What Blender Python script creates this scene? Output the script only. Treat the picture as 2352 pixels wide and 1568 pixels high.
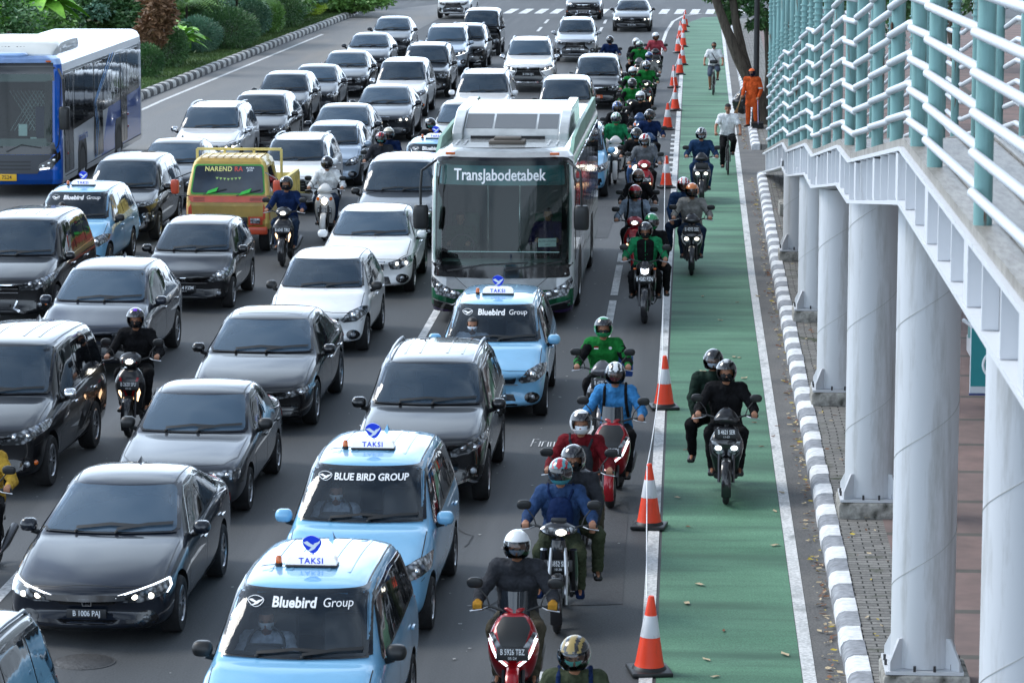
import bpy, bmesh, math, random
import numpy as np
from math import radians as R, sin, cos, pi, sqrt
from mathutils import Vector as V, Matrix, noise
from mathutils.bvhtree import BVHTree
from mathutils.geometry import delaunay_2d_cdt
rng = random.Random(7)
for o in list(bpy.data.objects): bpy.data.objects.remove(o)
SC = bpy.context.scene; COL = SC.collection
# ---------------------------------------------------------------- camera
CAMH = 7.8; FPX = 7370.0; CX, CY = 1176.0, 784.0        # photo measured on a 2352 px wide copy
PITCH = math.atan(1113/FPX); YAW = math.atan(422/FPX*cos(PITCH))
cam = bpy.data.cameras.new('camera'); camo = bpy.data.objects.new('camera', cam); COL.objects.link(camo)
camo.location = (0, 0, CAMH); camo.rotation_euler = (pi/2-PITCH, 0, YAW)
cam.sensor_width = 36; cam.lens = FPX/2352*36; cam.clip_start = .5; cam.clip_end = 2000
cam.dof.use_dof = True; cam.dof.focus_distance = 44; cam.dof.aperture_fstop = 8.0
SC.camera = camo
CR = camo.rotation_euler.to_matrix()
def unproj(px, py, z=0.0):
    d = CR @ V(((px-CX), -(py-CY), -FPX)); t = (z-CAMH)/d.z
    return V((d.x*t, d.y*t, z))
# ---------------------------------------------------------------- light
SUN_EL, SUN_AZ = 46, -72      # azimuth measured from +Y to +X
w = bpy.data.worlds.new('World'); SC.world = w; w.use_nodes = True
nt = w.node_tree; bg = nt.nodes['Background']
sky = nt.nodes.new('ShaderNodeTexSky'); sky.sky_type = 'NISHITA'; sky.sun_disc = False
sky.sun_elevation = R(SUN_EL); sky.sun_rotation = R(SUN_AZ); sky.dust_density = 2.0; sky.air_density = 1.3; sky.ozone_density = 1.5
hs = nt.nodes.new('ShaderNodeHueSaturation'); hs.inputs['Saturation'].default_value = .55
nt.links.new(sky.outputs[0], hs.inputs['Color']); mx_ = nt.nodes.new('ShaderNodeMix'); mx_.data_type = 'RGBA'; mx_.blend_type = 'MULTIPLY'; mx_.inputs[0].default_value = 1
nt.links.new(hs.outputs[0], mx_.inputs[6]); mx_.inputs[7].default_value = (.82, .98, 1.2, 1); 
tcw = nt.nodes.new('ShaderNodeTexCoord'); nzw = nt.nodes.new('ShaderNodeTexNoise'); nzw.inputs['Scale'].default_value = 2.6; nzw.inputs['Detail'].default_value = 7; nzw.inputs['Distortion'].default_value = .4
nt.links.new(tcw.outputs['Generated'], nzw.inputs['Vector'])
rw = nt.nodes.new('ShaderNodeValToRGB'); rw.color_ramp.elements[0].position = .40; rw.color_ramp.elements[1].position = .62
spz = nt.nodes.new('ShaderNodeSeparateXYZ'); nt.links.new(tcw.outputs['Generated'], spz.inputs[0])
hz = nt.nodes.new('ShaderNodeMapRange'); hz.inputs[1].default_value = .05; hz.inputs[2].default_value = .55; hz.inputs[3].default_value = .22; hz.inputs[4].default_value = 0
nt.links.new(spz.outputs['Z'], hz.inputs[0]); adw = nt.nodes.new('ShaderNodeMath'); nt.links.new(nzw.outputs['Fac'], adw.inputs[0]); nt.links.new(hz.outputs[0], adw.inputs[1]); nt.links.new(adw.outputs[0], rw.inputs[0])
cl = nt.nodes.new('ShaderNodeMix'); cl.data_type = 'RGBA'; nt.links.new(rw.outputs[0], cl.inputs[0]); nt.links.new(mx_.outputs[2], cl.inputs[6]); cl.inputs[7].default_value = (8.7, 10.5, 12.7, 1)
sp_ = nt.nodes.new('ShaderNodeSeparateXYZ'); nt.links.new(tcw.outputs['Generated'], sp_.inputs[0])
rz_ = nt.nodes.new('ShaderNodeValToRGB'); rz_.color_ramp.elements[0].position = .32; rz_.color_ramp.elements[0].color = (1, 1, 1, 1); rz_.color_ramp.elements[1].position = .80; rz_.color_ramp.elements[1].color = (.38, .38, .38, 1); nt.links.new(sp_.outputs['Z'], rz_.inputs[0])
mz = nt.nodes.new('ShaderNodeMix'); mz.data_type = 'RGBA'; mz.blend_type = 'MULTIPLY'; mz.inputs[0].default_value = 1; nt.links.new(cl.outputs[2], mz.inputs[6]); nt.links.new(rz_.outputs[0], mz.inputs[7]); ry_ = nt.nodes.new('ShaderNodeMapRange'); ry_.inputs[1].default_value = -.6; ry_.inputs[2].default_value = .95; ry_.inputs[3].default_value = .72; ry_.inputs[4].default_value = 1.05; nt.links.new(sp_.outputs['Y'], ry_.inputs[0])
my = nt.nodes.new('ShaderNodeVectorMath'); my.operation = 'SCALE'; nt.links.new(mz.outputs[2], my.inputs[0]); nt.links.new(ry_.outputs[0], my.inputs['Scale']); nt.links.new(my.outputs[0], bg.inputs[0]); bg.inputs[1].default_value = .15
sl = bpy.data.lights.new('sun', 'SUN'); sl.energy = 1.2; sl.angle = R(24); sl.color = (1, .96, .9)
so = bpy.data.objects.new('sun', sl); COL.objects.link(so)
sd = V((sin(R(SUN_AZ))*cos(R(SUN_EL)), cos(R(SUN_AZ))*cos(R(SUN_EL)), sin(R(SUN_EL))))
so.rotation_euler = sd.to_track_quat('Z', 'Y').to_euler()
SC.view_settings.view_transform = 'Standard'; SC.view_settings.look = 'None'; SC.view_settings.gamma = 1
SC.view_settings.exposure = 0.95
SC.render.engine = 'CYCLES'; SC.cycles.max_bounces = 6; SC.cycles.transparent_max_bounces = 6
# ---------------------------------------------------------------- materials
MATS = {}
def srgb(r, g, b):
    f = lambda c: (c/255/12.92) if c/255 < .04045 else ((c/255+.055)/1.055)**2.4
    return (f(r), f(g), f(b))
def mat(name, col, rough=.5, metal=0., coat=0., var=0., vs=8., bump=0., bs=60., emit=0., alpha=1., trans=0., spec=.5, cr=.04, col2=None):
    if name in MATS: return MATS[name]
    m = bpy.data.materials.new(name); m.use_nodes = True; t = m.node_tree; b = t.nodes['Principled BSDF']
    b.inputs['Base Color'].default_value = (*col, 1); b.inputs['Roughness'].default_value = rough
    b.inputs['Metallic'].default_value = metal; b.inputs['Coat Weight'].default_value = coat
    b.inputs['Coat Roughness'].default_value = cr; b.inputs['Specular IOR Level'].default_value = spec
    if trans: b.inputs['Transmission Weight'].default_value = trans
    if alpha < 1: b.inputs['Alpha'].default_value = alpha
    if emit: b.inputs['Emission Color'].default_value = (*col, 1); b.inputs['Emission Strength'].default_value = emit
    if var or col2 or bump:
        tc = t.nodes.new('ShaderNodeTexCoord')
    if var or col2:
        n = t.nodes.new('ShaderNodeTexNoise'); n.inputs['Scale'].default_value = vs; n.inputs['Detail'].default_value = 6
        n.inputs['Roughness'].default_value = .65
        t.links.new(tc.outputs['Object'], n.inputs['Vector'])
        cr_ = t.nodes.new('ShaderNodeValToRGB'); e = cr_.color_ramp.elements
        if col2: c0, c1 = col, col2
        else: c0 = tuple(c*(1-var) for c in col); c1 = tuple(min(1, c*(1+var)) for c in col)
        e[0].position = .35; e[0].color = (*c0, 1); e[1].position = .65; e[1].color = (*c1, 1)
        t.links.new(n.outputs['Fac'], cr_.inputs[0]); t.links.new(cr_.outputs[0], b.inputs['Base Color'])
    if bump:
        n2 = t.nodes.new('ShaderNodeTexNoise'); n2.inputs['Scale'].default_value = bs; n2.inputs['Detail'].default_value = 4
        t.links.new(tc.outputs['Object'], n2.inputs['Vector'])
        bp = t.nodes.new('ShaderNodeBump'); bp.inputs['Strength'].default_value = bump; bp.inputs['Distance'].default_value = .02
        t.links.new(n2.outputs['Fac'], bp.inputs['Height']); t.links.new(bp.outputs[0], b.inputs['Normal'])
    MATS[name] = m; return m
def paint(name, col, metal=.0, rough=.35, dirt=.0):
    m = mat('paint_'+name, col, rough=rough, metal=metal, coat=1., var=.04+dirt, vs=3, cr=.02, spec=.15)
    m.node_tree.nodes['Principled BSDF'].inputs['Coat IOR'].default_value = 1.52; return m
def cloth(name, col): return mat('cloth_'+name, tuple(c*.62+.012*sum(col) for c in col), rough=.92, var=.30, vs=9, bump=.7, bs=26, spec=.12)
BLACK = mat('black_plastic', (.012, .013, .014), .45)
TRIM = mat('black_gloss_trim', (.006, .006, .007), .12, coat=.5)
TYRE = mat('tyre_rubber', (.014, .014, .015), .85, var=.3, vs=20)
CHROME = mat('chrome', (.75, .76, .78), .12, metal=1.)
ALLOY = mat('alloy_metal', (.42, .43, .45), .3, metal=.9)
STEEL = mat('dark_steel', (.06, .06, .065), .35, metal=.8)
WHITE = mat('white_lettering', (.8, .82, .84), .5)
SKIN = mat('skin', srgb(150, 104, 78), .55, var=.12, vs=12)
AMBER = mat('amber_lens', srgb(205, 95, 20), .2, coat=.6)
REDL = mat('red_lens', srgb(150, 12, 12), .2, coat=.6)
BLUEM = mat('taxi_logo_blue', srgb(10, 60, 215), .35)
LIT = mat('lit_headlight', (1, .93, .78), .3, emit=2.2)
LITW = mat('lit_daylight_lamp', (.85, .92, 1), .3, emit=1.6)
WARM = mat('lit_warm_lamp', (1, .62, .35), .3, emit=1.8)
PLATE = mat('plate_black', (.012, .013, .016), .4)
SEAM = mat('panel_gap', (.004, .004, .005), .6)
def glassmat(name, col, rough=.04):
    m = mat(name, col, rough, coat=.0, spec=.75)
    t = m.node_tree; b = t.nodes['Principled BSDF']
    tc = t.nodes.new('ShaderNodeTexCoord'); n = t.nodes.new('ShaderNodeTexNoise'); n.inputs['Scale'].default_value = 1.6; n.inputs['Detail'].default_value = 3
    t.links.new(tc.outputs['Object'], n.inputs['Vector'])
    cr = t.nodes.new('ShaderNodeValToRGB'); e = cr.color_ramp.elements
    e[0].position = .38; e[0].color = (*[c*.55 for c in col], 1); e[1].position = .68; e[1].color = (*[c*1.5 for c in col], 1)
    t.links.new(n.outputs['Fac'], cr.inputs[0]); t.links.new(cr.outputs[0], b.inputs['Base Color'])
    n2 = t.nodes.new('ShaderNodeTexNoise'); n2.inputs['Scale'].default_value = 2.5
    t.links.new(tc.outputs['Object'], n2.inputs['Vector'])
    bp = t.nodes.new('ShaderNodeBump'); bp.inputs['Strength'].default_value = .06; bp.inputs['Distance'].default_value = .05
    t.links.new(n2.outputs['Fac'], bp.inputs['Height']); t.links.new(bp.outputs[0], b.inputs['Normal'])
    return m
GLASS = glassmat('tinted_windscreen', (.022, .032, .046))
GLASS2 = glassmat('side_window_glass', (.008, .010, .012))
def lampmat():
    m = mat('headlight_lens', (.35, .37, .4), .15, coat=1., cr=.02)
    t = m.node_tree; b = t.nodes['Principled BSDF']; tc = t.nodes.new('ShaderNodeTexCoord')
    v = t.nodes.new('ShaderNodeTexVoronoi'); v.inputs['Scale'].default_value = 16
    t.links.new(tc.outputs['Object'], v.inputs['Vector'])
    cr = t.nodes.new('ShaderNodeValToRGB'); e = cr.color_ramp.elements
    e[0].position = .2; e[0].color = (.5, .53, .57, 1); e[1].position = .62; e[1].color = (.05, .055, .06, 1)
    t.links.new(v.outputs['Distance'], cr.inputs[0]); t.links.new(cr.outputs[0], b.inputs['Base Color'])
    b.inputs['Metallic'].default_value = .4
    return m
LENS = lampmat()
# ---------------------------------------------------------------- mesh builder
def icos(sub=2):
    bm = bmesh.new(); bmesh.ops.create_icosphere(bm, subdivisions=sub, radius=1)
    r = ([v.co.copy() for v in bm.verts], [[v.index for v in f.verts] for f in bm.faces]); bm.free(); return r
ICO = {s: icos(s) for s in (1, 2, 3)}
class MB:
    def __init__(s): s.v = []; s.f = []; s.m = []; s.k = 0
    def add(s, vs, fs):
        n = len(s.v); s.v += [V(v) for v in vs]; s.f += [[i+n for i in f] for f in fs]; s.m += [s.k]*len(fs); return s
    def box(s, c, d, rot=None, bev=0.0):
        bm = bmesh.new(); bmesh.ops.create_cube(bm, size=1)
        for v in bm.verts: v.co = V((v.co.x*d[0], v.co.y*d[1], v.co.z*d[2]))
        if bev: bmesh.ops.bevel(bm, geom=bm.edges[:], offset=bev, segments=2, affect='EDGES', profile=.5)
        if rot is not None:
            M = rot if isinstance(rot, Matrix) else Matrix.Rotation(rot, 3, 'Z')
            for v in bm.verts: v.co = M @ v.co
        c = V(c); bm.verts.index_update()
        s.add([v.co+c for v in bm.verts], [[v.index for v in f.verts] for f in bm.faces]); bm.free(); return s
    def cyl(s, p0, p1, r0, r1=None, n=12, cap=True):
        p0, p1 = V(p0), V(p1); r1 = r0 if r1 is None else r1; a = (p1-p0)
        if a.length < 1e-6: return s
        q = a.to_track_quat('Z', 'Y'); vs = []
        for p, r in ((p0, r0), (p1, r1)):
            for i in range(n): vs.append(p+q @ V((r*cos(2*pi*i/n), r*sin(2*pi*i/n), 0)))
        fs = [[i, (i+1) % n, n+(i+1) % n, n+i] for i in range(n)]
        if cap: fs += [list(range(n))[::-1], list(range(n, 2*n))]
        return s.add(vs, fs)
    def tube(s, pts, r, n=8, closed=False):
        pts = [V(p) for p in pts]; m = len(pts); rr = r if isinstance(r, (list, tuple)) else [r]*m; vs = []
        up = V((0, 0, 1)); prev = None
        for i, p in enumerate(pts):
            if closed: t = pts[(i+1) % m]-pts[i-1]
            else: t = pts[min(i+1, m-1)]-pts[max(i-1, 0)]
            t.normalize()
            if prev is None:
                a = t.cross(up); a = t.cross(V((1, 0, 0))) if a.length < .1 else a
            else: a = prev-t*prev.dot(t)
            a.normalize(); prev = a; b = t.cross(a)
            for j in range(n): vs.append(p+(a*cos(2*pi*j/n)+b*sin(2*pi*j/n))*rr[i])
        fs = []
        for i in range(m if closed else m-1):
            i2 = (i+1) % m
            for j in range(n): fs.append([i*n+j, i*n+(j+1) % n, i2*n+(j+1) % n, i2*n+j])
        if not closed: fs += [list(range(n))[::-1], list(range((m-1)*n, m*n))]
        return s.add(vs, fs)
    def ell(s, c, r, sub=2, rot=None):
        if isinstance(r, (int, float)): r = (r, r, r)
        vs, fs = ICO[sub]; c = V(c); o = []
        for v in vs:
            p = V((v.x*r[0], v.y*r[1], v.z*r[2])); o.append(c+(rot @ p if rot is not None else p))
        return s.add(o, fs)
    def caps(s, p0, p1, r0, r1, n=10):
        p0, p1 = V(p0), V(p1)
        s.ell(p0, r0, 2); s.ell(p1, r1, 2); return s.cyl(p0, p1, r0*.98, r1*.98, n)
    def lathe(s, prof, n=24, axis='Z', c=(0, 0, 0), full=True):
        vs = []; c = V(c); m = len(prof)
        for i in range(n):
            a = 2*pi*i/n
            for r, h in prof:
                p = V((r*cos(a), r*sin(a), h)) if axis == 'Z' else V((h, r*cos(a), r*sin(a)))
                vs.append(c+p)
        fs = []
        for i in range(n):
            j = (i+1) % n
            for k in range(m-1): fs.append([i*m+k, j*m+k, j*m+k+1, i*m+k+1])
        return s.add(vs, fs)
    def loft(s, rings, cap=True):
        n = len(rings[0]); vs = [p for r in rings for p in r]; fs = []
        for i in range(len(rings)-1):
            for j in range(n): fs.append([i*n+j, i*n+(j+1) % n, (i+1)*n+(j+1) % n, (i+1)*n+j])
        if cap: fs += [list(range(n))[::-1], list(range((len(rings)-1)*n, len(rings)*n))]
        return s.add(vs, fs)
    def eloft(s, secs, axis='z', n=14, ex=2.4, x0=0, steps=3):
        # secs: (a, b, rx, rb): a runs along the axis, b is the other centre coordinate
        S = [V(q).to_4d() if False else q for q in secs]; out = []
        for i in range(len(S)-1):
            p0 = S[max(i-1, 0)]; p1 = S[i]; p2 = S[i+1]; p3 = S[min(i+2, len(S)-1)]
            for k in range(steps):
                t = k/steps
                out.append([.5*((2*b)+(-a+c)*t+(2*a-5*b+4*c-d)*t*t+(-a+3*b-3*c+d)*t**3) for a, b, c, d in zip(p0, p1, p2, p3)])
        out.append(S[-1]); rings = []
        for a, b, rx, rb in out:
            ring = []
            for j in range(n):
                th = 2*pi*j/n; ca, sa = cos(th), sin(th)
                x = x0+max(rx, .002)*math.copysign(abs(ca)**(2/ex), ca); y = b+max(rb, .002)*math.copysign(abs(sa)**(2/ex), sa)
                ring.append(V((x, y, a)) if axis == 'z' else V((x, a, y)))
            rings.append(ring)
        return s.loft(rings)
    def prism(s, poly, d0, d1, axis='y'):
        n = len(poly)
        def P(p, d): return {'y': (p[0], d, p[1]), 'x': (d, p[0], p[1]), 'z': (p[0], p[1], d)}[axis]
        return s.add([P(p, d0) for p in poly]+[P(p, d1) for p in poly],
                     [list(range(n)), list(range(n, 2*n))[::-1]]+[[i, n+i, n+(i+1) % n, (i+1) % n] for i in range(n)])
    def mesh(s, name, ang=40, fixn=True, nm=None):
        me = bpy.data.meshes.new(name); me.from_pydata([tuple(v) for v in s.v], [], s.f)
        if fixn:
            bm = bmesh.new(); bm.from_mesh(me); bmesh.ops.recalc_face_normals(bm, faces=bm.faces); bm.to_mesh(me); bm.free()
        for i, k in enumerate(s.m): me.polygons[i].material_index = k
        for i in range(nm or (max(s.m)+1 if s.m else 1)): me.materials.append(None)
        me.shade_smooth(); me.set_sharp_from_angle(angle=R(ang)); return me
def ob(name, me, mats, parent=None, loc=None, rz=0):
    if isinstance(me, MB): me = me.mesh(name)
    o = bpy.data.objects.new(name, me); COL.objects.link(o)
    mats = mats if isinstance(mats, (list, tuple)) else [mats]
    for i, m in enumerate(mats):
        if i < len(o.material_slots): o.material_slots[i].link = 'OBJECT'; o.material_slots[i].material = m
    if parent is not None: o.parent = parent
    if loc is not None: o.location = loc
    if rz: o.rotation_euler.z = rz
    return o
def tag(o, label=None, cat=None, group=None, kind=None):
    if label: o['label'] = label
    if cat: o['category'] = cat
    if group: o['group'] = group
    if kind: o['kind'] = kind
    return o
def empty(name, loc=(0, 0, 0), rz=0):
    o = bpy.data.objects.new(name, None); COL.objects.link(o); o.location = loc; o.rotation_euler.z = rz; o.empty_display_size = .2; return o
def ev(me, mods):
    """mesh -> mesh after modifiers"""
    o = bpy.data.objects.new('tmp', me); COL.objects.link(o)
    for ty, kw in mods:
        m = o.modifiers.new('m', ty)
        for k, v in kw.items(): setattr(m, k, v)
    dg = bpy.context.evaluated_depsgraph_get(); r = bpy.data.meshes.new_from_object(o.evaluated_get(dg)); bpy.data.objects.remove(o); return r
def bvh_of(me): return BVHTree.FromPolygons([v.co.copy() for v in me.vertices], [tuple(p.vertices) for p in me.polygons])
TXT = {}
def textmesh(s, size=1.0, bold=0., ex=0.0, sp=1.0, shear=0.):
    k = (s, size, bold, ex, sp, shear)
    if k in TXT: return TXT[k]
    c = bpy.data.curves.new('t', 'FONT'); c.body = s; c.size = size; c.align_x = 'CENTER'; c.align_y = 'CENTER'; c.offset = bold*size; c.extrude = ex; c.space_character = sp; c.shear = shear
    c.resolution_u = 3
    o = bpy.data.objects.new('t', c); COL.objects.link(o); dg = bpy.context.evaluated_depsgraph_get()
    me = bpy.data.meshes.new_from_object(o.evaluated_get(dg)); bpy.data.objects.remove(o)
    r = ([v.co.copy() for v in me.vertices], [list(p.vertices) for p in me.polygons]); TXT[k] = r; return r
def text_on(mb, s, c, size, bold=.0, M=None, sp=1., sx=1.):
    """flat text facing -Y (front), centre c"""
    vs, fs = textmesh(s, size, bold, .0015, sp); c = V(c)
    P = [V((v.x*sx, -v.z, v.y)) for v in vs]
    if M is not None: P = [M @ p for p in P]
    mb.add([c+p for p in P], fs); return mb
# ---------------------------------------------------------------- conforming patches
def subdiv_poly(poly, sp):
    out = []
    for i, a in enumerate(poly):
        b = poly[(i+1) % len(poly)]; d = math.dist(a, b); n = max(1, int(d/sp))
        for k in range(n): out.append((a[0]+(b[0]-a[0])*k/n, a[1]+(b[1]-a[1])*k/n))
    return out
def rnd(poly, r=.03, n=3):
    out = []; m = len(poly)
    for i in range(m):
        p = V(poly[i]); a = V(poly[i-1])-p; b = V(poly[(i+1) % m])-p
        ra = min(r, a.length*.45); rb = min(r, b.length*.45); A = p+a.normalized()*ra; B = p+b.normalized()*rb
        for k in range(n+1):
            t = k/n; q = A*(1-t)**2+p*2*t*(1-t)+B*t*t; out.append((q.x, q.y))
    return out
def inpoly(x, y, poly):
    c = False; n = len(poly); j = n-1
    for i in range(n):
        xi, yi = poly[i]; xj, yj = poly[j]
        if (yi > y) != (yj > y) and x < (xj-xi)*(y-yi)/(yj-yi)+xi: c = not c
        j = i
    return c
def cast(bvh, a, b, axis, off):
    if axis == 'F': o, d = V((a, -9, b)), V((0, 1, 0))
    elif axis == 'B': o, d = V((a, 9, b)), V((0, -1, 0))
    elif axis == 'R': o, d = V((9, a, b)), V((-1, 0, 0))
    elif axis == 'L': o, d = V((-9, a, b)), V((1, 0, 0))
    else: o, d = V((a, b, 9)), V((0, 0, -1))
    h, n, _, _ = bvh.ray_cast(o, d)
    if h is None:
        h, n, _, _ = bvh.find_nearest(o+d*8.3)
    if n.dot(d) > 0: n = -n
    return h+n*off, n
def patch(mb, bvh, poly, axis, off=.005, sp=.06, thick=.015):
    pl = subdiv_poly(poly, sp); n = len(pl); pts = [V(p) for p in pl]
    xs = [p[0] for p in pl]; ys = [p[1] for p in pl]
    gx = min(xs)+sp*.5
    while gx < max(xs):
        gy = min(ys)+sp*.5
        while gy < max(ys):
            if inpoly(gx, gy, pl) and min(math.dist((gx, gy), p) for p in pl) > sp*.4: pts.append(V((gx, gy)))
            gy += sp
        gx += sp
    r = delaunay_2d_cdt(pts, [(i, (i+1) % n) for i in range(n)], [], 1, 1e-5)
    vs2, es, fs = r[0], r[1], r[2]
    P = []; N = []
    for p in vs2:
        h, nn = cast(bvh, p.x, p.y, axis, off); P.append(h); N.append(nn)
    cnt = {}
    for f in fs:
        for i in range(len(f)):
            e = (f[i], f[(i+1) % len(f)]); k = tuple(sorted(e)); cnt.setdefault(k, []).append(e)
    m = len(P); low = {}; F = [list(f) for f in fs]
    for k, l in cnt.items():
        if len(l) == 1:
            for v in k:
                if v not in low: low[v] = len(P); P.append(P[v]-N[v]*thick)
            a, b = l[0]; F.append([b, a, low[a], low[b]])
    return mb.add(P, F)
def ribbon(mb, bvh, line, axis, wd=.008, off=.002, sp=.06):
    pts = []
    for i in range(len(line)-1):
        a, b = line[i], line[i+1]; n = max(1, int(math.dist(a, b)/sp))
        for k in range(n): pts.append((a[0]+(b[0]-a[0])*k/n, a[1]+(b[1]-a[1])*k/n))
    pts.append(line[-1]); P = []; F = []
    for i, p in enumerate(pts):
        q = V(pts[min(i+1, len(pts)-1)])-V(pts[max(i-1, 0)]); q.normalize(); q = V((-q.y, q.x))*wd/2
        P.append(cast(bvh, p[0]+q.x, p[1]+q.y, axis, off)[0]); P.append(cast(bvh, p[0]-q.x, p[1]-q.y, axis, off)[0])
        if i: F.append([2*i-2, 2*i-1, 2*i+1, 2*i])
    return mb.add(P, F)
def mir(poly): return [(-x, z) for x, z in poly][::-1]
def text_patch(mb, bvh, s, cx, cz, size, axis='F', off=.012, bold=.02, sp=1., sx=1.):
    vs, fs = textmesh(s, size, bold, 0., sp)
    mb.add([cast(bvh, cx+v.x*sx, cz+v.y, axis, off)[0] for v in vs], fs); return mb
def ellipse(cx, cy, rx, ry, n=20): return [(cx+rx*cos(2*pi*i/n), cy+ry*sin(2*pi*i/n)) for i in range(n)]
# ================================================================ cars
def lerp(a, b, t): return a+(b-a)*t
def interp(tab, y):
    if y <= tab[0][0]: return tab[0][1]
    for (a, u), (b, v) in zip(tab, tab[1:]):
        if y <= b: return u+(v-u)*(y-a)/(b-a)
    return tab[-1][1]
def emblem(kind, cx, cz, r):
    """list of (outline list) in x,z"""
    if kind == 'h':   # rounded frame with an upright letter shape
        t = r*.16; o = []
        for s in (-1, 1):
            o.append([(cx+s*r*.62, cz+r*.75), (cx+s*r*.30, cz+r*.75), (cx+s*r*.36, cz-r*.75), (cx+s*r*.58, cz-r*.75)])
            o.append([(cx+s*r*1.05, cz+r*.95), (cx+s*r*.9, cz+r*.95), (cx+s*r*.72, cz-r*.95), (cx+s*r*.87, cz-r*.95)])
        o.append([(cx-r*.35, cz+r*.1), (cx+r*.35, cz+r*.1), (cx+r*.35, cz-r*.15), (cx-r*.35, cz-r*.15)])
        o.append([(cx-r*1.0, cz+r), (cx+r*1.0, cz+r), (cx+r*1.0, cz+r*.86), (cx-r*1.0, cz+r*.86)])
        o.append([(cx-r*.86, cz-r*.86), (cx+r*.86, cz-r*.86), (cx+r*.83, cz-r), (cx-r*.83, cz-r)])
        return o
    if kind == 'diamonds':
        o = []
        for a in (90, 210, 330):
            d = (cos(R(a)), sin(R(a))); p = (-d[1], d[0])
            o.append([(cx, cz), (cx+d[0]*r*.55+p[0]*r*.32, cz+d[1]*r*.55+p[1]*r*.32), (cx+d[0]*r*1.1, cz+d[1]*r*1.1), (cx+d[0]*r*.55-p[0]*r*.32, cz+d[1]*r*.55-p[1]*r*.32)])
        return o
    o = []
    def ring(rx, rz, t, z0=0):
        n = 16
        for k in range(n):
            a, b = 2*pi*k/n, 2*pi*(k+1)/n
            o.append([(cx+rx*cos(a), cz+z0+rz*sin(a)), (cx+rx*cos(b), cz+z0+rz*sin(b)), (cx+(rx-t)*cos(b), cz+z0+(rz-t)*sin(b)), (cx+(rx-t)*cos(a), cz+z0+(rz-t)*sin(a))])
    if kind == 'oval': ring(r*1.2, r*.85, r*.2); ring(r*.95, r*.35, r*.15, r*.28); ring(r*.38, r*.72, r*.14)
    elif kind == 'star':
        ring(r*1.1, r*1.1, r*.14)
        for a in (90, 210, 330): o.append([(cx+r*cos(R(a)), cz+r*sin(R(a))), (cx+r*.18*cos(R(a+100)), cz+r*.18*sin(R(a+100))), (cx+r*.18*cos(R(a-100)), cz+r*.18*sin(R(a-100)))])
    elif kind == 'ell': ring(r*1.2, r*.9, r*.18); o.append([(cx-r*.2, cz+r*.5), (cx, cz+r*.5), (cx, cz-r*.3), (cx-r*.2, cz-r*.3)]); o.append([(cx-r*.2, cz-r*.2), (cx+r*.6, cz-r*.2), (cx+r*.6, cz-r*.4), (cx-r*.2, cz-r*.4)])
    elif kind == 'bar': ring(r, r, r*.15); o.append([(cx-r*1.4, cz+r*.2), (cx+r*1.4, cz+r*.2), (cx+r*1.4, cz-r*.2), (cx-r*1.4, cz-r*.2)])
    return o
def wheel_meshes(r, wd, spokes=5):
    t = MB(); h = wd/2
    t.lathe([(r*.60, -h*.8), (r*.72, -h), (r*.93, -h), (r*.985, -h*.75), (r, -h*.4), (r, h*.4), (r*.985, h*.75), (r*.93, h), (r*.72, h), (r*.60, h*.8)], 28, 'X')
    m = MB(); m.lathe([(r*.66, h*.86), (r*.62, h*.9), (r*.58, h*.55), (r*.5, h*.2), (0.01, h*.1)], 28, 'X'); m.lathe([(r*.66, -h*.86), (r*.62, -h*.9), (r*.58, -h*.5), (0.01, -h*.5)], 28, 'X')
    m.k = 1
    for i in range(spokes):
        a = 2*pi*i/spokes
        for s in (-.13, .13):
            m.add([V((h*.8, r*.10*cos(a+s*4), r*.10*sin(a+s*4))), V((h*.8, r*.10*cos(a+s*4+.5), r*.10*sin(a+s*4+.5))), V((h*.86, r*.62*cos(a+s*1.6+.07), r*.62*sin(a+s*1.6+.07))), V((h*.86, r*.62*cos(a+s*1.6-.07), r*.62*sin(a+s*1.6-.07))),
                   V((h*.4, r*.10*cos(a+s*4), r*.10*sin(a+s*4))), V((h*.4, r*.10*cos(a+s*4+.5), r*.10*sin(a+s*4+.5))), V((h*.5, r*.62*cos(a+s*1.6+.07), r*.62*sin(a+s*1.6+.07))), V((h*.5, r*.62*cos(a+s*1.6-.07), r*.62*sin(a+s*1.6-.07)))],
                  [[0, 1, 2, 3], [0, 4, 5, 1], [3, 2, 6, 7], [0, 3, 7, 4], [1, 5, 6, 2]])
    m.cyl((h*.3, 0, 0), (h*.88, 0, 0), r*.13, r*.11, 10)
    m.lathe([(r*.66, h*.88), (r*.60, h*.96), (r*.57, h*.8)], 28, 'X')
    return t.mesh('wheel'), m.mesh('rim')
DEF = dict(L=4.5, W=1.76, H=1.6, gc=.2, zn=.82, zh=1.0, yc=1.15, yr0=1.85, yr1=3.6, yb=4.35, zd=1.05, zs0=.92, zs1=1.0, wr=.62, tail=.1, wf=.82, wb=3.45, r=.31,
           bend=.30, nose=.07, mir='paint', rails=False, fin=False, chrome=False, clad=False, emb='oval', wsb=.80, rb=.05)
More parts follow.
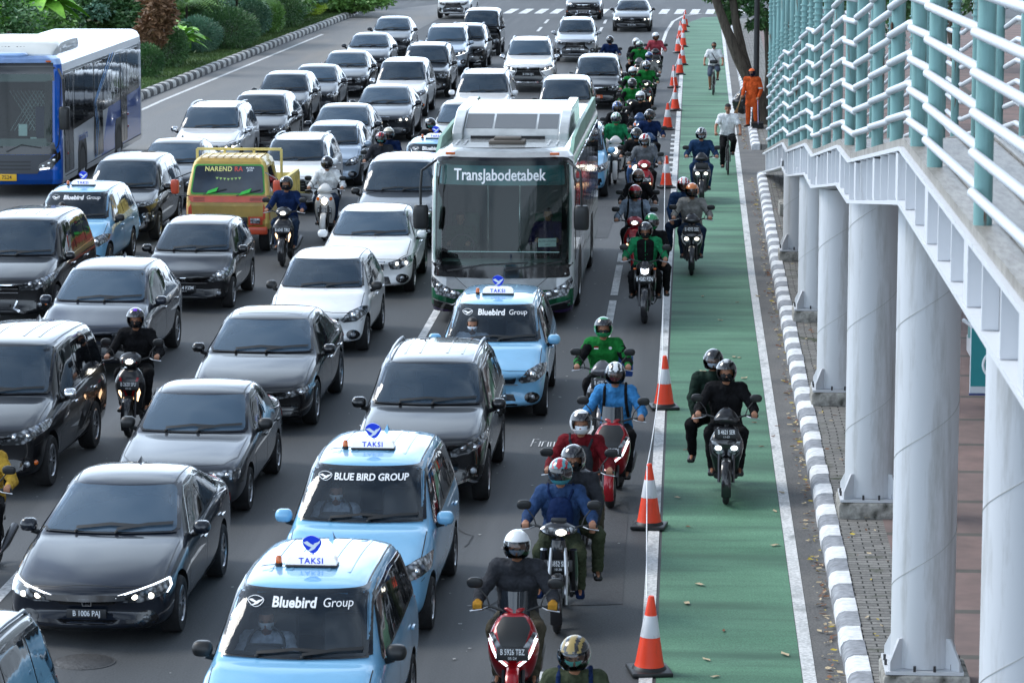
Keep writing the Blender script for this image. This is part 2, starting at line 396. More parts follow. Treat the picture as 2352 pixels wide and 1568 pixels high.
KINDS = {
 'civic': dict(L=4.63, W=1.80, H=1.42, gc=.15, zn=.69, zh=.93, yc=1.32, yr0=2.25, yr1=3.45, yb=4.25, zd=1.05, zs0=.86, zs1=.98, wr=.56, wf=.88, wb=3.58, fin=True, emb='h', style='civic', chrome=True),
 'camry': dict(L=4.88, W=1.84, H=1.45, gc=.15, zn=.72, zh=.95, yc=1.38, yr0=2.2, yr1=3.65, yb=4.3, zd=1.08, zs0=.88, zs1=.98, wr=.58, wf=.95, wb=3.78, r=.33, style='camry', chrome=True, roofglass=True),
 'corolla': dict(L=4.3, W=1.68, H=1.38, gc=.17, zn=.72, zh=.88, yc=1.28, yr0=2.0, yr1=3.15, yb=3.75, zd=.98, zs0=.86, zs1=.92, wr=.60, wf=.85, wb=3.32, r=.28, bend=.12, nose=.03, style='old'),
 'teana': dict(L=4.85, W=1.80, H=1.48, gc=.16, zn=.76, zh=.98, yc=1.35, yr0=2.15, yr1=3.55, yb=4.25, zd=1.08, zs0=.90, zs1=1.0, wr=.59, wf=.95, wb=3.73, r=.32, style='teana', chrome=True),
 'merc': dict(L=4.9, W=1.85, H=1.46, gc=.15, zn=.74, zh=.97, yc=1.45, yr0=2.3, yr1=3.5, yb=4.35, zd=1.06, zs0=.9, zs1=.98, wr=.58, wf=.85, wb=3.8, r=.34, style='merc', emb='star'),
 'lexus': dict(L=4.75, W=1.84, H=1.5, gc=.16, zn=.78, zh=1.0, yc=1.35, yr0=2.15, yr1=3.55, yb=4.25, zd=1.1, zs0=.92, zs1=1.02, wr=.58, wf=.9, wb=3.7, r=.34, style='lexus', emb='ell'),
 'sedan': dict(L=4.45, W=1.72, H=1.46, gc=.16, zn=.74, zh=.95, yc=1.22, yr0=2.0, yr1=3.35, yb=4.0, zd=1.05, zs0=.88, zs1=.97, wr=.59, wf=.85, wb=3.4, r=.3, style='sedan', fin=True),
 'hatch': dict(L=3.75, W=1.68, H=1.5, gc=.17, zn=.76, zh=.98, yc=.98, yr0=1.72, yr1=3.38, yb=3.66, zd=1.05, zs0=.90, zs1=.99, wr=.60, wf=.72, wb=3.1, r=.29, style='brio', emb='h'),
 'mobilio': dict(L=4.39, W=1.68, H=1.6, gc=.18, zn=.80, zh=1.02, yc=1.02, yr0=1.75, yr1=4.0, yb=4.30, zd=1.05, zs0=.93, zs1=1.0, wr=.61, wf=.74, wb=3.4, r=.3, style='brio', emb='h'),
 'avanza': dict(L=4.14, W=1.66, H=1.68, gc=.19, zn=.84, zh=1.06, yc=1.0, yr0=1.68, yr1=3.85, yb=4.06, zd=1.05, zs0=.97, zs1=1.03, wr=.63, wf=.72, wb=3.38, r=.29, style='avanza', fin=True, ribs=True),
 'innova': dict(L=4.73, W=1.83, H=1.79, gc=.2, zn=.90, zh=1.12, yc=1.25, yr0=1.95, yr1=4.35, yb=4.62, zd=1.1, zs0=1.0, zs1=1.08, wr=.64, wf=.9, wb=3.65, r=.34, style='innova', fin=True, chrome=True, mir='chrome', ribs=True),
 'xpander': dict(L=4.5, W=1.75, H=1.7, gc=.2, zn=.92, zh=1.08, yc=1.1, yr0=1.8, yr1=4.12, yb=4.42, zd=1.08, zs0=.99, zs1=1.06, wr=.63, wf=.85, wb=3.6, r=.32, style='xpander', emb='diamonds'),
 'rush': dict(L=4.43, W=1.72, H=1.7, gc=.24, zn=.95, zh=1.14, yc=1.2, yr0=1.88, yr1=4.1, yb=4.36, zd=1.12, zs0=1.02, zs1=1.1, wr=.62, wf=.84, wb=3.52, r=.34, style='rush', rails=True, ribs=True, clad=True),
 'hrv': dict(L=4.29, W=1.78, H=1.6, gc=.2, zn=.86, zh=1.07, yc=1.08, yr0=1.88, yr1=3.6, yb=4.15, zd=1.1, zs0=.97, zs1=1.08, wr=.59, wf=.84, wb=3.45, r=.33, style='hrv', fin=True, emb='h', clad=True),
 'pajero': dict(L=4.79, W=1.82, H=1.8, gc=.26, zn=1.0, zh=1.2, yc=1.3, yr0=2.0, yr1=4.35, yb=4.68, zd=1.15, zs0=1.06, zs1=1.12, wr=.63, wf=.9, wb=3.7, r=.37, style='pajero', rails=True, mir='chrome', emb='diamonds', sunroof=True),
 'crv': dict(L=4.58, W=1.85, H=1.66, gc=.21, zn=.9, zh=1.1, yc=1.15, yr0=1.9, yr1=3.9, yb=4.42, zd=1.12, zs0=1.0, zs1=1.08, wr=.60, wf=.92, wb=3.58, r=.35, style='hrv', emb='h', chrome=True, clad=True),
 'suv': dict(L=4.6, W=1.8, H=1.78, gc=.25, zn=.98, zh=1.14, yc=1.25, yr0=1.85, yr1=4.25, yb=4.5, zd=1.12, zs0=1.04, zs1=1.08, wr=.65, wf=.85, wb=3.55, r=.37, style='suv', rails=True, bend=.2),
}
# front designs: (hx,z) normalised: x by half width, z 0=bottom 1=bonnet edge
ST = {
 'civic': dict(hl=[(.36, .70), (.60, .80), (.93, .95), (.93, .76), (.62, .60), (.42, .60)], drl=[[(.36, .755), (.6, .845), (.90, .96)], [(.90, .95), (.925, .84), (.90, .74)]], bars=[(.46, .745, .075, 'chrome')], grille=[(-.36, .72), (.36, .72), (.32, .54), (-.32, .54)], low=[(-.58, .26), (.58, .26), (.66, .06), (-.66, .06)], fog=(.70, .28), em=(.62, .055), pl=.34, lit=True),
 'camry': dict(hl=[(.44, .70), (.70, .82), (.98, .92), (.97, .80), (.75, .68), (.46, .60)], grille=[(-.42, .70), (.42, .70), (.44, .58), (-.44, .58)], low=[(-.80, .50), (.80, .50), (.84, .12), (.6, .05), (-.6, .05), (-.84, .12)], slats=(.12, .46, 5, .78), bars=[(.40, .72, .015, 'chrome')], em=(.62, .06), pl=.36),
 'old': dict(hl=[(.50, .86), (.84, .86), (.84, .66), (.50, .66)], ind=[(.85, .86), (.93, .87), (.93, .66), (.85, .66)], grille=[(-.46, .85), (.46, .85), (.46, .68), (-.46, .68)], slats=(.70, .84, 4, .44), bars=[(.95, .58, .02, 'black'), (.46, .67, .012, 'chrome')], low=[(-.5, .3), (.5, .3), (.5, .15), (-.5, .15)], em=(.76, .035), pl=.42),
 'teana': dict(hl=[(.50, .82), (.78, .92), (.98, .98), (.96, .78), (.74, .60), (.54, .58)], grille=[(-.44, .86), (.44, .86), (.38, .56), (-.38, .56)], slats=(.58, .84, 7, .41), slm='chrome', low=[(-.50, .36), (.50, .36), (.56, .14), (-.56, .14)], fog=(.78, .30), fogbar=True, em=(.72, .06), emk='bar', pl=.34, lit=True),
 'merc': dict(hl=[(.46, .84), (.74, .92), (.98, .92), (.96, .70), (.72, .60), (.50, .62)], grille=[(-.44, .84), (.44, .84), (.48, .66), (.40, .50), (-.40, .50), (-.48, .66)], slats=(.6, .72, 2, .4), slm='chrome', low=[(-.86, .34), (-.5, .26), (.5, .26), (.86, .34), (.84, .08), (-.84, .08)], em=(.67, .10), pl=.30, lit=True),
 'lexus': dict(hl=[(.46, .78), (.70, .92), (.98, .96), (.95, .76), (.68, .66), (.50, .62)], grille=[(-.30, .88), (.30, .88), (.22, .62), (.46, .10), (-.46, .10), (-.22, .62)], slats=(.14, .84, 14, .2), bars=[(.30, .89, .02, 'chrome')], edge=[[(.30, .88), (.22, .62), (.46, .10)]], fog=(.76, .26), em=(.66, .07), pl=.26, lit=True),
 'sedan': dict(hl=[(.48, .80), (.80, .92), (.98, .94), (.95, .70), (.70, .62), (.50, .64)], grille=[(-.40, .80), (.40, .80), (.36, .64), (-.36, .64)], slats=(.67, .78, 3, .36), slm='chrome', low=[(-.55, .36), (.55, .36), (.6, .10), (-.6, .10)], fog=(.76, .28), em=(.72, .05), pl=.36),
 'brio': dict(hl=[(.50, .70), (.66, .92), (.86, 1.02), (.97, .98), (.96, .80), (.80, .66), (.56, .62)], grille=[(-.48, .78), (.48, .78), (.44, .60), (-.44, .60)], bars=[(.50, .60, .02, 'chrome')], low=[(-.42, .36), (.42, .36), (.5, .10), (-.5, .10)], fog=(.74, .28), fogrim=True, em=(.69, .055), pl=.40, hi=True),
 'avanza': dict(hl=[(.46, .84), (.74, .94), (.97, 1.02), (.97, .78), (.74, .68), (.48, .66)], grille=[(-.42, .84), (.42, .84), (.38, .66), (-.38, .66)], slats=(.69, .82, 3, .39), slm='chrome', low=[(-.80, .46), (-.5, .42), (.5, .42), (.80, .46), (.84, .18), (-.84, .18)], em=(.75, .06), pl=.34),
 'innova': dict(hl=[(.40, .80), (.66, .90), (.97, 1.02), (.97, .86), (.74, .68), (.42, .66)], grille=[(-.36, .86), (.36, .86), (.42, .60), (.30, .34), (-.30, .34), (-.42, .60)], slats=(.60, .82, 3, .38), slm='chrome', low=[(-.62, .28), (.62, .28), (.56, .08), (-.56, .08)], fog=(.78, .30), fogamb=True, edge=[[(.36, .40), (.30, .20), (.50, .10)]], em=(.74, .065), pl=.24),
 'xpander': dict(hl=[(.66, .62), (.94, .66), (.94, .38), (.68, .36)], drl2=[(.52, .90), (.76, .96), (.98, .98), (.97, .90), (.76, .84), (.54, .82)], grille=[(-.50, .88), (.50, .88), (.46, .70), (-.46, .70)], slats=(.72, .86, 3, .46), slm='chrome', edge=[[(.52, .86), (.56, .6), (.62, .28), (.50, .10)]], low=[(-.52, .60), (.52, .60), (.48, .12), (-.48, .12)], em=(.79, .06), pl=.42),
 'rush': dict(hl=[(.46, .72), (.72, .86), (.97, .98), (.96, .84), (.72, .66), (.48, .60)], drl=[[(.47, .62), (.72, .69), (.95, .86)]], grille=[(-.44, .84), (.44, .84), (.46, .62), (.66, .40), (.60, .14), (-.60, .14), (-.66, .40), (-.46, .62)], slats=(.40, .80, 5, .42), low=[(-.94, .44), (-.70, .36), (-.72, .16), (-.9, .2)], fog=(.80, .36), edge=[[(.50, .12), (.72, .20), (.92, .10)]], em=(.72, .065), pl=.40, slm2='chrome'),
 'hrv': dict(hl=[(.44, .78), (.70, .90), (.98, 1.0), (.96, .82), (.70, .70), (.48, .66)], grille=[(-.44, .80), (.44, .80), (.44, .60), (-.44, .60)], bars=[(.46, .73, .03, 'chrome')], low=[(-.60, .52), (.60, .52), (.80, .12), (-.80, .12)], edge=[[(.60, .52), (.86, .44)]], fog=(.80, .30), em=(.70, .06), pl=.40),
 'pajero': dict(hl=[(.48, .76), (.72, .88), (.97, .96), (.97, .82), (.72, .68), (.50, .62)], grille=[(-.44, .84), (.44, .84), (.44, .64), (.60, .30), (.50, .16), (-.50, .16), (-.60, .30), (-.44, .64)], slats=(.66, .80, 2, .42), slm='chrome', edge=[[(.47, .80), (.50, .60), (.68, .40), (.74, .12)], [(.50, .58), (.64, .34)]], bars=[(.56, .13, .05, 'chrome')], fog=(.82, .34), em=(.74, .08), pl=.50, lit=True, drl=[[(.50, .64), (.72, .70), (.96, .84)]]),
 'suv': dict(hl=[(.50, .84), (.80, .88), (.97, .90), (.96, .66), (.80, .62), (.50, .62)], grille=[(-.44, .84), (.44, .84), (.42, .62), (-.42, .62)], slats=(.66, .80, 3, .40), slm='chrome', low=[(-.60, .38), (.60, .38), (.6, .12), (-.6, .12)], fog=(.80, .30), em=(.73, .06), pl=.40),
}
CACHE = {}
DASHM = mat('dash_plastic', (.035, .037, .04), .7); SEATC = mat('seat_cloth', (.10, .10, .105), .85); SEATL = mat('seat_light', (.42, .42, .40), .85)
BAND = mat('sun_band_film', (.006, .010, .016), .1)
def tintglass(name, tint, k):
    m = bpy.data.materials.new(name); m.use_nodes = True; t = m.node_tree; t.nodes.remove(t.nodes['Principled BSDF']); o = t.nodes['Material Output']
    tr = t.nodes.new('ShaderNodeBsdfTransparent'); tr.inputs[0].default_value = (*tint, 1); g = t.nodes.new('ShaderNodeBsdfGlossy'); g.inputs['Roughness'].default_value = .03
    df = t.nodes.new('ShaderNodeBsdfDiffuse'); df.inputs[0].default_value = (.12, .19, .27, 1); m1 = t.nodes.new('ShaderNodeMixShader'); m1.inputs[0].default_value = k  # blue diffuse share paints the reflected sky into the glass colour
    tc = t.nodes.new('ShaderNodeTexCoord'); n = t.nodes.new('ShaderNodeTexNoise'); n.inputs['Scale'].default_value = 2.5; t.links.new(tc.outputs['Object'], n.inputs['Vector'])
    bp = t.nodes.new('ShaderNodeBump'); bp.inputs['Strength'].default_value = .05; bp.inputs['Distance'].default_value = .05; t.links.new(n.outputs['Fac'], bp.inputs['Height']); t.links.new(bp.outputs[0], g.inputs['Normal'])
    f = t.nodes.new('ShaderNodeFresnel'); f.inputs[0].default_value = 1.62; mx = t.nodes.new('ShaderNodeMixShader')
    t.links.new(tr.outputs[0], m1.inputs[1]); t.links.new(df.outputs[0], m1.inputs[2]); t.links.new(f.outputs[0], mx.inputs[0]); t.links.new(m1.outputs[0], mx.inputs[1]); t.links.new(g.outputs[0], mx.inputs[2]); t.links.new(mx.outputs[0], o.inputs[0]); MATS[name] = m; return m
WSG = tintglass('windscreen_glass', (.78, .84, .88), .07); WSD = tintglass('dark_windscreen_glass', (.30, .35, .42), .26); WSL = tintglass('painted_sheen_windscreen_glass', (.35, .42, .48), .50)
def car_shell(P):
    g = lambda k: P[k]; L, W, H, gc, zn, zh, yc, yr0, yr1, yb, zd = [P[k] for k in 'L W H gc zn zh yc yr0 yr1 yb zd'.split()]
    w = W/2; zs0, zs1 = P['zs0'], P['zs1']; wr = P['wr']; ns = P['nose']
    # y, w, zb, zs, wt, zt
    S = [(0, .80*w, gc+.13, zn-.20, .60*w, zn-.17),
         (ns*.5, .90*w, gc+.03, zn-.09, .66*w, zn-.06),
         (ns+.14, .965*w, gc, zn-.045, .72*w, zn+.0),
         (.55, .99*w, gc, lerp(zn, zs0, .3), .76*w, lerp(zn, zh, .45)),
         (yc-.22, w, gc, zs0-.01, .78*w, zh-.02),
         (yc, w, gc, zs0, .80*w, zh),
         (yc+.07, w, gc, zs0+.004, .80*w, zh+.035),
         (lerp(yc, yr0, .5), w, gc, lerp(zs0, zs1, .3), lerp(.80*w, wr*W, .5) if wr < .5 else lerp(.80, wr/.5*.5+.12, .5)*w, lerp(zh, H-.07, .56)),
         (yr0-.03, w, gc, lerp(zs0, zs1, .45), (wr+.09)*w, H-.085),
         (yr0+.14, w, gc, lerp(zs0, zs1, .5), (wr+.11)*w, H-.035),
         (lerp(yr0, yr1, .45), w, gc, lerp(zs0, zs1, .75), (wr+.12)*w, H+.015),
         (yr1, w*.99, gc, zs1, (wr+.09)*w, H-.05),
         (yr1+.12, w*.99, gc, zs1, (wr+.08)*w, H-.10),
         (yb, w*.97, gc, zs1, .72*w, zd+.02),
         (min(yb+.10, L-.12), w*.96, gc+.02, zs1-.02, .74*w, zd)]
    if L-yb > .3: S.append((L-.12, w*.94, gc+.04, zs1-.03, .74*w, zd-.01))
    S += [(L-.03, w*.88, gc+.1, zs1-.1, .66*w, zd-.06), (L, w*.78, gc+.16, zs1-.16, .58*w, zd-.13)]
    bt = [(0, P['bend']), (.6, P['bend']*.75), (yc, .14), (yr0, .12), (yr1, -.02), (yb, -.10), (L, -.2)]
    vs = []; n = 18
    for (y, ww, zb, zs, wt, zt) in S:
        half = [(0, zb), (.78*ww, zb), (.95*ww, zb+.07), (ww, lerp(zb, zs, .42)), (.99*ww, zs-.10), (.945*ww, zs), (wt+.045*w, lerp(zs, zt, .84)), (wt*.90, zt-(.018 if zt-zs > .15 else .01)), (wt*.48, zt+.004), (0, zt+.01)]
        ring = half+[(-x, z) for x, z in half[8:0:-1]]
        for x, z in ring: vs.append(V((x, y-L/2+interp(bt, y)*(x/w)**2, z)))
    fs = []; m = len(S)
    for i in range(m-1):
        for j in range(n): fs.append([i*n+j, (i+1)*n+j, (i+1)*n+(j+1) % n, i*n+(j+1) % n])
    for b, fl in ((0, 0), ((m-1)*n, 1)):
        for k in range(9):
            a = [b+k, b+k+1, b+(n-k-1) % n, b+(n-k) % n]; a = [v for q, v in enumerate(a) if v not in a[:q]]
            fs.append(a[::-1] if fl else a)
    mb = MB().add(vs, fs); me = mb.mesh('shell'); me = ev(me, [('SUBSURF', dict(levels=2, render_levels=2))])
    return me
def wsz(P, t): return lerp(P['zh'], P['H']-.085, t)
def build_kind(kind):
    if kind in CACHE: return CACHE[kind]
    P = dict(DEF); P.update(KINDS[kind]); L, W, H = P['L'], P['W'], P['H']; w = W/2; gc, zn = P['gc'], P['zn']
    S = ST[P['style']]; me = car_shell(P); bvh = bvh_of(me)
    N = lambda p: (p[0]*w, gc+(zn-gc)*p[1]); Y = lambda y: y-L/2
    out = []   # (name, mesh, matkeys, subs)
    # body with wheel arches cut
    cut = MB()
    for yy in (P['wf'], P['wb']):
        for s in (-1, 1):
            cut.cyl((s*(w-.26), Y(yy), P['r']), (s*(w+.2), Y(yy), P['r']), P['r']+.065, n=28)
    cm = cut.mesh('cut'); co = bpy.data.objects.new('cut', cm); COL.objects.link(co)
    o = bpy.data.objects.new('tmpb', me); COL.objects.link(o); me.materials.append(None); me.materials.append(None)
    for p in me.polygons: p.material_index = 0
    b = o.modifiers.new('b', 'BOOLEAN'); b.object = co; b.operation = 'DIFFERENCE'; b.solver = 'EXACT'
    dg = bpy.context.evaluated_depsgraph_get(); bme = bpy.data.meshes.new_from_object(o.evaluated_get(dg))
    bpy.data.objects.remove(o); bpy.data.objects.remove(co)
    zt = H-.10; xb = P['wsb']*w*1.0; xt = (P['wr']+.075)*w; z0 = P['zh']+.035
    wsp = [(-xb+.01, z0+.01), (xb-.01, z0+.01), (xt-.01, zt-.01), (-xt+.01, zt-.01)]
    bms = bmesh.new(); bms.from_mesh(bme); bmesh.ops.delete(bms, geom=[f for f in bms.faces if f.calc_center_median().y < Y(P['yr0']+.25) and f.calc_center_median().y > Y(P['yc']-.1) and f.normal.y < -.15 and inpoly(f.calc_center_median().x, f.calc_center_median().z, wsp)], context='FACES'); bms.to_mesh(bme); bms.free()
    body = MB(); body.v = [v.co.copy() for v in bme.vertices]; body.f = [list(p.vertices) for p in bme.polygons]
    for p in bme.polygons:
        c = p.center; k = 0
        for yy in (P['wf'], P['wb']):
            d = math.hypot(c.y-Y(yy), c.z-P['r'])
            if d < P['r']+.068 and abs(c.x) < w-.02 and abs(c.x) > w-.30 and (abs(p.normal.x) > .9 or d > P['r']-.1) and (abs(p.normal.x) < .5 or abs(abs(c.x)-(w-.26)) < .02): k = 1
        if c.z < gc+.05: k = 1
        body.m.append(k)
    body.k = 1
    # seams: bonnet, doors, bumper, fuel
    yc, yr0, yr1, yb = P['yc'], P['yr0'], P['yr1'], P['yb']
    for s in (-1, 1):
        ribbon(body, bvh, [(s*.70*w, Y(.22)), (s*.86*w, Y(.5)), (s*.87*w, Y(yc+.02))], 'T', .010)
        ax = 'R' if s > 0 else 'L'; zt = lerp(P['zs0'], P['zs1'], .3)
        wf, wb_, r = P['wf'], P['wb'], P['r']
        d0 = wf+r+.16; d1 = lerp(d0, wb_-r*.4, .52); d2 = wb_-.18
        ribbon(body, bvh, [(Y(d0+.04), gc+.12), (Y(d0), zt)], ax, .010)
        ribbon(body, bvh, [(Y(d1), gc+.12), (Y(d1), zt)], ax, .010)
        ribbon(body, bvh, [(Y(d2-.12), gc+.12), (Y(d2-.1), gc+.38), (Y(d2+.12), .62), (Y(d2+.14), zt)], ax, .010)
        ribbon(body, bvh, [(Y(d0+.04), gc+.12), (Y(d2-.12), gc+.12)], ax, .010)
        ribbon(body, bvh, [(Y(.22), lerp(gc, zn, .62)), (Y(wf-r-.06), lerp(gc, zn, .70))], ax, .008)
        if P['clad']:
            ribbon(body, bvh, [(Y(wf+r+.07), gc+.08), (Y(wb_-r-.07), gc+.08)], ax, .12, .006)
    ribbon(body, bvh, [(-.70*w, Y(.22)), (-.35*w, Y(.13)), (.35*w, Y(.13)), (.70*w, Y(.22))], 'T', .010)
    for s in (-1, 1): # roof ditch lines
        xr = (P['wr']+.10)*w
        ribbon(body, bvh, [(s*xr*.93, Y(yr0+.1)), (s*xr*.95, Y(lerp(yr0, yr1, .5))), (s*xr*.92, Y(yr1))], 'T', .014)
    out.append(('body', body.mesh('body', 35, fixn=False, nm=2), ('paint', 'black'), []))
    # creases on the bonnet and ribs on the roof
    if P.get('ribs'):
        m = MB()
        for x in (-.42, -.2, .2, .42):
            ribbon(m, bvh, [(x*w*1.05, Y(yr0+.45)), (x*w*1.08, Y(yr1-.1))], 'T', .03, .004); ribbon(m, bvh, [(x*w*1.05+.012, Y(yr0+.45)), (x*w*1.08+.012, Y(yr1-.1))], 'T', .008, .0065)
        out.append(('roof_ribs', m.mesh('roof_ribs'), ('paint',), []))
    # windscreen
    zt = H-.10; xb = P['wsb']*w*1.0; xt = (P['wr']+.075)*w
    z0 = P['zh']+.035
    ws = rnd([(-xb, z0), (xb, z0), (xt, zt), (-xt, zt)], .06); ws0 = rnd([(-xb-.025, z0-.03), (xb+.025, z0-.03), (xt+.025, zt+.015), (-xt-.025, zt+.015)], .07)
    m = MB(); ribbon(m, bvh, [(-xb+.012, z0+.0), (-xt+.012, zt-.01)], 'F', .085, .012, .05); ribbon(m, bvh, [(xt-.012, zt-.01), (xb-.012, z0+.0)], 'F', .085, .012, .05); ribbon(m, bvh, [(-xt, zt-.004), (xt, zt-.004)], 'F', .03, .0122, .05); ribbon(m, bvh, [(-xb+.0, z0+.004), (xb-.0, z0+.004)], 'F', .032, .0125, .05); out.append(('windscreen_seal', m.mesh('windscreen_seal'), ('trim',), []))
    yd = Y(P['yc']+.42); zd_ = P['zh']-.03; sx = w*.42; ysd = Y(P['yr0']+.35)
    out.append(('dashboard', MB().box((0, yd-.08, zd_-.10), (W*.80, .50, .22), bev=.06).box((-sx, yd+.12, zd_+.02), (.34, .12, .07), bev=.03).mesh('dash'), ('dash',), [('steering_wheel', MB().tube([(-sx+.17*cos(a), yd+.30+.08*sin(a), zd_+.02+.16*sin(a)) for a in [2*pi*i/18 for i in range(18)]], .014, 6, True).tube([(-sx-.16, yd+.30, zd_+.02), (-sx+.16, yd+.30, zd_+.02)], .016, 5).mesh('sw'), ('black',))]))
    m = MB(); hh = H-.20
    for x in (-sx, sx): m.box((x, ysd+.16, lerp(P['gc'], hh, .52)), (.46, .13, (hh-P['gc'])*.62), bev=.05).box((x, ysd+.19, hh-.12), (.25, .09, .17), bev=.04)
    m.box((0, Y(lerp(yr0, yr1, .62)), hh-.38), (W*.70, .14, .55), bev=.05)
    out.append(('seats', m.mesh('seats'), ('seatc',), []))
    m = MB(); a_, b_ = Y(P['yc']+.2), Y(yr1-.1); xx = w*.86; xr_ = (P['wr']+.02)*w
    V8 = [(-xx, a_, P['gc']+.2), (xx, a_, P['gc']+.2), (xx, b_, P['gc']+.2), (-xx, b_, P['gc']+.2), (-xx, a_, zd_-.05), (xx, a_, zd_-.05), (xx, b_, zd_-.05), (-xx, b_, zd_-.05), (-xr_, Y(yr0+.22), H-.12), (xr_, Y(yr0+.22), H-.12), (xr_, b_, H-.12), (-xr_, b_, H-.12)]
    m.add(V8, [[0, 1, 2, 3], [1, 5, 6, 2], [0, 3, 7, 4], [2, 6, 10, 11, 7, 3], [5, 9, 10, 6], [4, 7, 11, 8], [8, 11, 10, 9]]); out.append(('cabin_lining', m.mesh('lining'), ('dash',), []))
    mc = cast(bvh, 0, zt-.10, 'F', -.06)[0]; out.append(('inner_mirror', MB().box(mc, (.22, .03, .06), bev=.01).mesh('im'), ('black',), []))
    m = MB(); patch(m, bvh, ws, 'F', .016, .07, .006); bd = MB(); patch(bd, bvh, rnd([(-lerp(xb, xt, .84), lerp(z0, zt, .84)), (lerp(xb, xt, .84), lerp(z0, zt, .84)), (xt-.02, zt-.03), (-xt+.02, zt-.03)], .02), 'F', .011, .08, .002)
    out.append(('windscreen', m.mesh('windscreen'), ('glass',), [('sun_band', bd.mesh('band'), ('band',))]))
    m = MB()
    ribbon(m, bvh, [(-.5*xb, z0+.015), (-.0*xb, z0+.05), (.42*xb, z0+.035)], 'F', .024, .038); ribbon(m, bvh, [(.12*xb, z0+.01), (.55*xb, z0+.045), (.92*xb, z0+.05)], 'F', .024, .038)
    for x in (-.5, .12): m.ell(cast(bvh, x*xb, z0, 'F', .015)[0], (.025, .025, .02), 1)
    out.append(('wiper', m.mesh('wiper'), ('black',), []))
    # rear glass
    zrt = H-.14; zrb = P['zd']+.10
    m = MB(); patch(m, bvh, rnd([(-.68*w, zrb), (.68*w, zrb), ((P['wr'])*w, zrt), (-(P['wr'])*w, zrt)], .06), 'B', .005, .1); out.append(('rear_window', m.mesh('rear_window'), ('glass2',), []))
    # side windows
    for s in (-1, 1):
        ax = 'R' if s > 0 else 'L'
        zb0 = P['zs0']+.05; zb1 = P['zs1']+.055; ztp = H-.135
        ya = yc+.34; yt0 = yr0+.16; yt1 = yr1-.12 if L-yb > .3 else yr1+.02; ye = yb-.38 if L-yb > .3 else yb-.14
        dlo = [(Y(ya), zb0), (Y(ye), zb1), (Y(lerp(ye, yt1, .8)), ztp-.04), (Y(lerp(yt0, yt1, .5)), ztp+.02), (Y(yt0), ztp-.02)]
        m = MB(); patch(m, bvh, rnd(dlo, .08), ax, .008, .08, .015); out.append(('window_trim', m.mesh('window_trim'), ('trim',), []))
        big = L-yb <= .3
        yB = lerp(ya, ye, .46 if not big else .40); yC = lerp(ya, ye, .90) if not big else lerp(ya, ye, .74)
        def tz(y): return lerp(zb0, zb1, (y-ya)/(ye-ya))+.03
        def top(y):
            pl = [(yt0, ztp-.05), (lerp(yt0, yt1, .5), ztp-.01), (lerp(ye, yt1, .8), ztp-.07), (ye, zb1+.03)]
            if y < yt0: return lerp(zb0, ztp-.05, (y-ya)/(yt0-ya))
            return interp(pl, y)
        segs = [(ya+.13, yB-.03), (yB+.04, yC-.03), (yC+.03, ye-.05)]
        for q, (a, c) in enumerate(segs):
            if c-a < .12: continue
            pts = [(a, tz(a)), (c, tz(c))]; K = 5
            for k in range(K+1):
                yy = lerp(c, a, k/K); pts.append((yy, max(tz(yy)+.02, top(yy)-.01)))
            pts = [(Y(p[0]), p[1]) for p in pts]
            m = MB(); patch(m, bvh, rnd(pts, .03, 2), ax, .013, .08, .006); out.append(('side_window', m.mesh('side_window'), ('glass2',), []))
        if P['chrome']:
            m = MB(); ribbon(m, bvh, [(Y(ya), zb0-.012), (Y(ye), zb1-.012)], ax, .022, .016)
            if kind == 'civic': ribbon(m, bvh, [(Y(ye), zb1-.012), (Y(lerp(ye, yt1, .8)), ztp-.02), (Y(lerp(yt0, yt1, .5)), ztp+.03), (Y(yt0), ztp), (Y(ya), zb0)], ax, .014, .016); ribbon(m, bvh, [(Y(P['wf']+.45), gc+.09), (Y(P['wb']-.45), gc+.09)], ax, .02, .01)
            out.append(('chrome_strip', m.mesh('chrome_strip'), ('chrome',), []))
        # handles
        d1 = lerp(P['wf']+P['r']+.16, P['wb']-P['r']*.4, .52)
        for yy in (d1-.16, P['wb']-.10):
            h = cast(bvh, Y(yy), P['zs0']-.10, ax, .02)[0]
            m = MB().box(h, (.03, .17, .028), bev=.008); out.append(('door_handle', m.mesh('door_handle'), ('handle',), []))
        # mirror
        c = V((s*(w+.055), Y(yc+.42), P['zs0']+.11)); m = MB()
        m.eloft([(c.z-.07, c.y, .05, .04), (c.z-.055, c.y, .08, .06), (c.z, c.y, .098, .07), (c.z+.05, c.y+.01, .08, .055), (c.z+.068, c.y+.015, .05, .035)], 'z', 14, 2.8, x0=c.x)
        sub = MB().box((c.x, c.y+.065, c.z), (.14, .012, .09), bev=.004); sm = sub.mesh('mirror_glass')
        arm = MB().cyl((s*(w-.06), c.y+.03, c.z-.10), (c.x-s*.03, c.y, c.z-.06), .028, .035, 8)
        out.append(('mirror', m.mesh('mirror'), ('mir',), [('mirror_glass', sm, ('glass2',)), ('mirror_arm', arm.mesh('mirror_arm'), ('black',))]))
        # tail lamp
        tl = [(s*.62*w, P['zd']-.02), (s*.93*w, P['zd']-.02), (s*.93*w, P['zd']-.3), (s*.72*w, P['zd']-.26)]
        m = MB(); patch(m, bvh, tl if s > 0 else tl[::-1], 'B', .008, .08); out.append(('tail_light', m.mesh('tail_light'), ('red',), []))
    # front
    def fp(poly, mk, name, off=.006, r=.02, sp=.05, subs=None, th=.012):
        m = MB(); patch(m, bvh, rnd([N(p) for p in poly], r), 'F', off, sp, th); t = (name, m.mesh(name), mk, subs or []); out.append(t); return t
    fp(S['grille'], ('trim',), 'grille', .004)
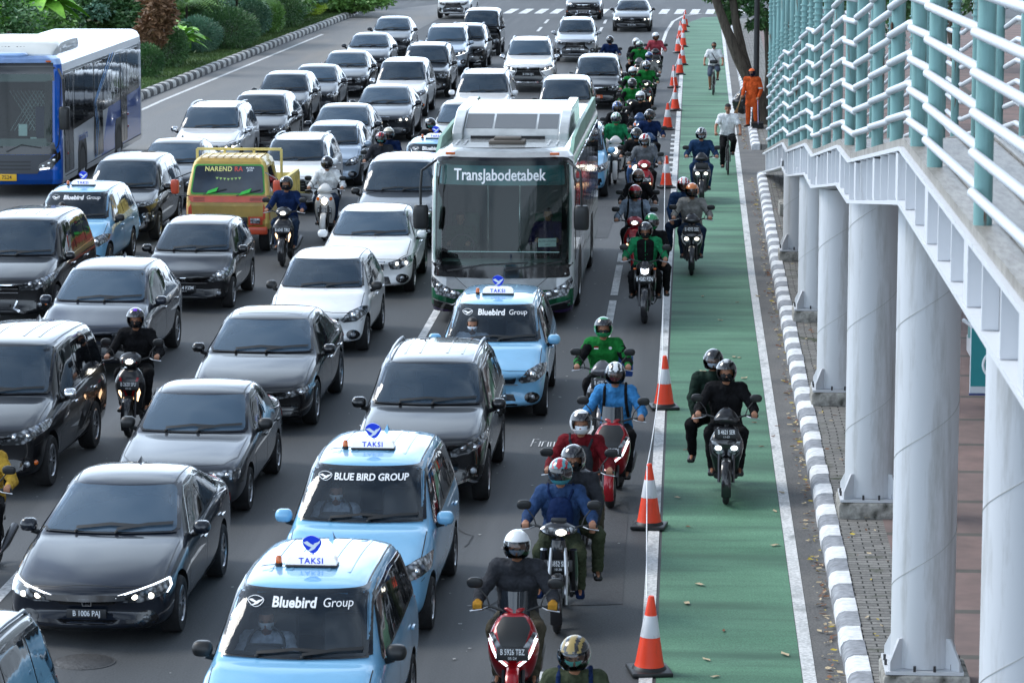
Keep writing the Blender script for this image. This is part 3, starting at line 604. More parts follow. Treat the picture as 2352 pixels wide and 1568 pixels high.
    if S.get('low'):
        if S['low'][0][0] < -.9 and S['low'][1][0] < 0 and len(S['low']) == 4:
            fp(S['low'], ('trim',), 'bumper_intake', .005); fp([(-x, z) for x, z in S['low']][::-1], ('trim',), 'bumper_intake', .005)
        else: fp(S['low'], ('trim',), 'bumper_intake', .004)
    if S.get('slats'):
        za, zb_, n, xw = S['slats']; m = MB()
        for i in range(n):
            z = lerp(za, zb_, i/(n-1)) if n > 1 else za
            ribbon(m, bvh, [N((-xw, z)), N((xw, z))], 'F', .016, .012)
        out.append(('grille_slats', m.mesh('grille_slats'), ('chrome' if S.get('slm') or S.get('slm2') else 'black',), []))
    for xw, z, t, mk in S.get('bars', []):
        m = MB(); ribbon(m, bvh, [N((-xw, z)), N((xw, z))], 'F', max(.012, t*.55), .03); out.append(('chrome_strip' if mk == 'chrome' else 'bumper_strip', m.mesh('strip'), (mk,), []))
    for e in S.get('edge', []):
        for s in (-1, 1): m = MB(); ribbon(m, bvh, [N((s*x, z)) for x, z in e], 'F', .03, .012); out.append(('chrome_strip', m.mesh('edge'), ('chrome',), []))
    for s in (-1, 1):
        hl = [(s*x, z) for x, z in S['hl']]; hl = hl if s > 0 else hl[::-1]
        cx = sum(p[0] for p in hl)/len(hl); cz = sum(p[1] for p in hl)/len(hl); c = cast(bvh, *N((cx, cz)), 'F', .012)[0]
        subs = []
        bb = MB()
        for dx in ((-.05, .07) if not S.get('hi') else (0,)):
            q = cast(bvh, *N((cx+dx*s*1.5, cz+.0)), 'F', .004)[0]; bb = MB(); bb.ell(q, (.034, .02, .034) if not S.get('hi') else (.055, .03, .055), 2)
            subs.append(('bulb', bb.mesh('bulb'), ('bulb',)))
        if S.get('drl'):
            dm = MB()
            for l in S['drl']: ribbon(dm, bvh, [N((s*x, z)) for x, z in l], 'F', .013, .014)
            subs.append(('running_light', dm.mesh('running_light'), ('drl',)))
        m = MB(); patch(m, bvh, rnd([N(p) for p in hl], .02), 'F', .009, .05, .012)
        out.append(('headlight', m.mesh('headlight'), ('lens',), subs))
        if S.get('ind'):
            q = [(s*x, z) for x, z in S['ind']]; q = q if s > 0 else q[::-1]; fp(q, ('lens',), 'indicator', .009)
        if S.get('drl2'):
            q = [(s*x, z) for x, z in S['drl2']]; q = q if s > 0 else q[::-1]; fp(q, ('lens',), 'running_light', .009)
        if S.get('fog'):
            fx, fz = S['fog']; fx *= s; q = ellipse(fx, fz, .13, .13*(w/(zn-gc))*.75, 14)
            fp(q, ('trim',), 'fog_light_surround', .007); fc = cast(bvh, *N((fx, fz)), 'F', .012)[0]
            m = MB().ell(fc, (.045, .02, .045), 2); out.append(('fog_light', m.mesh('fog_light'), ('lens',), []))
            if S.get('fogamb'): m = MB().ell(cast(bvh, *N((fx*1.13, fz+.02)), 'F', .01)[0], (.035, .02, .035), 2); out.append(('indicator', m.mesh('indicator'), ('amber',), []))
    ez, er = S['em']; m = MB()
    for pl in emblem(S.get('emk', P['emb']), 0, gc+(zn-gc)*ez, er):
        if sum(pl[i-1][0]*pl[i][1]-pl[i][0]*pl[i-1][1] for i in range(len(pl))) < 0: pl = pl[::-1]
        patch(m, bvh, pl, 'F', .018, .05, .012)
    out.append(('emblem', m.mesh('emblem'), ('chrome',), []))
    # wheels
    tm, rm = wheel_meshes(P['r'], .21)
    for s in (-1, 1):
        for yy in (P['wf'], P['wb']): out.append(('wheel', tm, ('tyre',), [('rim', rm, ('black', 'alloy'))], (s*(w-.115), Y(yy), P['r']), s < 0))
    if P['rails']:
        for s in (-1, 1):
            pts = [cast(bvh, s*(P['wr']+.02)*w, Y(lerp(yr0+.15, yr1, t)), 'T', (.0 if t in (0, 1) else .045))[0] for t in (0, .08, .35, .65, .92, 1)]
            m = MB().tube(pts, .018, 8); out.append(('roof_rail', m.mesh('roof_rail'), ('rail',), []))
    if P['fin']:
        h = cast(bvh, 0, Y(yr1-.2), 'T', -.005)[0]; m = MB(); m.add([h+V(q) for q in [(-.03, -.08, 0), (.03, -.08, 0), (.03, .07, 0), (-.03, .07, 0), (0, .06, .07)]], [[0, 1, 4], [1, 2, 4], [2, 3, 4], [3, 0, 4], [0, 3, 2, 1]])
        out.append(('antenna', m.mesh('antenna'), ('paint',), []))
    if P.get('sunroof') or P.get('roofglass'):
        m = MB(); patch(m, bvh, rnd([(-.52*w, Y(yr0+.25)), (.52*w, Y(yr0+.25)), (.52*w, Y(yr0+.85)), (-.52*w, Y(yr0+.85))], .05), 'T', .003, .1, .006); out.append(('sunroof', m.mesh('sunroof'), ('paint' if P.get('sunroof') else 'glass2',), []))
    CACHE[kind] = (P, out, bvh); return CACHE[kind]
def plate_part(parent, txt, c, wd=.40, hg=.13, tilt=0, sub=None, col=None, tcol=None, name='number_plate'):
    M = Matrix.Rotation(tilt, 3, 'X')
    m = MB().box((0, 0, 0), (wd, .012, hg), bev=.003); o = ob(name, m.mesh('plate'), [col or PLATE], parent, c); o.rotation_euler.x = tilt
    if txt:
        m = MB(); text_on(m, txt, (0, -.0075, hg*.14 if sub else 0), hg*(.62 if sub else .78), .012, sx=min(1, wd*.9/(len(txt)*hg*.36)) )
        if sub: text_on(m, sub, (0.0, -.0075, -hg*.33), hg*.28, .0)
        ob('lettering', m.mesh('lettering', fixn=False), [tcol or WHITE], o)
    return o
BIRD = [(-.62, .18), (-.30, .28), (-.05, .10), (.12, .02), (.22, .14), (.46, .22), (.62, .36), (.58, .16), (.40, -.02), (.20, -.26), (-.08, -.40), (-.42, -.46), (-.14, -.28), (-.02, -.14), (-.30, -.02)]
LOGO = rnd([(-.95, .25), (-.1, .95), (.98, .35), (.15, -1.0)], .75, 4)
def place_car(kind, px, py, label, pm, rz=0., plate=None, sub=None, cat='car', group='vehicles queueing on the road', name='car', taxi=None, glass=None, mir=None, Z=None, lit=None, xyz=None, rail=None, sc=1., hdl=None, platecol=None, seatc=None):
    P, out, bvh = build_kind(kind); L = P['L']
    SX, SY, SZ = .955*sc, .94*sc, .945*sc
    a = unproj(px, py, (P['H']-.10)*SZ)                       # top edge of the windscreen
    rz = R(rz); off = V((0, cast(bvh, 0, P['H']-.10, 'F', 0)[0].y*SY, 0)); off.rotate(Matrix.Rotation(rz, 3, 'Z'))
    loc = xyz or (a.x-off.x, a.y-off.y, 0)
    e = empty(name, loc, rz); tag(e, label, cat, group); e.scale = (SX, SY, SZ)
    mm = dict(dash=DASHM, seatc=seatc or SEATC, band=BAND, paint=pm, black=BLACK, trim=TRIM, glass=glass or (WSG if taxi else WSL if kind in ('camry', 'corolla', 'teana', 'pajero', 'hrv', 'civic', 'sedan', 'lexus') else WSD), glass2=GLASS2, chrome=CHROME, handle=hdl or (CHROME if P['chrome'] else pm), tyre=TYRE, alloy=ALLOY, red=REDL,
              amber=AMBER, lens=LENS, bulb=(LIT if (lit if lit is not None else ST[P['style']].get('lit')) else CHROME), drl=(LITW if (lit if lit is not None else ST[P['style']].get('lit')) else ALLOY), rail=rail or ALLOY, mir=mir or (CHROME if P['mir'] == 'chrome' else pm))
    for t in out:
        o = ob(t[0], t[1], [mm[k] for k in t[2]], e)
        if len(t) > 4:
            o.location = t[4]
            if t[5]: o.rotation_euler.z = pi
        for s_ in t[3]: ob(s_[0], s_[1], [mm[k] for k in s_[2]], o)
    S = ST[P['style']]; zp = P['gc']+(P['zn']-P['gc'])*S['pl']; h, n = cast(bvh, 0, zp, 'F', .012)
    plate_part(e, plate, (0, h.y-.008, zp), .42, .135, 0, sub, col=platecol)
    if taxi:
        zt = P['H']; ys = P['yr0']-L/2+.62; k = 'taxi'+kind
        if k not in CACHE:
            th = cast(bvh, 0, ys, 'T', 0)[0].z; B = MB(); B.box((0, ys, th+.012), (.52, .20, .022), bev=.01)
            Lm = MB(); Lm.loft([[V((x*wx, ys+s_*.075*ty, th+.023+z)) for x, s_ in ((-1, -1), (1, -1), (1, 1), (-1, 1))] for wx, ty, z in ((.25, 1, 0), (.245, .95, .05), (.21, .85, .085), (.15, .7, .10))])
            D = MB(); D.prism([(x*.125, th+.215+z*.12) for x, z in LOGO], ys-.035, ys-.005, 'y'); D.box((0, ys-.02, th+.11), (.05, .025, .03))
            Bd = MB(); Bd.add([V((x*.14, ys-.039, th+.215+z*.15)) for x, z in BIRD], [list(range(len(BIRD)))[::-1]])
            Bc = MB(); Bc.lathe([(0.001, .075), (.02, .072), (.03, .05), (.032, .0)], 14, 'Z', (-.33, ys-.02, th+.03)); Bb = MB().cyl((-.33, ys-.02, th-.005), (-.33, ys-.02, th+.03), .036, n=12)
            Tm = MB(); text_on(Tm, 'TAKSI', (0, ys-.078, th+.062), .082, .02, sp=1.18)
            Cb = MB().tube([(-.27, ys, th+.012), (-.33, ys-.02, th+.012), (-.45, ys-.04, th+.006), (-.50, ys-.05, th-.002)], .005, 5)
            CACHE[k] = [B.mesh('b'), Lm.mesh('l'), D.mesh('d'), Bd.mesh('bd'), Bc.mesh('bc'), Bb.mesh('bb'), Tm.mesh('t', fixn=False), Cb.mesh('cb')]
        q = CACHE[k]; th = cast(bvh, 0, ys, 'T', 0)[0].z
        sg = ob('roof_sign', q[1], [mat('sign_plastic', (.8, .83, .88), .25, coat=.4, emit=.25)], e)
        ob('sign_base', q[0], [BLACK], sg); ob('logo_disc', q[2], [BLUEM], sg); ob('logo_bird', q[3], [WHITE], sg); ob('lettering', q[6], [BLUEM], sg); ob('cable', q[7], [BLACK], sg)
        bc = ob('beacon', q[4], [AMBER], e); ob('beacon_base', q[5], [BLACK], bc)
        for o_ in (sg, bc): o_.scale = (.94, .94, .94); o_.location = (0, ys*.06, th*.06)
        k2 = 'ws'+kind+taxi
        if k2 not in CACHE:
            m = MB(); w = P['W']/2; z = P['H']-.205
            if taxi == 'new': text_patch(m, bvh, 'Bluebird', -.05, z+.012, .105, bold=.03, sp=1.02, sx=1.12, off=.024); text_patch(m, bvh, 'Group', .345, z+.012, .092, bold=0, sx=1.1, off=.024); lx = -.41
            else: text_patch(m, bvh, 'BLUE BIRD GROUP',   .065, z+.01, .086, bold=.025, sx=1.12, off=.024); lx = -.44
            pts = [cast(bvh, lx+x*.10, z+zz*.052+.01, 'F', .022)[0] for x, zz in LOGO]; m.tube(pts, .004, 4, closed=True)
            m.add([cast(bvh, lx+x*.11, z+zz*.065+.01, 'F', .024)[0] for x, zz in BIRD], [list(range(len(BIRD)))])
            CACHE[k2] = m.mesh('lettering', fixn=False)
        ob('lettering', CACHE[k2], [WHITE], e)
    return e
# ================================================================ ground
def nodemat(name, build):
    m = bpy.data.materials.new(name); m.use_nodes = True; t = m.node_tree; build(t, t.nodes['Principled BSDF']); MATS[name] = m; return m
def N_(t, ty, **kw):
    n = t.nodes.new(ty)
    for k, v in kw.items():
        if k in n.inputs: n.inputs[k].default_value = v
        else: setattr(n, k, v)
    return n
def mixc(t, fac, a, b, bt='MIX'):
    n = t.nodes.new('ShaderNodeMix'); n.data_type = 'RGBA'; n.blend_type = bt
    for i, x in ((0, fac), (6, a), (7, b)):
        if isinstance(x, (int, float)): n.inputs[i].default_value = x
        elif isinstance(x, tuple): n.inputs[i].default_value = (*x, 1)
        else: t.links.new(x, n.inputs[i])
    return n.outputs[2]
def ramp(t, src, p0, p1, c0=(0, 0, 0), c1=(1, 1, 1)):
    n = t.nodes.new('ShaderNodeValToRGB'); e = n.color_ramp.elements; e[0].position = p0; e[0].color = (*c0, 1); e[1].position = p1; e[1].color = (*c1, 1); t.links.new(src, n.inputs[0]); return n.outputs[0]
def surf(name, base, alt, fine=60., big=.35, stretch=(1, 1, 1), rough=.8, bump=.3, streak=None):
    def b(t, p):
        tc = N_(t, 'ShaderNodeTexCoord'); mp = N_(t, 'ShaderNodeMapping'); mp.inputs['Scale'].default_value = stretch
        t.links.new(tc.outputs['Object'], mp.inputs[0])
        n1 = N_(t, 'ShaderNodeTexNoise', Scale=big, Detail=8.0, Roughness=.6); n2 = N_(t, 'ShaderNodeTexNoise', Scale=fine, Detail=3.0)
        t.links.new(mp.outputs[0], n1.inputs['Vector']); t.links.new(tc.outputs['Object'], n2.inputs['Vector'])
        c = mixc(t, ramp(t, n1.outputs['Fac'], .35, .65), base, alt)
        c = mixc(t, .55, c, ramp(t, n2.outputs['Fac'], .3, .7, (.3, .3, .3), (1, 1, 1)), 'OVERLAY')
        if streak:
            mp2 = N_(t, 'ShaderNodeMapping'); mp2.inputs['Scale'].default_value = streak[0]; t.links.new(tc.outputs['Object'], mp2.inputs[0])
            n3 = N_(t, 'ShaderNodeTexNoise', Scale=1.0, Detail=5.0); t.links.new(mp2.outputs[0], n3.inputs['Vector'])
            c = mixc(t, ramp(t, n3.outputs['Fac'], streak[2], streak[3]), c, streak[1])
        t.links.new(c, p.inputs['Base Color']); p.inputs['Roughness'].default_value = rough
        bp = N_(t, 'ShaderNodeBump', Strength=bump, Distance=.01); t.links.new(n2.outputs['Fac'], bp.inputs['Height']); t.links.new(bp.outputs[0], p.inputs['Normal'])
    return nodemat(name, b)
ASPH = surf('asphalt', (.032, .035, .038), (.047, .050, .053), fine=45, big=.35, stretch=(1, .12, 1), rough=.75, streak=((1.1, .05, 1), (.088, .091, .095), .52, .72))
ASPH_OLD = surf('asphalt_worn', (.12, .123, .127), (.165, .163, .158), fine=30, big=.3, stretch=(1, .2, 1), rough=.85, streak=((.6, .05, 1), (.22, .20, .175), .5, .75))
GUTTER = surf('gutter_asphalt', (.085, .085, .085), (.13, .125, .118), fine=40, big=1.2, rough=.9)
GREEN = surf('green_lane_paint', (.046, .135, .078), (.100, .235, .145), fine=55, big=.55, stretch=(.4, 1.2, 1), rough=.8, streak=((.25, 1.5, 1), (.034, .095, .060), .45, .72))
LINE = surf('road_line_paint', (.44, .45, .45), (.60, .60, .59), fine=30, big=2., rough=.7, streak=((4, 1.6, 1), (.26, .27, .27), .56, .72))
LINEW = surf('worn_line_paint', (.36, .37, .37), (.60, .60, .60), fine=20, big=3., rough=.75)
GRASS_SOIL = surf('lawn_soil', (.035, .075, .018), (.07, .125, .03), fine=30, big=.8, rough=.95)
def sheet(name, poly, z, m, kind='structure', thick=None):
    mb = MB()
    if thick: mb.prism(poly, z-thick, z, 'z')
    else: mb.add([(x, y, z) for x, y in poly], [list(range(len(poly)))])
    o = ob(name, mb.mesh(name, fixn=bool(thick)), m); tag(o, kind=kind); return o
def strip_xy(line, w):
    l = []; r = []
    for i, p in enumerate(line):
        q = V(line[min(i+1, len(line)-1)])-V(line[max(0, i-1)]); q.normalize(); n = V((-q.y, q.x))*w/2
        l.append((p[0]+n.x, p[1]+n.y)); r.append((p[0]-n.x, p[1]-n.y))
    return l, r
def line_mesh(mb, line, w, z):
    l, r = strip_xy(line, w); n = len(l)
    return mb.add([(x, y, z) for x, y in l]+[(x, y, z) for x, y in r], [[i, i+1, n+i+1, n+i] for i in range(n-1)])
sheet('ground', [(-400, -60), (400, -60), (400, 900), (-400, 900)], -.01, surf('far_ground', (.10, .10, .10), (.14, .14, .13), fine=5, big=.05))
sheet('road', [(-60, -40), (1.62, -40), (1.62, 158), (40, 158), (40, 420), (-60, 420)], 0, ASPH)
KL = [(-18.9, -30), (-18.3, 60), (-17.85, 103), (-17.4, 130), (-17.0, 150), (-16.8, 160), (-17.1, 166), (-18.2, 169), (-21, 170), (-34, 170)]      # face of the median kerb
sheet('worn_road', [(-17.75, 20), (-17.75, 103), (-17.1, 140), (-16.7, 162), (-13.5, 172), (-12.2, 172), (-12.9, 120), (-13.2, 20)], .004, ASPH_OLD)
GL = [(-.30, 20), (-.36, 60), (-.36, 100), (-.40, 125), (-.48, 145), (-.30, 153), (.4, 158), (1.2, 159)]
gl_r = [(1.2, 159), (1.22, 130), (1.13, 100), (1.05, 60), (1.10, 20)]
sheet('bike_lane', GL+gl_r[1:], .004, GREEN)
mb = MB(); line_mesh(mb, [(-.40, 20), (-.455, 60), (-.455, 118)], .13, .009); line_mesh(mb, [(1.17, 20), (1.12, 60), (1.19, 100), (1.30, 150)], .13, .009)
ob_l = ob('lane_line', mb, LINE); tag(ob_l, kind='structure')
mb = MB(); line_mesh(mb, [(-1.36, 106), (-1.36, 134), (-1.25, 145), (-1.02, 154), (-.55, 159.5), (.3, 162), (2.2, 163.6), (5, 164)], .14, .009)
line_mesh(mb, [(-17.15, 20), (-17.15, 103), (-16.7, 128), (-16.45, 142)], .14, .009)
line_mesh(mb, [(-11.1, 126), (-10.6, 150), (-10.2, 158)], .15, .009)
tag(ob('edge_line', mb, LINE), kind='structure')
mb = MB()
for i in range(10): line_mesh(mb, [(-.62, 78.5+i*1.35), (-.40, 78.5+i*1.35)], .55, .011)
tag(ob('rumble_bars', mb, LINE), kind='structure')
mb = MB()
for X, ys in ((-1.40, [(24, 30.2), (40, 44.6), (46, 52.6), (53.3, 56.5), (57.2, 61.5), (62, 63.4), (64, 66), (74, 79), (86, 91), (98, 103)]), (-4.42, [(30, 36), (42, 47.5), (50.2, 55.2), (62, 67), (74, 79)]), (-7.35, [(31, 37.2), (43, 48), (55, 60)]), (-10.3, [(30, 35), (42, 47), (54, 59), (66, 71)]), (-13.2, [(40, 45), (52, 57), (64, 69), (76, 81)])):
    for a, b in ys: line_mesh(mb, [(X, a), (X, b)], .13, .007)
for X in (-4.25, -7.05):
    for y in (118, 127, 136, 145, 152): line_mesh(mb, [(X, y), (X, y+3.6)], .13, .007)
tag(ob('lane_dashes', mb, LINEW), kind='structure')
mb = MB(); x = -9.4
while x < 9:
    line_mesh(mb, [(x, 161.5), (x+.15, 166.5)], .42, .008); x += .78
tag(ob('zebra_crossing', mb, LINE), kind='structure')
sheet('gutter', [(1.24, 20), (1.19, 60), (1.26, 100), (1.36, 150), (1.7, 150), (1.62, 100), (1.62, 20)], .003, GUTTER)
# far side of the junction
sheet('far_pavement', [(-60, 176), (-24, 176), (-24, 300), (-60, 300)], .12, surf('far_paving', (.3, .3, .29), (.36, .35, .33)), thick=.12)
# ---- kerbs: rounded blocks painted alternately
def kerb(name, line, w, h, bl, c0, c1, side=1):
    L = [V(p) for p in line]; seg = []; tot = 0
    for a, b in zip(L, L[1:]): seg.append((tot, a, b)); tot += (b-a).length
    def at(s):
        for t, a, b in reversed(seg):
            if s >= t: d = (b-a).normalized(); return a+d*(s-t), V((d.y, -d.x))*side
        return L[0], V((1, 0))
    mb = MB(); s = 0; i = 0
    prof = [(0, 0), (.0, h*.55), (w*.12, h*.85), (w*.38, h), (w, h), (w, 0)]
    while s < tot:
        g = bl*(.965+.05*rng.random()); e = min(s+g-.012, tot); mb.k = i % 2
        dz = rng.uniform(-.006, .006); dx = rng.uniform(-.008, .008)
        rings = [[V((p.x+n.x*(a+dx), p.y+n.y*(a+dx), max(0, z+dz) if z > 0 else -.01)) for a, z in prof] for p, n in (at(s), at(e))]
        mb.loft(rings); s += g; i += 1
    return tag(ob(name, mb.mesh(name, 50), [c0, c1]), kind='structure')
KW = surf('kerb_white_paint', (.56, .58, .60), (.72, .73, .74), fine=12, big=2, rough=.7, streak=((6, 6, 6), (.30, .30, .28), .60, .75)); KG = surf('kerb_grey_paint', (.17, .18, .20), (.24, .25, .27), fine=12, big=2, rough=.7)
KW2 = surf('kerb_old_white_paint', (.42, .42, .40), (.58, .58, .55), fine=10, big=1.5, rough=.8, streak=((5, 5, 5), (.16, .15, .13), .52, .7)); KB = surf('kerb_black_paint', (.035, .036, .038), (.09, .09, .088), fine=10, big=1.5, rough=.8)
kerb('kerb', [(1.50, 20), (1.50, 60), (1.56, 78.6)], .22, .17, .62, KW, KG)
kerb('kerb', [(1.56, 86.3), (1.60, 101)], .22, .17, .62, KW, KG)
kerb('kerb', [(1.56, 103), (1.62, 150)], .22, .17, .62, KW, KG)
kerb('median_kerb', KL, .28, .24, .6, KW2, KB, -1)
kerb('median_kerb', [(-24, 177), (-15.0, 177), (-13.2, 179), (-13.0, 186), (-13.0, 210)], .28, .24, .7, KW2, KB, 1)
# ---- lawn
gl = [(x-.2, y) for x, y in KL]
sheet('lawn', gl+[(-60, 170), (-60, -30)], .2, GRASS_SOIL, thick=.2)
sheet('lawn', [(-24, 177.2), (-15.1, 177.2), (-13.3, 179.2), (-13.3, 230), (-60, 230), (-60, 177.2)], .16, GRASS_SOIL, thick=.16)
# grass blades
def scatter_blades(name, n, fn, col, hgt=(.04, .09)):
    vs = []; fs = []
    for i in range(n):
        x, y, z = fn(); h = rng.uniform(*hgt); a = rng.uniform(0, pi); ww = rng.uniform(.012, .025); lx, ly = rng.uniform(-.04, .04), rng.uniform(-.04, .04); k = len(vs)
        vs += [(x-ww*cos(a), y-ww*sin(a), z), (x+ww*cos(a), y+ww*sin(a), z), (x+lx, y+ly, z+h)]; fs.append([k, k+1, k+2])
    mb = MB(); mb.v = vs; mb.f = fs; mb.m = [0]*len(fs); return ob(name, mb.mesh(name, fixn=False), col)
def kx(y): return interp([(a[1], a[0]) for a in KL[:7]], y)
def gpt():
    y = rng.uniform(86, 168); return (kx(y)-.3-rng.random()**1.3*5.2, y, .2)
tag(scatter_blades('grass', 52000, gpt, mat('grass_blade', (.045, .10, .02), .7, col2=(.11, .19, .045), vs=1.2)), 'short mown grass covering the median behind the striped kerb', 'grass', kind='stuff')
# ---- sidewalk
def pav(t, p):
    tc = N_(t, 'ShaderNodeTexCoord'); mp = N_(t, 'ShaderNodeMapping'); mp.inputs['Rotation'].default_value = (0, 0, pi/2)
    n0 = N_(t, 'ShaderNodeTexNoise', Scale=1.2, Detail=3.0); t.links.new(tc.outputs['Object'], n0.inputs['Vector'])
    ad = N_(t, 'ShaderNodeVectorMath', operation='MULTIPLY_ADD'); t.links.new(n0.outputs['Color'], ad.inputs[0]); ad.inputs[1].default_value = (.06, .06, 0); t.links.new(tc.outputs['Object'], ad.inputs[2])
    br = N_(t, 'ShaderNodeTexBrick', Scale=1.0); br.inputs['Brick Width'].default_value = .125; br.inputs['Row Height'].default_value = .21; br.inputs['Mortar Size'].default_value = .009
    br.inputs['Color1'].default_value = (.20, .195, .185, 1); br.inputs['Color2'].default_value = (.30, .29, .275, 1); br.inputs['Mortar'].default_value = (.03, .03, .025, 1)
    mp.inputs['Rotation'].default_value = (0, 0, pi/2)
    t.links.new(ad.outputs[0], mp.inputs[0]); t.links.new(mp.outputs[0], br.inputs['Vector'])
    br.inputs['Brick Width'].default_value = .22; br.inputs['Row Height'].default_value = .115
    mp.inputs['Rotation'].default_value = (0, 0, 0)
    n1 = N_(t, 'ShaderNodeTexNoise', Scale=25.0, Detail=4.0); t.links.new(tc.outputs['Object'], n1.inputs['Vector'])
    c = mixc(t, .5, br.outputs['Color'], ramp(t, n1.outputs['Fac'], .3, .7, (.35, .35, .33), (1, 1, 1)), 'MULTIPLY')
    n2 = N_(t, 'ShaderNodeTexNoise', Scale=2.2, Detail=5.0); t.links.new(tc.outputs['Object'], n2.inputs['Vector'])
    c = mixc(t, ramp(t, n2.outputs['Fac'], .60, .72), c, (.045, .055, .025))
    t.links.new(c, p.inputs['Base Color']); p.inputs['Roughness'].default_value = .9
    bp = N_(t, 'ShaderNodeBump', Strength=.8, Distance=.02); t.links.new(br.outputs['Fac'], bp.inputs['Height']); bp.invert = True; t.links.new(bp.outputs[0], p.inputs['Normal'])
PAV = nodemat('block_paving', pav)
def pink(t, p):
    tc = N_(t, 'ShaderNodeTexCoord'); br = N_(t, 'ShaderNodeTexBrick', Scale=1.0); br.offset = 0
    br.inputs['Brick Width'].default_value = 9; br.inputs['Row Height'].default_value = 1.9; br.inputs['Mortar Size'].default_value = .09
    br.inputs['Color1'].default_value = (.21, .155, .145, 1); br.inputs['Color2'].default_value = (.25, .17, .155, 1); br.inputs['Mortar'].default_value = (.11, .105, .095, 1)
    t.links.new(tc.outputs['Object'], br.inputs['Vector'])
    n1 = N_(t, 'ShaderNodeTexNoise', Scale=3.0, Detail=8.0); t.links.new(tc.outputs['Object'], n1.inputs['Vector'])
    c = mixc(t, .6, br.outputs['Color'], ramp(t, n1.outputs['Fac'], .3, .7, (.5, .5, .5), (1, .97, .95)), 'MULTIPLY'); t.links.new(c, p.inputs['Base Color']); p.inputs['Roughness'].default_value = .85
PINK = nodemat('pink_slabs', pink)
sheet('sidewalk', [(1.70, 20), (1.72, 78.6), (16, 78.6), (16, 20)], .155, PAV, thick=.16)
sheet('sidewalk', [(1.78, 86.3), (1.83, 150), (16, 150), (16, 86.3)], .155, PAV, thick=.16)
sheet('sidewalk_slabs', [(2.22, 20), (2.3, 78.5), (15.9, 78.5), (15.9, 20)], .159, PINK)
sheet('sidewalk_slabs', [(2.6, 86.4), (2.9, 149), (15.9, 149), (15.9, 86.4)], .159, PINK)
sheet('driveway', [(1.5, 78.6), (16, 78.6), (16, 86.3), (1.5, 86.3)], .006, GUTTER)

# worn scribble of paint on the asphalt and repair patches
mb = MB(); g0 = unproj(1255, 1018); sc_ = .09
for l in ([(-2.2, -1), (-2.0, 1), (-1.2, 1)], [(-2.1, 0), (-1.5, .1)], [(-1.0, -1), (-.9, .4)], [(-.6, -1), (-.5, .3), (0, .4)], [(.3, -1), (.3, .3), (.7, .2), (.7, -1)], [(.7, .2), (1.2, .3), (1.2, -1), (1.9, -.8)]): line_mesh(mb, [(g0.x+x*sc_, g0.y+y*sc_*3) for x, y in l], .016, .010)
tag(ob('paint_scribble', mb, LINEW), kind='structure')
PATCH = surf('asphalt_patch', (.028, .030, .033), (.042, .044, .047), fine=50, big=1.0, rough=.8)
for k, (x0, y0, w_, l_) in enumerate(((-3.9, 38.5, .9, 2.2), (-9.8, 44, 1.1, 3.5), (-1.25, 33.0, .5, 5.5), (-6.9, 51, .8, 4), (-2.6, 66, .9, 6), (-14.6, 96, 1.6, 9), (-12.6, 60, 1.2, 5))):
    r_ = random.Random(k); sheet('asphalt_patch', [(x0, y0), (x0+w_*r_.uniform(.9, 1.1), y0+r_.uniform(-.1, .1)), (x0+w_, y0+l_), (x0+r_.uniform(-.1, .1), y0+l_*1.03)], .0055, PATCH)
mb = MB(); rr_ = random.Random(9)
for k in range(14):
    x, y = rr_.uniform(-12, -1.6), rr_.uniform(29, 90); p = [(x, y)]
    for j in range(9): x += rr_.uniform(-.16, .16); y += rr_.uniform(.1, .5); p.append((x, y))
    line_mesh(mb, p, rr_.uniform(.010, .02), .0062)
tag(ob('asphalt_cracks', mb, mat('crack_tar', (.012, .012, .013), .7)), kind='structure')
g0 = unproj(193, 1520); o = ob('manhole_cover', MB().lathe([(.002, .012), (.27, .012), (.275, .008), (.31, .008), (.315, .0)], 32, 'Z'), [mat('cast_iron', (.045, .045, .046), .6, var=.3, vs=18, bump=.5, bs=40)], None, (g0.x, g0.y, 0)); tag(o, 'round iron manhole cover in the road before the black sedan at bottom left', 'manhole cover')
# ================================================================ vehicles: cars (pixels measured at the top edge of each windscreen)
K_ = paint('black', (.004, .0045, .006), .0); KB_ = paint('blue_black', (.006, .009, .016), .0); GR = paint('graphite', (.036, .040, .048), .3); DG = paint('dark_grey', (.014, .017, .023), .1)
SV = paint('silver', (.36, .38, .41), .7); WH = paint('white', (.82, .83, .84)); PW = paint('pearl_white', (.76, .78, .79), .0); TB = paint('taxi_blue', srgb(122, 178, 214), .05); CH_ = paint('champagne', (.30, .29, .27), .6)
SB = paint('silver_blue', (.33, .40, .48), .6); DB = paint('dark_blue', (.012, .016, .028), .3)
BLKRIM = BLACK
place_car('civic', 281, 1117, 'black sedan with glowing lamps and a chrome bar, front plate ending PAJ', KB_, -1.2, 'B 1006 PAJ', '04-24', lit=True)
place_car('avanza', 694, 1357, 'light blue taxi nearest the camera, bonnet cut by the bottom edge of the photo', TB, -1.5, None, taxi='new', cat='taxi', group='light blue taxis', name='taxi', mir=BLACK)
place_car('avanza', 842, 1074, 'light blue taxi with capital lettering on the windscreen, second from the bottom edge', TB, -1.0, None, taxi='old', cat='taxi', group='light blue taxis', name='taxi')
place_car('mobilio', 1138, 703, 'light blue taxi directly in front of the white and green bus', TB, 0.0, 'B 1264 BTE', taxi='new', cat='taxi', group='light blue taxis', name='taxi')
place_car('mobilio', 178, 444, 'light blue taxi in front of the blue and white bus', TB, 0.0, 'B 1873 UTD', taxi='new', cat='taxi', group='light blue taxis', name='taxi', mir=BLACK)
place_car('avanza', 1335, 330, 'light blue taxi mostly hidden behind the right flank of the white and green bus', TB, 0, None, taxi='new', cat='taxi', group='light blue taxis', name='taxi', xyz=(-2.75, 75.5, 0))
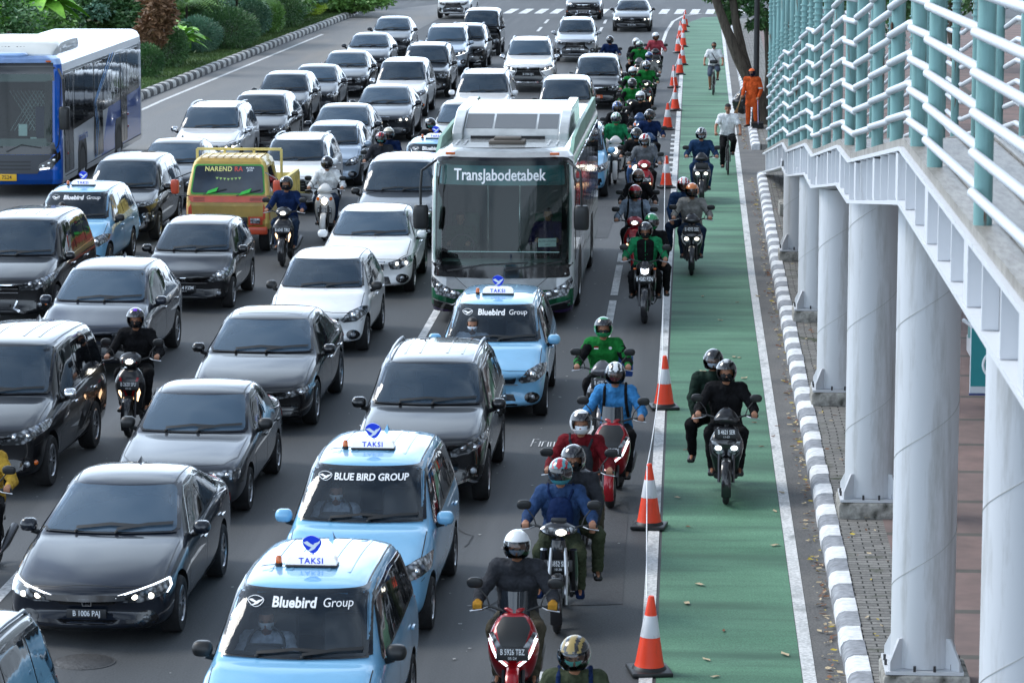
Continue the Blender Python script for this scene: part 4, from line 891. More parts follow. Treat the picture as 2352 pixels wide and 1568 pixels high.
place_car('avanza', 996, 333, 'light blue taxi showing only its roof, left behind the white and green bus', TB, 0, None, taxi='new', cat='taxi', group='light blue taxis', name='taxi')
place_car('corolla', 458, 909, 'old boxy grey sedan with square lamps and a dull bumper', GR, -1.0, None, None, mir=BLACK, hdl=BLACK)
place_car('innova', 3, 797, 'large black people carrier with chrome mirror at the left edge beside the purple visor rider', K_, -1.5, None)
place_car('hrv', 245, 624, 'dark grey crossover behind the rider with the purple visor', paint('slate', (.016, .020, .032), .2), -.8, None)
place_car('hatch', 452, 519, 'black hatchback in front of the yellow truck, front plate ending FZM', K_, -.5, '1534 FZM', '02-21')
place_car('camry', 613, 737, 'black sedan with glass roof and slatted lower grille, behind the old boxy grey sedan', K_, -.8, None)
place_car('hatch', 748, 598, 'white hatchback with dark door mirrors, in front of the white sedan with lit lamps', WH, -.5, None, mir=BLACK, lit=False)
place_car('rush', 988, 838, 'black sport utility car with grey roof rails, behind the taxi with capital lettering', K_, -.5, None, mir=K_)
place_car('innova', 43, 509, 'black people carrier cut by the left edge in front of the light blue taxi', K_, -.8, None, mir=K_)
place_car('xpander', 291, 373, 'black people carrier left of the yellow truck', K_, 0, None)
place_car('teana', 858, 489, 'white sedan with wide chrome grille and lit lamps left of the green bus', PW, .3, None, lit=True)
place_car('rush', 683, 324, 'white sport utility car behind the white scooter rider', PW, 0, None, lit=False, sc=.98)
place_car('pajero', 488, 249, 'tall white sport utility car with chrome mirrors beside the blue bus', WH, 0, None, lit=True)
place_car('sedan', 402, 332, 'black sedan peeking out between the tall white car and the people carrier', K_, 0, None)
place_car('crv', 599, 222, 'black crossover right behind the tall white car', K_, 0, None)
place_car('crv', 656, 174, 'dark grey crossover with tinted blue windscreen, fourth behind the tall white car', DG, 0, None, sc=.96)
place_car('sedan', 727, 157, 'dark grey sedan half hidden behind the crossover with the blue tinted windscreen', DG, 0, None)
place_car('teana', 797, 125, 'black sedan with wide chrome grille near the open lane', K_, 0, 'B 1802 RAE', lit=False)
place_car('camry', 850, 83, 'black sedan two behind the white people carrier', KB_, 0, None)
place_car('sedan', 903, 45, 'dark grey sedan standing first in the leftmost queue near the divider line', DG, 0, None, sc=1.05)
place_car('pajero', 1026, 65, 'silver blue sport utility car beside the black van', SB, 0, None, mir=SB)
place_car('suv', 981, 108, 'black sport utility car with tall roof rails in front of the silver blue one', K_, 0, None, rail=BLACK)
place_car('rush', 1072, 62, 'narrow glimpse of a black car between the silver blue car and the black van', K_, 0, None)
place_car('innova', 925, 144, 'white people carrier with chrome mirrors in the middle queue', WH, 0, None, sc=.98)
place_car('lexus', 887, 205, 'dark grey sedan with hourglass grille and one lit lamp', DG, 0, None, lit=True)
place_car('sedan', 790, 250, 'dark sedan behind the silver blue small car and two riders', KB_, 0, None, sc=1.04)
place_car('hatch', 766, 292, 'silver blue small car behind the rider in the white shirt', SB, 0, None)
place_car('innova', 922, 375, 'dark grey people carrier partly hidden by the left side of the green bus', DG, 0, None, mir=BLACK)
place_car('sedan', 1072, 243, 'champagne car just behind the roof of the green bus', CH_, 0, None, sc=1.1)
place_car('suv', 1111, 172, 'white sport utility car in the queue behind the green bus roof', WH, 0, None)
place_car('pajero', 1217, 95, 'large white sport utility car with three diamond badge and lit lamps facing the camera', WH, 1., 'B 1294 SJN', lit=True)
place_car('rush', 1324, 48, 'silver sport utility car standing behind the white one with the three diamond badge', SV, .5, 'B 2020 BKU', mir=SV)
place_car('avanza', 1373, 135, 'black people carrier with an orange front plate', K_, 0, '31-30', cat='car', platecol=mat('orange_plate', srgb(200, 90, 40), .5))
place_car('innova', 1300, 186, 'champagne people carrier behind the green bus roof on the right', CH_, 0, None, mir=BLACK, sc=.96)
place_car('rush', 1060, 5, 'white sport utility car at the top edge beside the black van', WH, -3, 'B 2734 SY', xyz=(-11.6, 158, 0))
place_car('innova', 1358, 5, 'black people carrier cut by the top edge in front of the zebra crossing', K_, 0, 'B 1386 UR', xyz=(-5.35, 157.5, 0), mir=K_)
place_car('merc', 1462, 5, 'black sedan with ring star badge and lit lamps, alone near the cone line', K_, 0, 'B 86 SML', xyz=(-2.80, 147.0, 0), lit=True)
place_car('suv', 40, 1380, 'black sport utility car cut by the bottom left corner with blue side reflections', K_, -2.0, None, xyz=(-6.15, 24.0, 0))
place_car('sedan', 0, 0, 'grey car crossing the junction at the very top, only its wheels visible', DG, 88, None, xyz=(-17.5, 182.6, 0), group='cars crossing the far junction')
place_car('sedan', 0, 0, 'black car crossing the junction near the top centre, only its sill visible', K_, 86, None, xyz=(-8.2, 181.8, 0), group='cars crossing the far junction')
# ================================================================ buses, truck, van
def plan_ring(w, L, yf, z, rc=.28, bulge=.16, rr=.12, n=9):
    """closed outline at height z, front at y=yf, rear at y=L"""
    P = []
    for k in range(-n, n+1):
        u = k/n; x = (w-rc)*u; P.append((x, yf+bulge*(abs(u)**2.2)))
    y0 = P[-1][1]
    for k in range(1, 6):
        a = pi/2*k/6; P.append((w-rc+rc*sin(a), y0+rc*1.2*(1-cos(a))))
    P.append((w, y0+rc*1.2))
    m = 24
    for k in range(1, m+1): P.append((w, lerp(y0+rc*1.2, L-rr, k/m)))
    P += [(w-rr*.3, L-rr*.3), (w-rr, L)]
    R_ = [(-x, y) for x, y in P[::-1]]
    P = P+[(w*.3, L), (-w*.3, L)]+[p for p in R_ if True]
    o = []
    for p in P:
        if not o or math.dist(o[-1], p) > 1e-4: o.append(p)
    if math.dist(o[0], o[-1]) < 1e-4: o.pop()
    return [V((x, y, z)) for x, y in o]
def big_shell(W, L, levels, colf, hole=None, **kw):
    """levels: (z, inset, yf)."""
    w = W/2; rings = [plan_ring(w-i, L-i*.6, yf, z, **kw) for z, i, yf in levels]; mb = MB(); n = len(rings[0])
    full = MB().loft(rings); bvh = BVHTree.FromPolygons(full.v, full.f)
    for r in range(len(rings)-1):
        for j in range(n):
            q = [rings[r][j], rings[r][(j+1) % n], rings[r+1][(j+1) % n], rings[r+1][j]]; c = sum(q, V())/4
            if hole and hole(c): continue
            mb.k = colf(c); mb.add(q, [[0, 1, 2, 3]])
    mb.k = colf(V((0, L/2, 99))); mb.add(rings[-1], [list(range(n))]); mb.k = 1; mb.add(rings[0], [list(range(n))[::-1]])
    return mb, bvh
def seeglass(name, tint, k=1.0):
    m = bpy.data.materials.new(name); m.use_nodes = True; t = m.node_tree; t.nodes.remove(t.nodes['Principled BSDF']); o = t.nodes['Material Output']
    tr = N_(t, 'ShaderNodeBsdfTransparent'); tr.inputs[0].default_value = (*tint, 1); g = N_(t, 'ShaderNodeBsdfGlossy'); g.inputs['Roughness'].default_value = .03
    f = N_(t, 'ShaderNodeFresnel'); f.inputs[0].default_value = 1.48; mx = N_(t, 'ShaderNodeMixShader')
    t.links.new(f.outputs[0], mx.inputs[0]); t.links.new(tr.outputs[0], mx.inputs[1]); t.links.new(g.outputs[0], mx.inputs[2]); t.links.new(mx.outputs[0], o.inputs[0]); return m
BUSGL = seeglass('bus_windscreen_glass', (.56, .70, .66))
def big_wheels(e, w, ys, r=.48, wd=.28):
    k = 'bw%.2f' % r
    if k not in CACHE: CACHE[k] = wheel_meshes(r, wd, 8)
    tm, rm = CACHE[k]
    for s in (-1, 1):
        for y in ys:
            o = ob('wheel', tm, [TYRE], e, (s*(w-wd/2+.01), y, r)); o.rotation_euler.z = 0 if s > 0 else pi; ob('rim', rm, [BLACK, ALLOY], o)
def white_bus():
    W, L, H = 2.42, 11.0, 2.92; w = W/2
    e = empty('city_bus', (-3.21, 53.3, 0), R(-.5)); tag(e, 'white and green bus with a large teal windscreen reading TransJabodetabek', 'bus')
    wh = paint('bus_white', (.66, .68, .69), 0, dirt=.08); gn = paint('bus_green', srgb(24, 92, 62), .1); pu = paint('bus_purple', srgb(48, 30, 72), .1); pg = mat('faded_green', srgb(120, 160, 140), .5, var=.15, vs=2)
    lv = [(.20, .03, .10), (.32, .0, .03), (.46, 0, .0), (.60, 0, .02), (.78, 0, .05), (1.0, 0, .07), (1.3, 0, .10), (1.6, 0, .14), (1.9, 0, .18), (2.2, 0, .23), (2.5, .0, .29), (2.68, .01, .34), (2.80, .03, .40), (2.88, .10, .52), (2.92, .24, .7)]
    def col(c):
        if c.z > 50 or c.z > 2.86: return 4
        if c.z < .30: return 3
        if c.y < .65: return 2 if c.z < .56 else 0
        return 2 if c.z < .50 or c.y > 4.5 and c.z < 2.8 else 0
    ws = [(-1.15, 1.0), (1.15, 1.0), (1.16, 2.0), (1.12, 2.73), (-1.12, 2.73), (-1.16, 2.0)]
    body, bv = big_shell(W, L, lv, col, hole=lambda c: c.y < .75 and 1.0 < c.z < 2.68 and abs(c.x) < 1.10)
    rfm = paint('bus_roof_dusty', (.40, .42, .42), 0, dirt=.12); ob('body', body.mesh('body', 35), [wh, BLACK, gn, pu, rfm], e)
    # windscreen surround, glass, teal sun band
    m = MB(); o_ = rnd(ws, .12); ribbon(m, bv, o_+[o_[0]], 'F', .13, .012); ob('windscreen_seal', m, [TRIM], e)
    m = MB(); patch(m, bv, rnd(ws, .12), 'F', .02, .12, .004); wsn = ob('windscreen', m, [BUSGL], e)
    m = MB(); patch(m, bv, rnd([(-1.06, 2.34), (1.06, 2.34), (1.03, 2.68), (-1.03, 2.68)], .05), 'F', .008, .12, .002); ob('sun_band', m, [glassmat('teal_film', srgb(24, 112, 120))], wsn)
    m = MB(); text_patch(m, bv, 'TransJabodetabek', -.04, 2.50, .262, off=.035, bold=.02, sx=.80); ob('lettering', m.mesh('lettering', fixn=False), [WHITE], wsn)
    m = MB(); patch(m, bv, [(.62, 1.32), (.92, 1.32), (.92, 1.46), (.62, 1.46)], 'F', .004, .1, .002); pp = ob('paper_notice', m, [mat('paper', (.75, .77, .78), .8)], wsn)
    m = MB(); text_patch(m, bv, 'RUTE UTAMA', .77, 1.41, .045, off=.028, bold=0); text_patch(m, bv, 'operasi', .77, 1.36, .03, off=.028, bold=0); ob('lettering', m.mesh('t', fixn=False), [BLACK], pp)
    m = MB(); patch(m, bv, rnd([(-1.15, .80), (1.15, .80), (1.12, 1.0), (-1.12, 1.0)], .06), 'F', .012, .1); ob('front_panel', m, [TRIM], e)
    for s in (-1, 1):
        m = MB(); ribbon(m, bv, [(s*.95 if s < 0 else .05, .93), (s*.1 if s < 0 else .55, 1.0), (s*.0 if s < 0 else 1.0, 1.07)] if s > 0 else [(-.9, .90), (-.3, 1.02), (.45, 1.06)], 'F', .03, .05); ob('wiper', m, [BLACK], e)
        hl = [(s*.60, .50), (s*.80, .44), (s*1.10, .50), (s*1.19, .72), (s*1.17, .80), (s*.98, .66), (s*.72, .56)]
        m = MB(); patch(m, bv, hl if s > 0 else hl[::-1], 'F', .012, .07); h = ob('headlight', m, [LENS], e)
        for x, z, r in ((.80, .52, .055), (.93, .56, .05), (1.06, .64, .045)):
            ob('bulb', MB().ell(cast(bv, s*x, z, 'F', .01)[0], (r, .03, r), 2), [CHROME], h)
        q = [(s*.72, .22), (s*1.15, .28), (s*1.15, .40), (s*.80, .33)]; m = MB(); patch(m, bv, q if s > 0 else q[::-1], 'F', .01, .08); ob('fog_light_surround', m, [TRIM], e)
        m = MB(); ribbon(m, bv, [(s*.70, .40), (s*.82, .34), (s*1.16, .42)], 'F', .02, .018); ob('chrome_strip', m, [CHROME], e)
        m = MB(); ribbon(m, bv, [(s*.45, .42), (s*.42, .50), (s*.80, .82)], 'F', .008, .006); ob('panel_seam', m, [SEAM], e)
        ob('marker_light', MB().box((s*.88, .50, 2.86), (.16, .07, .045), bev=.01), [AMBER], e)
        # mirrors
        x = s*(w+.14); mr = ob('mirror', MB().eloft([(1.62, .12, .09, .07), (1.66, .12, .125, .10), (1.95, .10, .13, .10), (2.03, .10, .10, .07)], 'z', 14, 3, x0=x), [BLACK], e)
        ob('mirror_arm', MB().tube([(s*(w-.1), .35, 2.75), (s*(w+.12), .1, 2.6), (x, .08, 2.3), (x, .1, 1.98)], .022), [BLACK], mr)
        # roof valance
        m = MB(); m.prism([(.9, 2.82), (1.6, 3.04), (4.0, 3.10), (10.2, 3.10), (10.6, 2.84)], s*(w-.10), s*(w-.04), 'x'); ob('roof_valance', m, [pg], e)
    for s, ax in ((-1, 'L'), (1, 'R')):
        yb = 1.0
        for i in range(7):
            a, b = yb+i*1.38, yb+i*1.38+1.32; z0 = 1.22 if i else 1.0
            m = MB(); patch(m, bv, rnd([(a, z0), (b, z0), (b, 2.62), (a, 2.62)], .06), ax, .008, .25); ob('side_window', m, [GLASS2], e)
        for i, (y0, y1) in enumerate(((.95, 3.2), (3.4, 5.4), (5.6, 8.4), (8.6, 10.6))):
            m = MB(); ribbon(m, bv, [(y0, .35), (y0, 1.1)], ax, .012, .004, .3); ribbon(m, bv, [(y0, .75+.1*(i % 2)), (y1, .75+.1*(i % 2))], ax, .012, .004, .3); ob('panel_seam', m, [SEAM], e)
        m = MB(); ribbon(m, bv, [(.9, 1.12), (10.6, 1.12)], ax, .03, .012, .4); ob('side_stripe', m, [wh], e)
        for yy in (2.7, 7.9):
            m = MB(); patch(m, bv, rnd([(yy-.58, .19), (yy+.58, .19), (yy+.56, .8), (yy+.35, 1.06), (yy-.35, 1.06), (yy-.56, .8)], .1), ax, .005, .2); ob('wheel_arch', m, [SEAM], e)
    # roof things
    ac = MB(); prof = [(2.50, 2.86), (2.50, 3.02), (2.62, 3.10), (3.45, 3.34), (3.8, 3.38), (6.3, 3.38), (7.0, 2.86)]
    for x0, x1 in ((-1.02, -.84), (.84, 1.02)): ac.prism(prof, x0, x1, 'x')
    ac.prism([(2.60, 2.86), (2.60, 2.98), (2.72, 3.07), (3.50, 3.295), (3.8, 3.33), (6.3, 3.33), (6.9, 2.86)], -.84, .84, 'x')
    a = ob('air_conditioner', ev(ac.mesh('ac'), [('BEVEL', dict(width=.02, segments=2))]), [rfm], e)
    for x0, x1 in ((-.81, -.34), (-.30, .42), (.46, .81)):
        ob('grille_panel', MB().add([(x0, 2.78, 3.095), (x1, 2.78, 3.095), (x1, 3.46, 3.292), (x0, 3.46, 3.292), (x0, 2.78, 3.05), (x1, 2.78, 3.05), (x1, 3.46, 3.25), (x0, 3.46, 3.25)], [[0, 1, 2, 3], [0, 4, 5, 1], [1, 5, 6, 2], [3, 2, 6, 7], [0, 3, 7, 4]]), [mat('dark_mesh', (.10, .11, .12), .6, bump=.4, bs=120)], a)
    ob('vent_slot', MB().box((-.45, 2.592, 2.95), (.5, .03, .05)).box((.25, 2.592, 2.95), (.7, .03, .05)), [SEAM], a)
    ob('roof_hatch', MB().box((0, 1.75, 2.95), (.62, .5, .06), bev=.02).box((0, 1.8, 3.0), (.46, .34, .06), bev=.02), [mat('weathered_hatch', (.10, .085, .07), .8)], e)
    for s in (-1, 1): ob('roof_rib', MB().box((s*.72, 1.75, 2.935), (.03, .9, .02)).box((s*.86, 1.75, 2.935), (.03, .9, .02)), [wh], e)
    # interior
    ob('dashboard', MB().box((0, .62, .96), (2.2, .55, .16), bev=.05), [mat('grey_dash', (.34, .38, .37), .6)], e)
    ob('cabin_floor', MB().box((0, 5.5, .62), (2.3, 9.6, .04)), [mat('cabin_floor', (.10, .11, .11), .7)], e)
    for x in (-.72, .72): ob('seat', MB().box((x, 1.55, .95), (.5, .5, .14), bev=.05).box((x, 1.82, 1.35), (.5, .14, .75), bev=.05), [mat('seat_green', srgb(40, 80, 66), .8)], e)
    ob('cabin_partition', MB().box((0, 3.3, 1.6), (2.3, .05, 1.9)), [mat('cabin_grey', (.16, .18, .18), .7)], e)
    ob('grab_rail', MB().tube([(-.95, .75, 1.16), (.95, .75, 1.16)], .012).tube([(-.3, 1.2, 1.1), (-.3, 1.2, 2.6)], .015).tube([(.25, 1.2, 1.1), (.25, 1.2, 2.6)], .015), [CHROME], e)
    st = MB().tube([(.72+.2*cos(a), .98+.07*sin(a), 1.22+.2*sin(a)) for a in [2*pi*i/16 for i in range(16)]], .014, 6, True); st.v = [V((-v.x, v.y, v.z)) for v in st.v]; ob('steering_wheel', st, [BLACK], e)
    big_wheels(e, w, (2.7, 7.9)); return e
WB = white_bus()
def blue_bus():
    W, L, H = 2.5, 12.4, 3.1; w = W/2
    e = empty('city_bus', (-15.85, 73.2, 0), R(1.0)); e.scale = (1, 1, 1.05); tag(e, 'blue and white city bus with black windscreen, cut by the left edge of the photo', 'bus')
    bl = paint('bus_blue', srgb(6, 84, 176), .0); wh = paint('bus_offwhite', (.60, .64, .68), .1); rf = paint('bus_roof_blue', srgb(150, 180, 222), .0, dirt=.06)
    lv = [(.28, .03, .04), (.38, 0, 0), (.6, 0, .0), (.8, 0, .02), (1.1, 0, .05), (1.5, 0, .08), (2.0, 0, .12), (2.4, 0, .16), (2.75, 0, .20), (2.90, .02, .26), (3.02, .08, .36), (3.08, .2, .5)]
    def col(c):
        if c.z > 50: return 3
        if c.z > 2.95: return 3
        if c.y < .55: return 2
        return 0
    body, bv = big_shell(W, L, lv, col, rc=.2, bulge=.12, hole=lambda c: c.y < .4 and 1.1 < c.z < 2.7 and abs(c.x) < 1.02)
    ob('body', body.mesh('body', 35), [wh, BLACK, bl, rf], e)
    for s, ax in ((-1, 'L'), (1, 'R')):
        m = MB(); patch(m, bv, rnd([(.55, 1.32), (11.9, 1.62), (11.9, 2.74), (.55, 2.74)], .08), ax, .006, .3); ob('window_trim', m, [TRIM], e)
        m = MB(); patch(m, bv, [(5.7, .40), (12.1, .40), (12.1, 1.66), (6.9, 1.50)], ax, .004, .25); ob('rear_side_paint', m, [bl], e)
        for a, b in ((2.0, 3.3), (3.35, 4.55), (6.1, 7.4), (7.45, 8.7), (9.8, 11.7)):
            m = MB(); patch(m, bv, rnd([(a, 1.42+.026*a), (b, 1.42+.026*b), (b, 2.68), (a, 2.68)], .05), ax, .012, .3); ob('side_window', m, [GLASS2], e)
        for a, b in ((.62, 1.75), (4.75, 5.95), (8.8, 9.75)):
            m = MB(); patch(m, bv, rnd([(a, .48), (b, .48), (b, 2.66), (a, 2.66)], .04), ax, .014, .3); d = ob('door', m, [GLASS2], e)
            m = MB()
            for yy in (a, (a+b)/2, b): ribbon(m, bv, [(yy, .5), (yy, 2.66)], ax, .03, .022, .3)
            ob('door_frame', m, [BLACK], d)
        for k, c in ((0, 'b'), (.22, 'b'), (.42, 'w')):
            m = MB(); ribbon(m, bv, [(6.2+k-1.5, .45), (6.05+k-1.0, 1.2), (5.9+k*.8-1.2, 1.75), (7.2+k*2.0, 2.75)], ax, .05, .018, .3); ob('side_stripe', m, [mat('stripe_light_blue', srgb(70, 150, 220), .4) if c == 'b' else wh], e)
        m = MB(); text_patch(m, bv, 'transjakarta' if s > 0 else 'transjakarta', 3.1, 1.12, .26, axis=ax, off=.015, bold=.02)
        if s < 0:
            m.v = [V((v.x, 6.2-v.y, v.z)) for v in m.v]
        ob('lettering', m.mesh('lettering', fixn=False), [bl], e)
        m = MB(); ribbon(m, bv, [(.6, .42), (12.1, .42)], ax, .02, .01, .5); ribbon(m, bv, [(4.6, .5), (4.6, 1.3)], ax, .01, .006, .3); ribbon(m, bv, [(9.8, .5), (9.8, 1.4)], ax, .01, .006, .3); ob('panel_seam', m, [SEAM], e)
        for yy in (3.0, 8.4):
            m = MB(); patch(m, bv, rnd([(yy-.62, .27), (yy+.62, .27), (yy+.6, .8), (yy+.4, 1.12), (yy-.4, 1.12), (yy-.6, .8)], .1), ax, .010, .2); ob('wheel_arch', m, [SEAM], e)
        for yy, z in ((1.0, .9), (9.9, .8), (9.9, 1.1)): ob('reflector', MB().box((s*(w+.012), yy, z), (.03, .09, .06), bev=.01), [REDL], e)
        hl = [(s*.72, .60), (s*1.02, .62), (s*1.21, .84), (s*1.20, 1.0), (s*1.0, .84), (s*.74, .72)]
        m = MB(); patch(m, bv, hl if s > 0 else hl[::-1], 'F', .016, .08); h = ob('headlight', m, [TRIM], e)
        for x, z in ((.84, .68), (.97, .74), (1.08, .81)): ob('bulb', MB().ell(cast(bv, s*x, z, 'F', .02)[0], (.045, .03, .045), 2), [CHROME], h)
        m = MB(); ribbon(m, bv, [(s*.76, .615), (s*.98, .64)], 'F', .035, .035); ob('running_light', m, [LITW], h)
        x = s*(w+.12); mr = ob('mirror', MB().eloft([(1.5, .0, .09, .07), (1.54, .0, .12, .10), (1.92, .0, .13, .10), (2.0, .02, .10, .07)], 'z', 14, 3, x0=x), [BLACK], e)
        ob('mirror_arm', MB().tube([(s*(w-.05), .3, 2.8), (s*(w+.10), 0, 2.6), (x, 0, 1.98)], .03), [BLACK], mr)
    o_ = rnd([(-1.02, 1.12), (1.02, 1.12), (1.06, 2.7), (-1.06, 2.7)], .1)
    m = MB(); ribbon(m, bv, o_+[o_[0]], 'F', .34, .010); patch(m, bv, [(-1.15, .94), (1.15, .94), (1.08, 1.2), (-1.08, 1.2)], 'F', .012, .1); patch(m, bv, [(-1.1, 2.55), (1.1, 2.55), (1.06, 2.93), (-1.06, 2.93)], 'F', .012, .1); ob('windscreen_seal', m, [TRIM], e)
    m = MB(); patch(m, bv, o_, 'F', .02, .15, .004); wsn = ob('windscreen', m, [BUSGL], e)
    m = MB(); ribbon(m, bv, [(0, 1.0), (.35, 1.15), (.8, 1.08)], 'F', .03, .05); ribbon(m, bv, [(-.9, 1.0), (-.4, 1.15), (-.1, 1.1)], 'F', .03, .05); ob('wiper', m, [BLACK], e)
    m = MB(); patch(m, bv, [(-.70, .52), (.70, .52), (1.05, .93), (-1.05, .93)], 'F', .010, .1); ob('grille', m, [mat('grille_slate', (.045, .05, .06), .5)], e)
    m = MB()
    for z in (.62, .70, .78): ribbon(m, bv, [(-.55, z), (.55, z)], 'F', .03, .02)
    ob('grille_slats', m, [BLACK], e)
    ob('marker_light', MB().box((.95, .40, 2.97), (.12, .05, .035)), [AMBER], e); ob('marker_light', MB().box((-.95, .40, 2.97), (.12, .05, .035)), [AMBER], e)
    plate_part(e, '7524', (0, -.02, .44), .46, .15, col=mat('plate_yellow', srgb(226, 176, 30), .5), tcol=BLACK)
    # roof unit with slots
    ac = MB(); ac.eloft([(.9, 3.08, .95, .02), (1.15, 3.14, 1.02, .14), (1.7, 3.18, 1.05, .22), (3.8, 3.18, 1.05, .22), (4.6, 3.10, .95, .06)], 'y', 22, 5); a = ob('air_conditioner', ac, [paint('ac_cream', (.62, .63, .60), 0)], e)
    for s in (-1, 1):
        for i in range(11): ob('vent_slot', MB().box((s*(.10+i*.077), 1.12+.006*i, 3.19), (.035, .07, .13)), [SEAM], a)
    ob('roof_hatch', MB().eloft([(3.05, .72, .4, .25), (3.10, .72, .42, .27), (3.14, .72, .38, .23)], 'z', 18, 4), [rf], e)
    # driver's cab
    ob('dashboard', MB().box((0, .62, 1.05), (2.2, .5, .2), bev=.05), [mat('grey_dash', (.34, .38, .37), .6)], e)
    ob('cabin_partition', MB().box((.6, 2.2, 1.8), (.9, .04, 1.6)).box((-.3, 3.2, 1.7), (2.0, .04, 1.9)), [mat('cabin_dark', (.06, .065, .07), .7)], e)
    ob('seat', MB().box((.6, 1.6, 1.1), (.5, .5, .14), bev=.05).box((.6, 1.85, 1.5), (.5, .14, .75), bev=.05), [mat('seat_blue', srgb(30, 50, 90), .8)], e)
    m = MB()
    for i in range(-4, 5): m.cyl((.35+i*.09-.3, 2.15, 1.3), (.35+i*.09+.3, 2.15, 2.2), .008, n=5); m.cyl((.35+i*.09+.3, 2.14, 1.3), (.35+i*.09-.3, 2.14, 2.2), .008, n=5)
    ob('cabin_grille', m, [WHITE], e)
    for x, z, ww, hh in ((-.45, 1.35, .22, .28), (.28, 1.35, .2, .26), (.55, 1.24, .14, .08)): m = MB(); patch(m, bv, [(x, z), (x+ww, z), (x+ww, z+hh), (x, z+hh)], 'F', .006, .12, .002); ob('paper_notice', m, [mat('paper', (.75, .77, .78), .8)], wsn)
    big_wheels(e, w, (3.0, 8.4), .5); return e
BB = blue_bus()
def truck():
    e = empty('pickup_truck', (-9.22, 62.9, 0), R(-.5)); tag(e, 'yellow truck with orange grille and mirrors, open cargo bed and sticker lettering', 'truck')
    W, L = 1.66, 1.55; w = W/2; ye = mat('truck_yellow', srgb(216, 186, 104), .45, coat=.3, var=.12, vs=3); og = mat('truck_orange', srgb(196, 72, 40), .45, coat=.3, var=.1, vs=4); YB = mat('bed_yellow', srgb(214, 196, 120), .65, var=.2, vs=5)
    lv = [(.48, .02, .06), (.6, 0, .0), (.95, 0, .0), (1.10, 0, .03), (1.18, 0, .06), (1.45, .04, .17), (1.72, .09, .29), (1.80, .12, .34), (1.86, .18, .44), (1.88, .26, .6)]
    body, bv = big_shell(W, L, lv, lambda c: 0, rc=.08, bulge=.03, rr=.05)
    cab = ob('cab', body.mesh('cab', 35), [ye, BLACK], e)
    o_ = rnd([(-.72, 1.20), (.72, 1.20), (.66, 1.72), (-.66, 1.72)], .06)
    m = MB(); patch(m, bv, rnd([(-.75, 1.17), (.75, 1.17), (.69, 1.75), (-.69, 1.75)], .07), 'F', .004, .1); ob('windscreen_seal', m, [mat('green_seal', srgb(70, 150, 60), .6)], e)
    m = MB(); patch(m, bv, o_, 'F', .010, .1); ws = ob('windscreen', m, [GLASS], e)
    m = MB(); text_patch(m, bv, 'NAREND', -.20, 1.655, .125, bold=.025, sp=1.12); ob('lettering', m.mesh('t', fixn=False), [mat('letter_cream', srgb(222, 214, 130), .6)], ws)
    m = MB(); text_patch(m, bv, 'RA', .20, 1.655, .125, bold=.025, sp=1.1); ob('lettering', m.mesh('t', fixn=False), [mat('letter_red', srgb(206, 74, 60), .6)], ws)
    m = MB(); text_patch(m, bv, 'PUTRA', .43, 1.675, .05, bold=.02); text_patch(m, bv, 'JAYA', .43, 1.63, .05, bold=.02); ob('lettering', m.mesh('t', fixn=False), [WHITE], ws)
    m = MB()
    for i in range(7): x = -.25+i*.075; patch(m, bv, [(x, 1.50-.02*(1-abs(i-3)/3)), (x+.03, 1.455-.02*(1-abs(i-3)/3)), (x+.06, 1.50-.02*(1-abs(i-3)/3))], 'F', .014, .1)
    ob('bunting', m, [mat('pale_green', srgb(160, 190, 110), .7)], ws)
    for a in ((-.48, 1.16, -.02, 1.27), (.18, 1.14, .66, 1.26)):
        m = MB(); ribbon(m, bv, [(a[0], a[1]), (a[2], a[3])], 'F', .018, .04); wi = ob('wiper', m, [BLACK], e)
        m = MB(); patch(m, bv, [(a[0]+.05, a[1]), (a[0]+.26, a[1]+.06), (a[0]+.30, a[1]+.14), (a[0]+.10, a[1]+.07)], 'F', .05, .1); ob('wiper_guard', m, [mat('bright_green', srgb(60, 190, 70), .6)], wi)
    m = MB(); patch(m, bv, [(-.80, 1.02), (.80, 1.02), (.78, 1.14), (-.78, 1.14)], 'F', .006, .12); ob('front_band', m, [og], e)
    m = MB()
    for s in (-1, 1):
        for k in range(3): ribbon(m, bv, [(s*.45, 1.05+k*.025), (s*.68, 1.05+k*.025)], 'F', .008, .010)
    ob('vent_slot', m, [SEAM], e)
    for s in (-1, 1):
        m = MB(); q = [(s*.70, .66), (s*.83, .66), (s*.83, .98), (s*.72, .98)]; patch(m, bv, q if s > 0 else q[::-1], 'F', .008, .1); ob('corner_panel', m, [og], e)
        m = MB(); q = [(s*.42, .58), (s*.70, .58), (s*.70, .74), (s*.42, .74)]; patch(m, bv, q if s > 0 else q[::-1], 'F', .014, .1); h = ob('headlight', m, [og], e)
        ob('bulb', MB().box((s*.56, -.02, .66), (.20, .05, .11), bev=.02), [LENS], h)
        mr = ob('mirror', MB().eloft([(1.20, -.10, .05, .04), (1.24, -.10, .08, .05), (1.44, -.10, .085, .05), (1.48, -.10, .05, .04)], 'z', 12, 3, x0=s*1.02), [og], e)
        ob('mirror_arm', MB().tube([(s*.76, .1, 1.14), (s*1.02, -.08, 1.16), (s*1.02, -.08, 1.5), (s*.74, .2, 1.6)], .012), [STEEL], mr)
        ax = 'R' if s > 0 else 'L'; m = MB(); patch(m, bv, rnd([(.30, 1.2), (1.25, 1.2), (1.25, 1.68), (.50, 1.68)], .05), ax, .006, .15); ob('side_window', m, [GLASS2], e)
        m = MB(); ribbon(m, bv, [(.25, .6), (.25, 1.15)], ax, .01, .004); ribbon(m, bv, [(1.35, .6), (1.35, 1.75)], ax, .01, .004); ob('panel_seam', m, [SEAM], e)
        ob('mud_flap', MB().box((s*.66, 1.06, .22), (.30, .02, .30)), [BLACK], e)
    ob('grille', MB().box((0, -.012, .66), (.80, .03, .14), bev=.01), [BLACK], e)
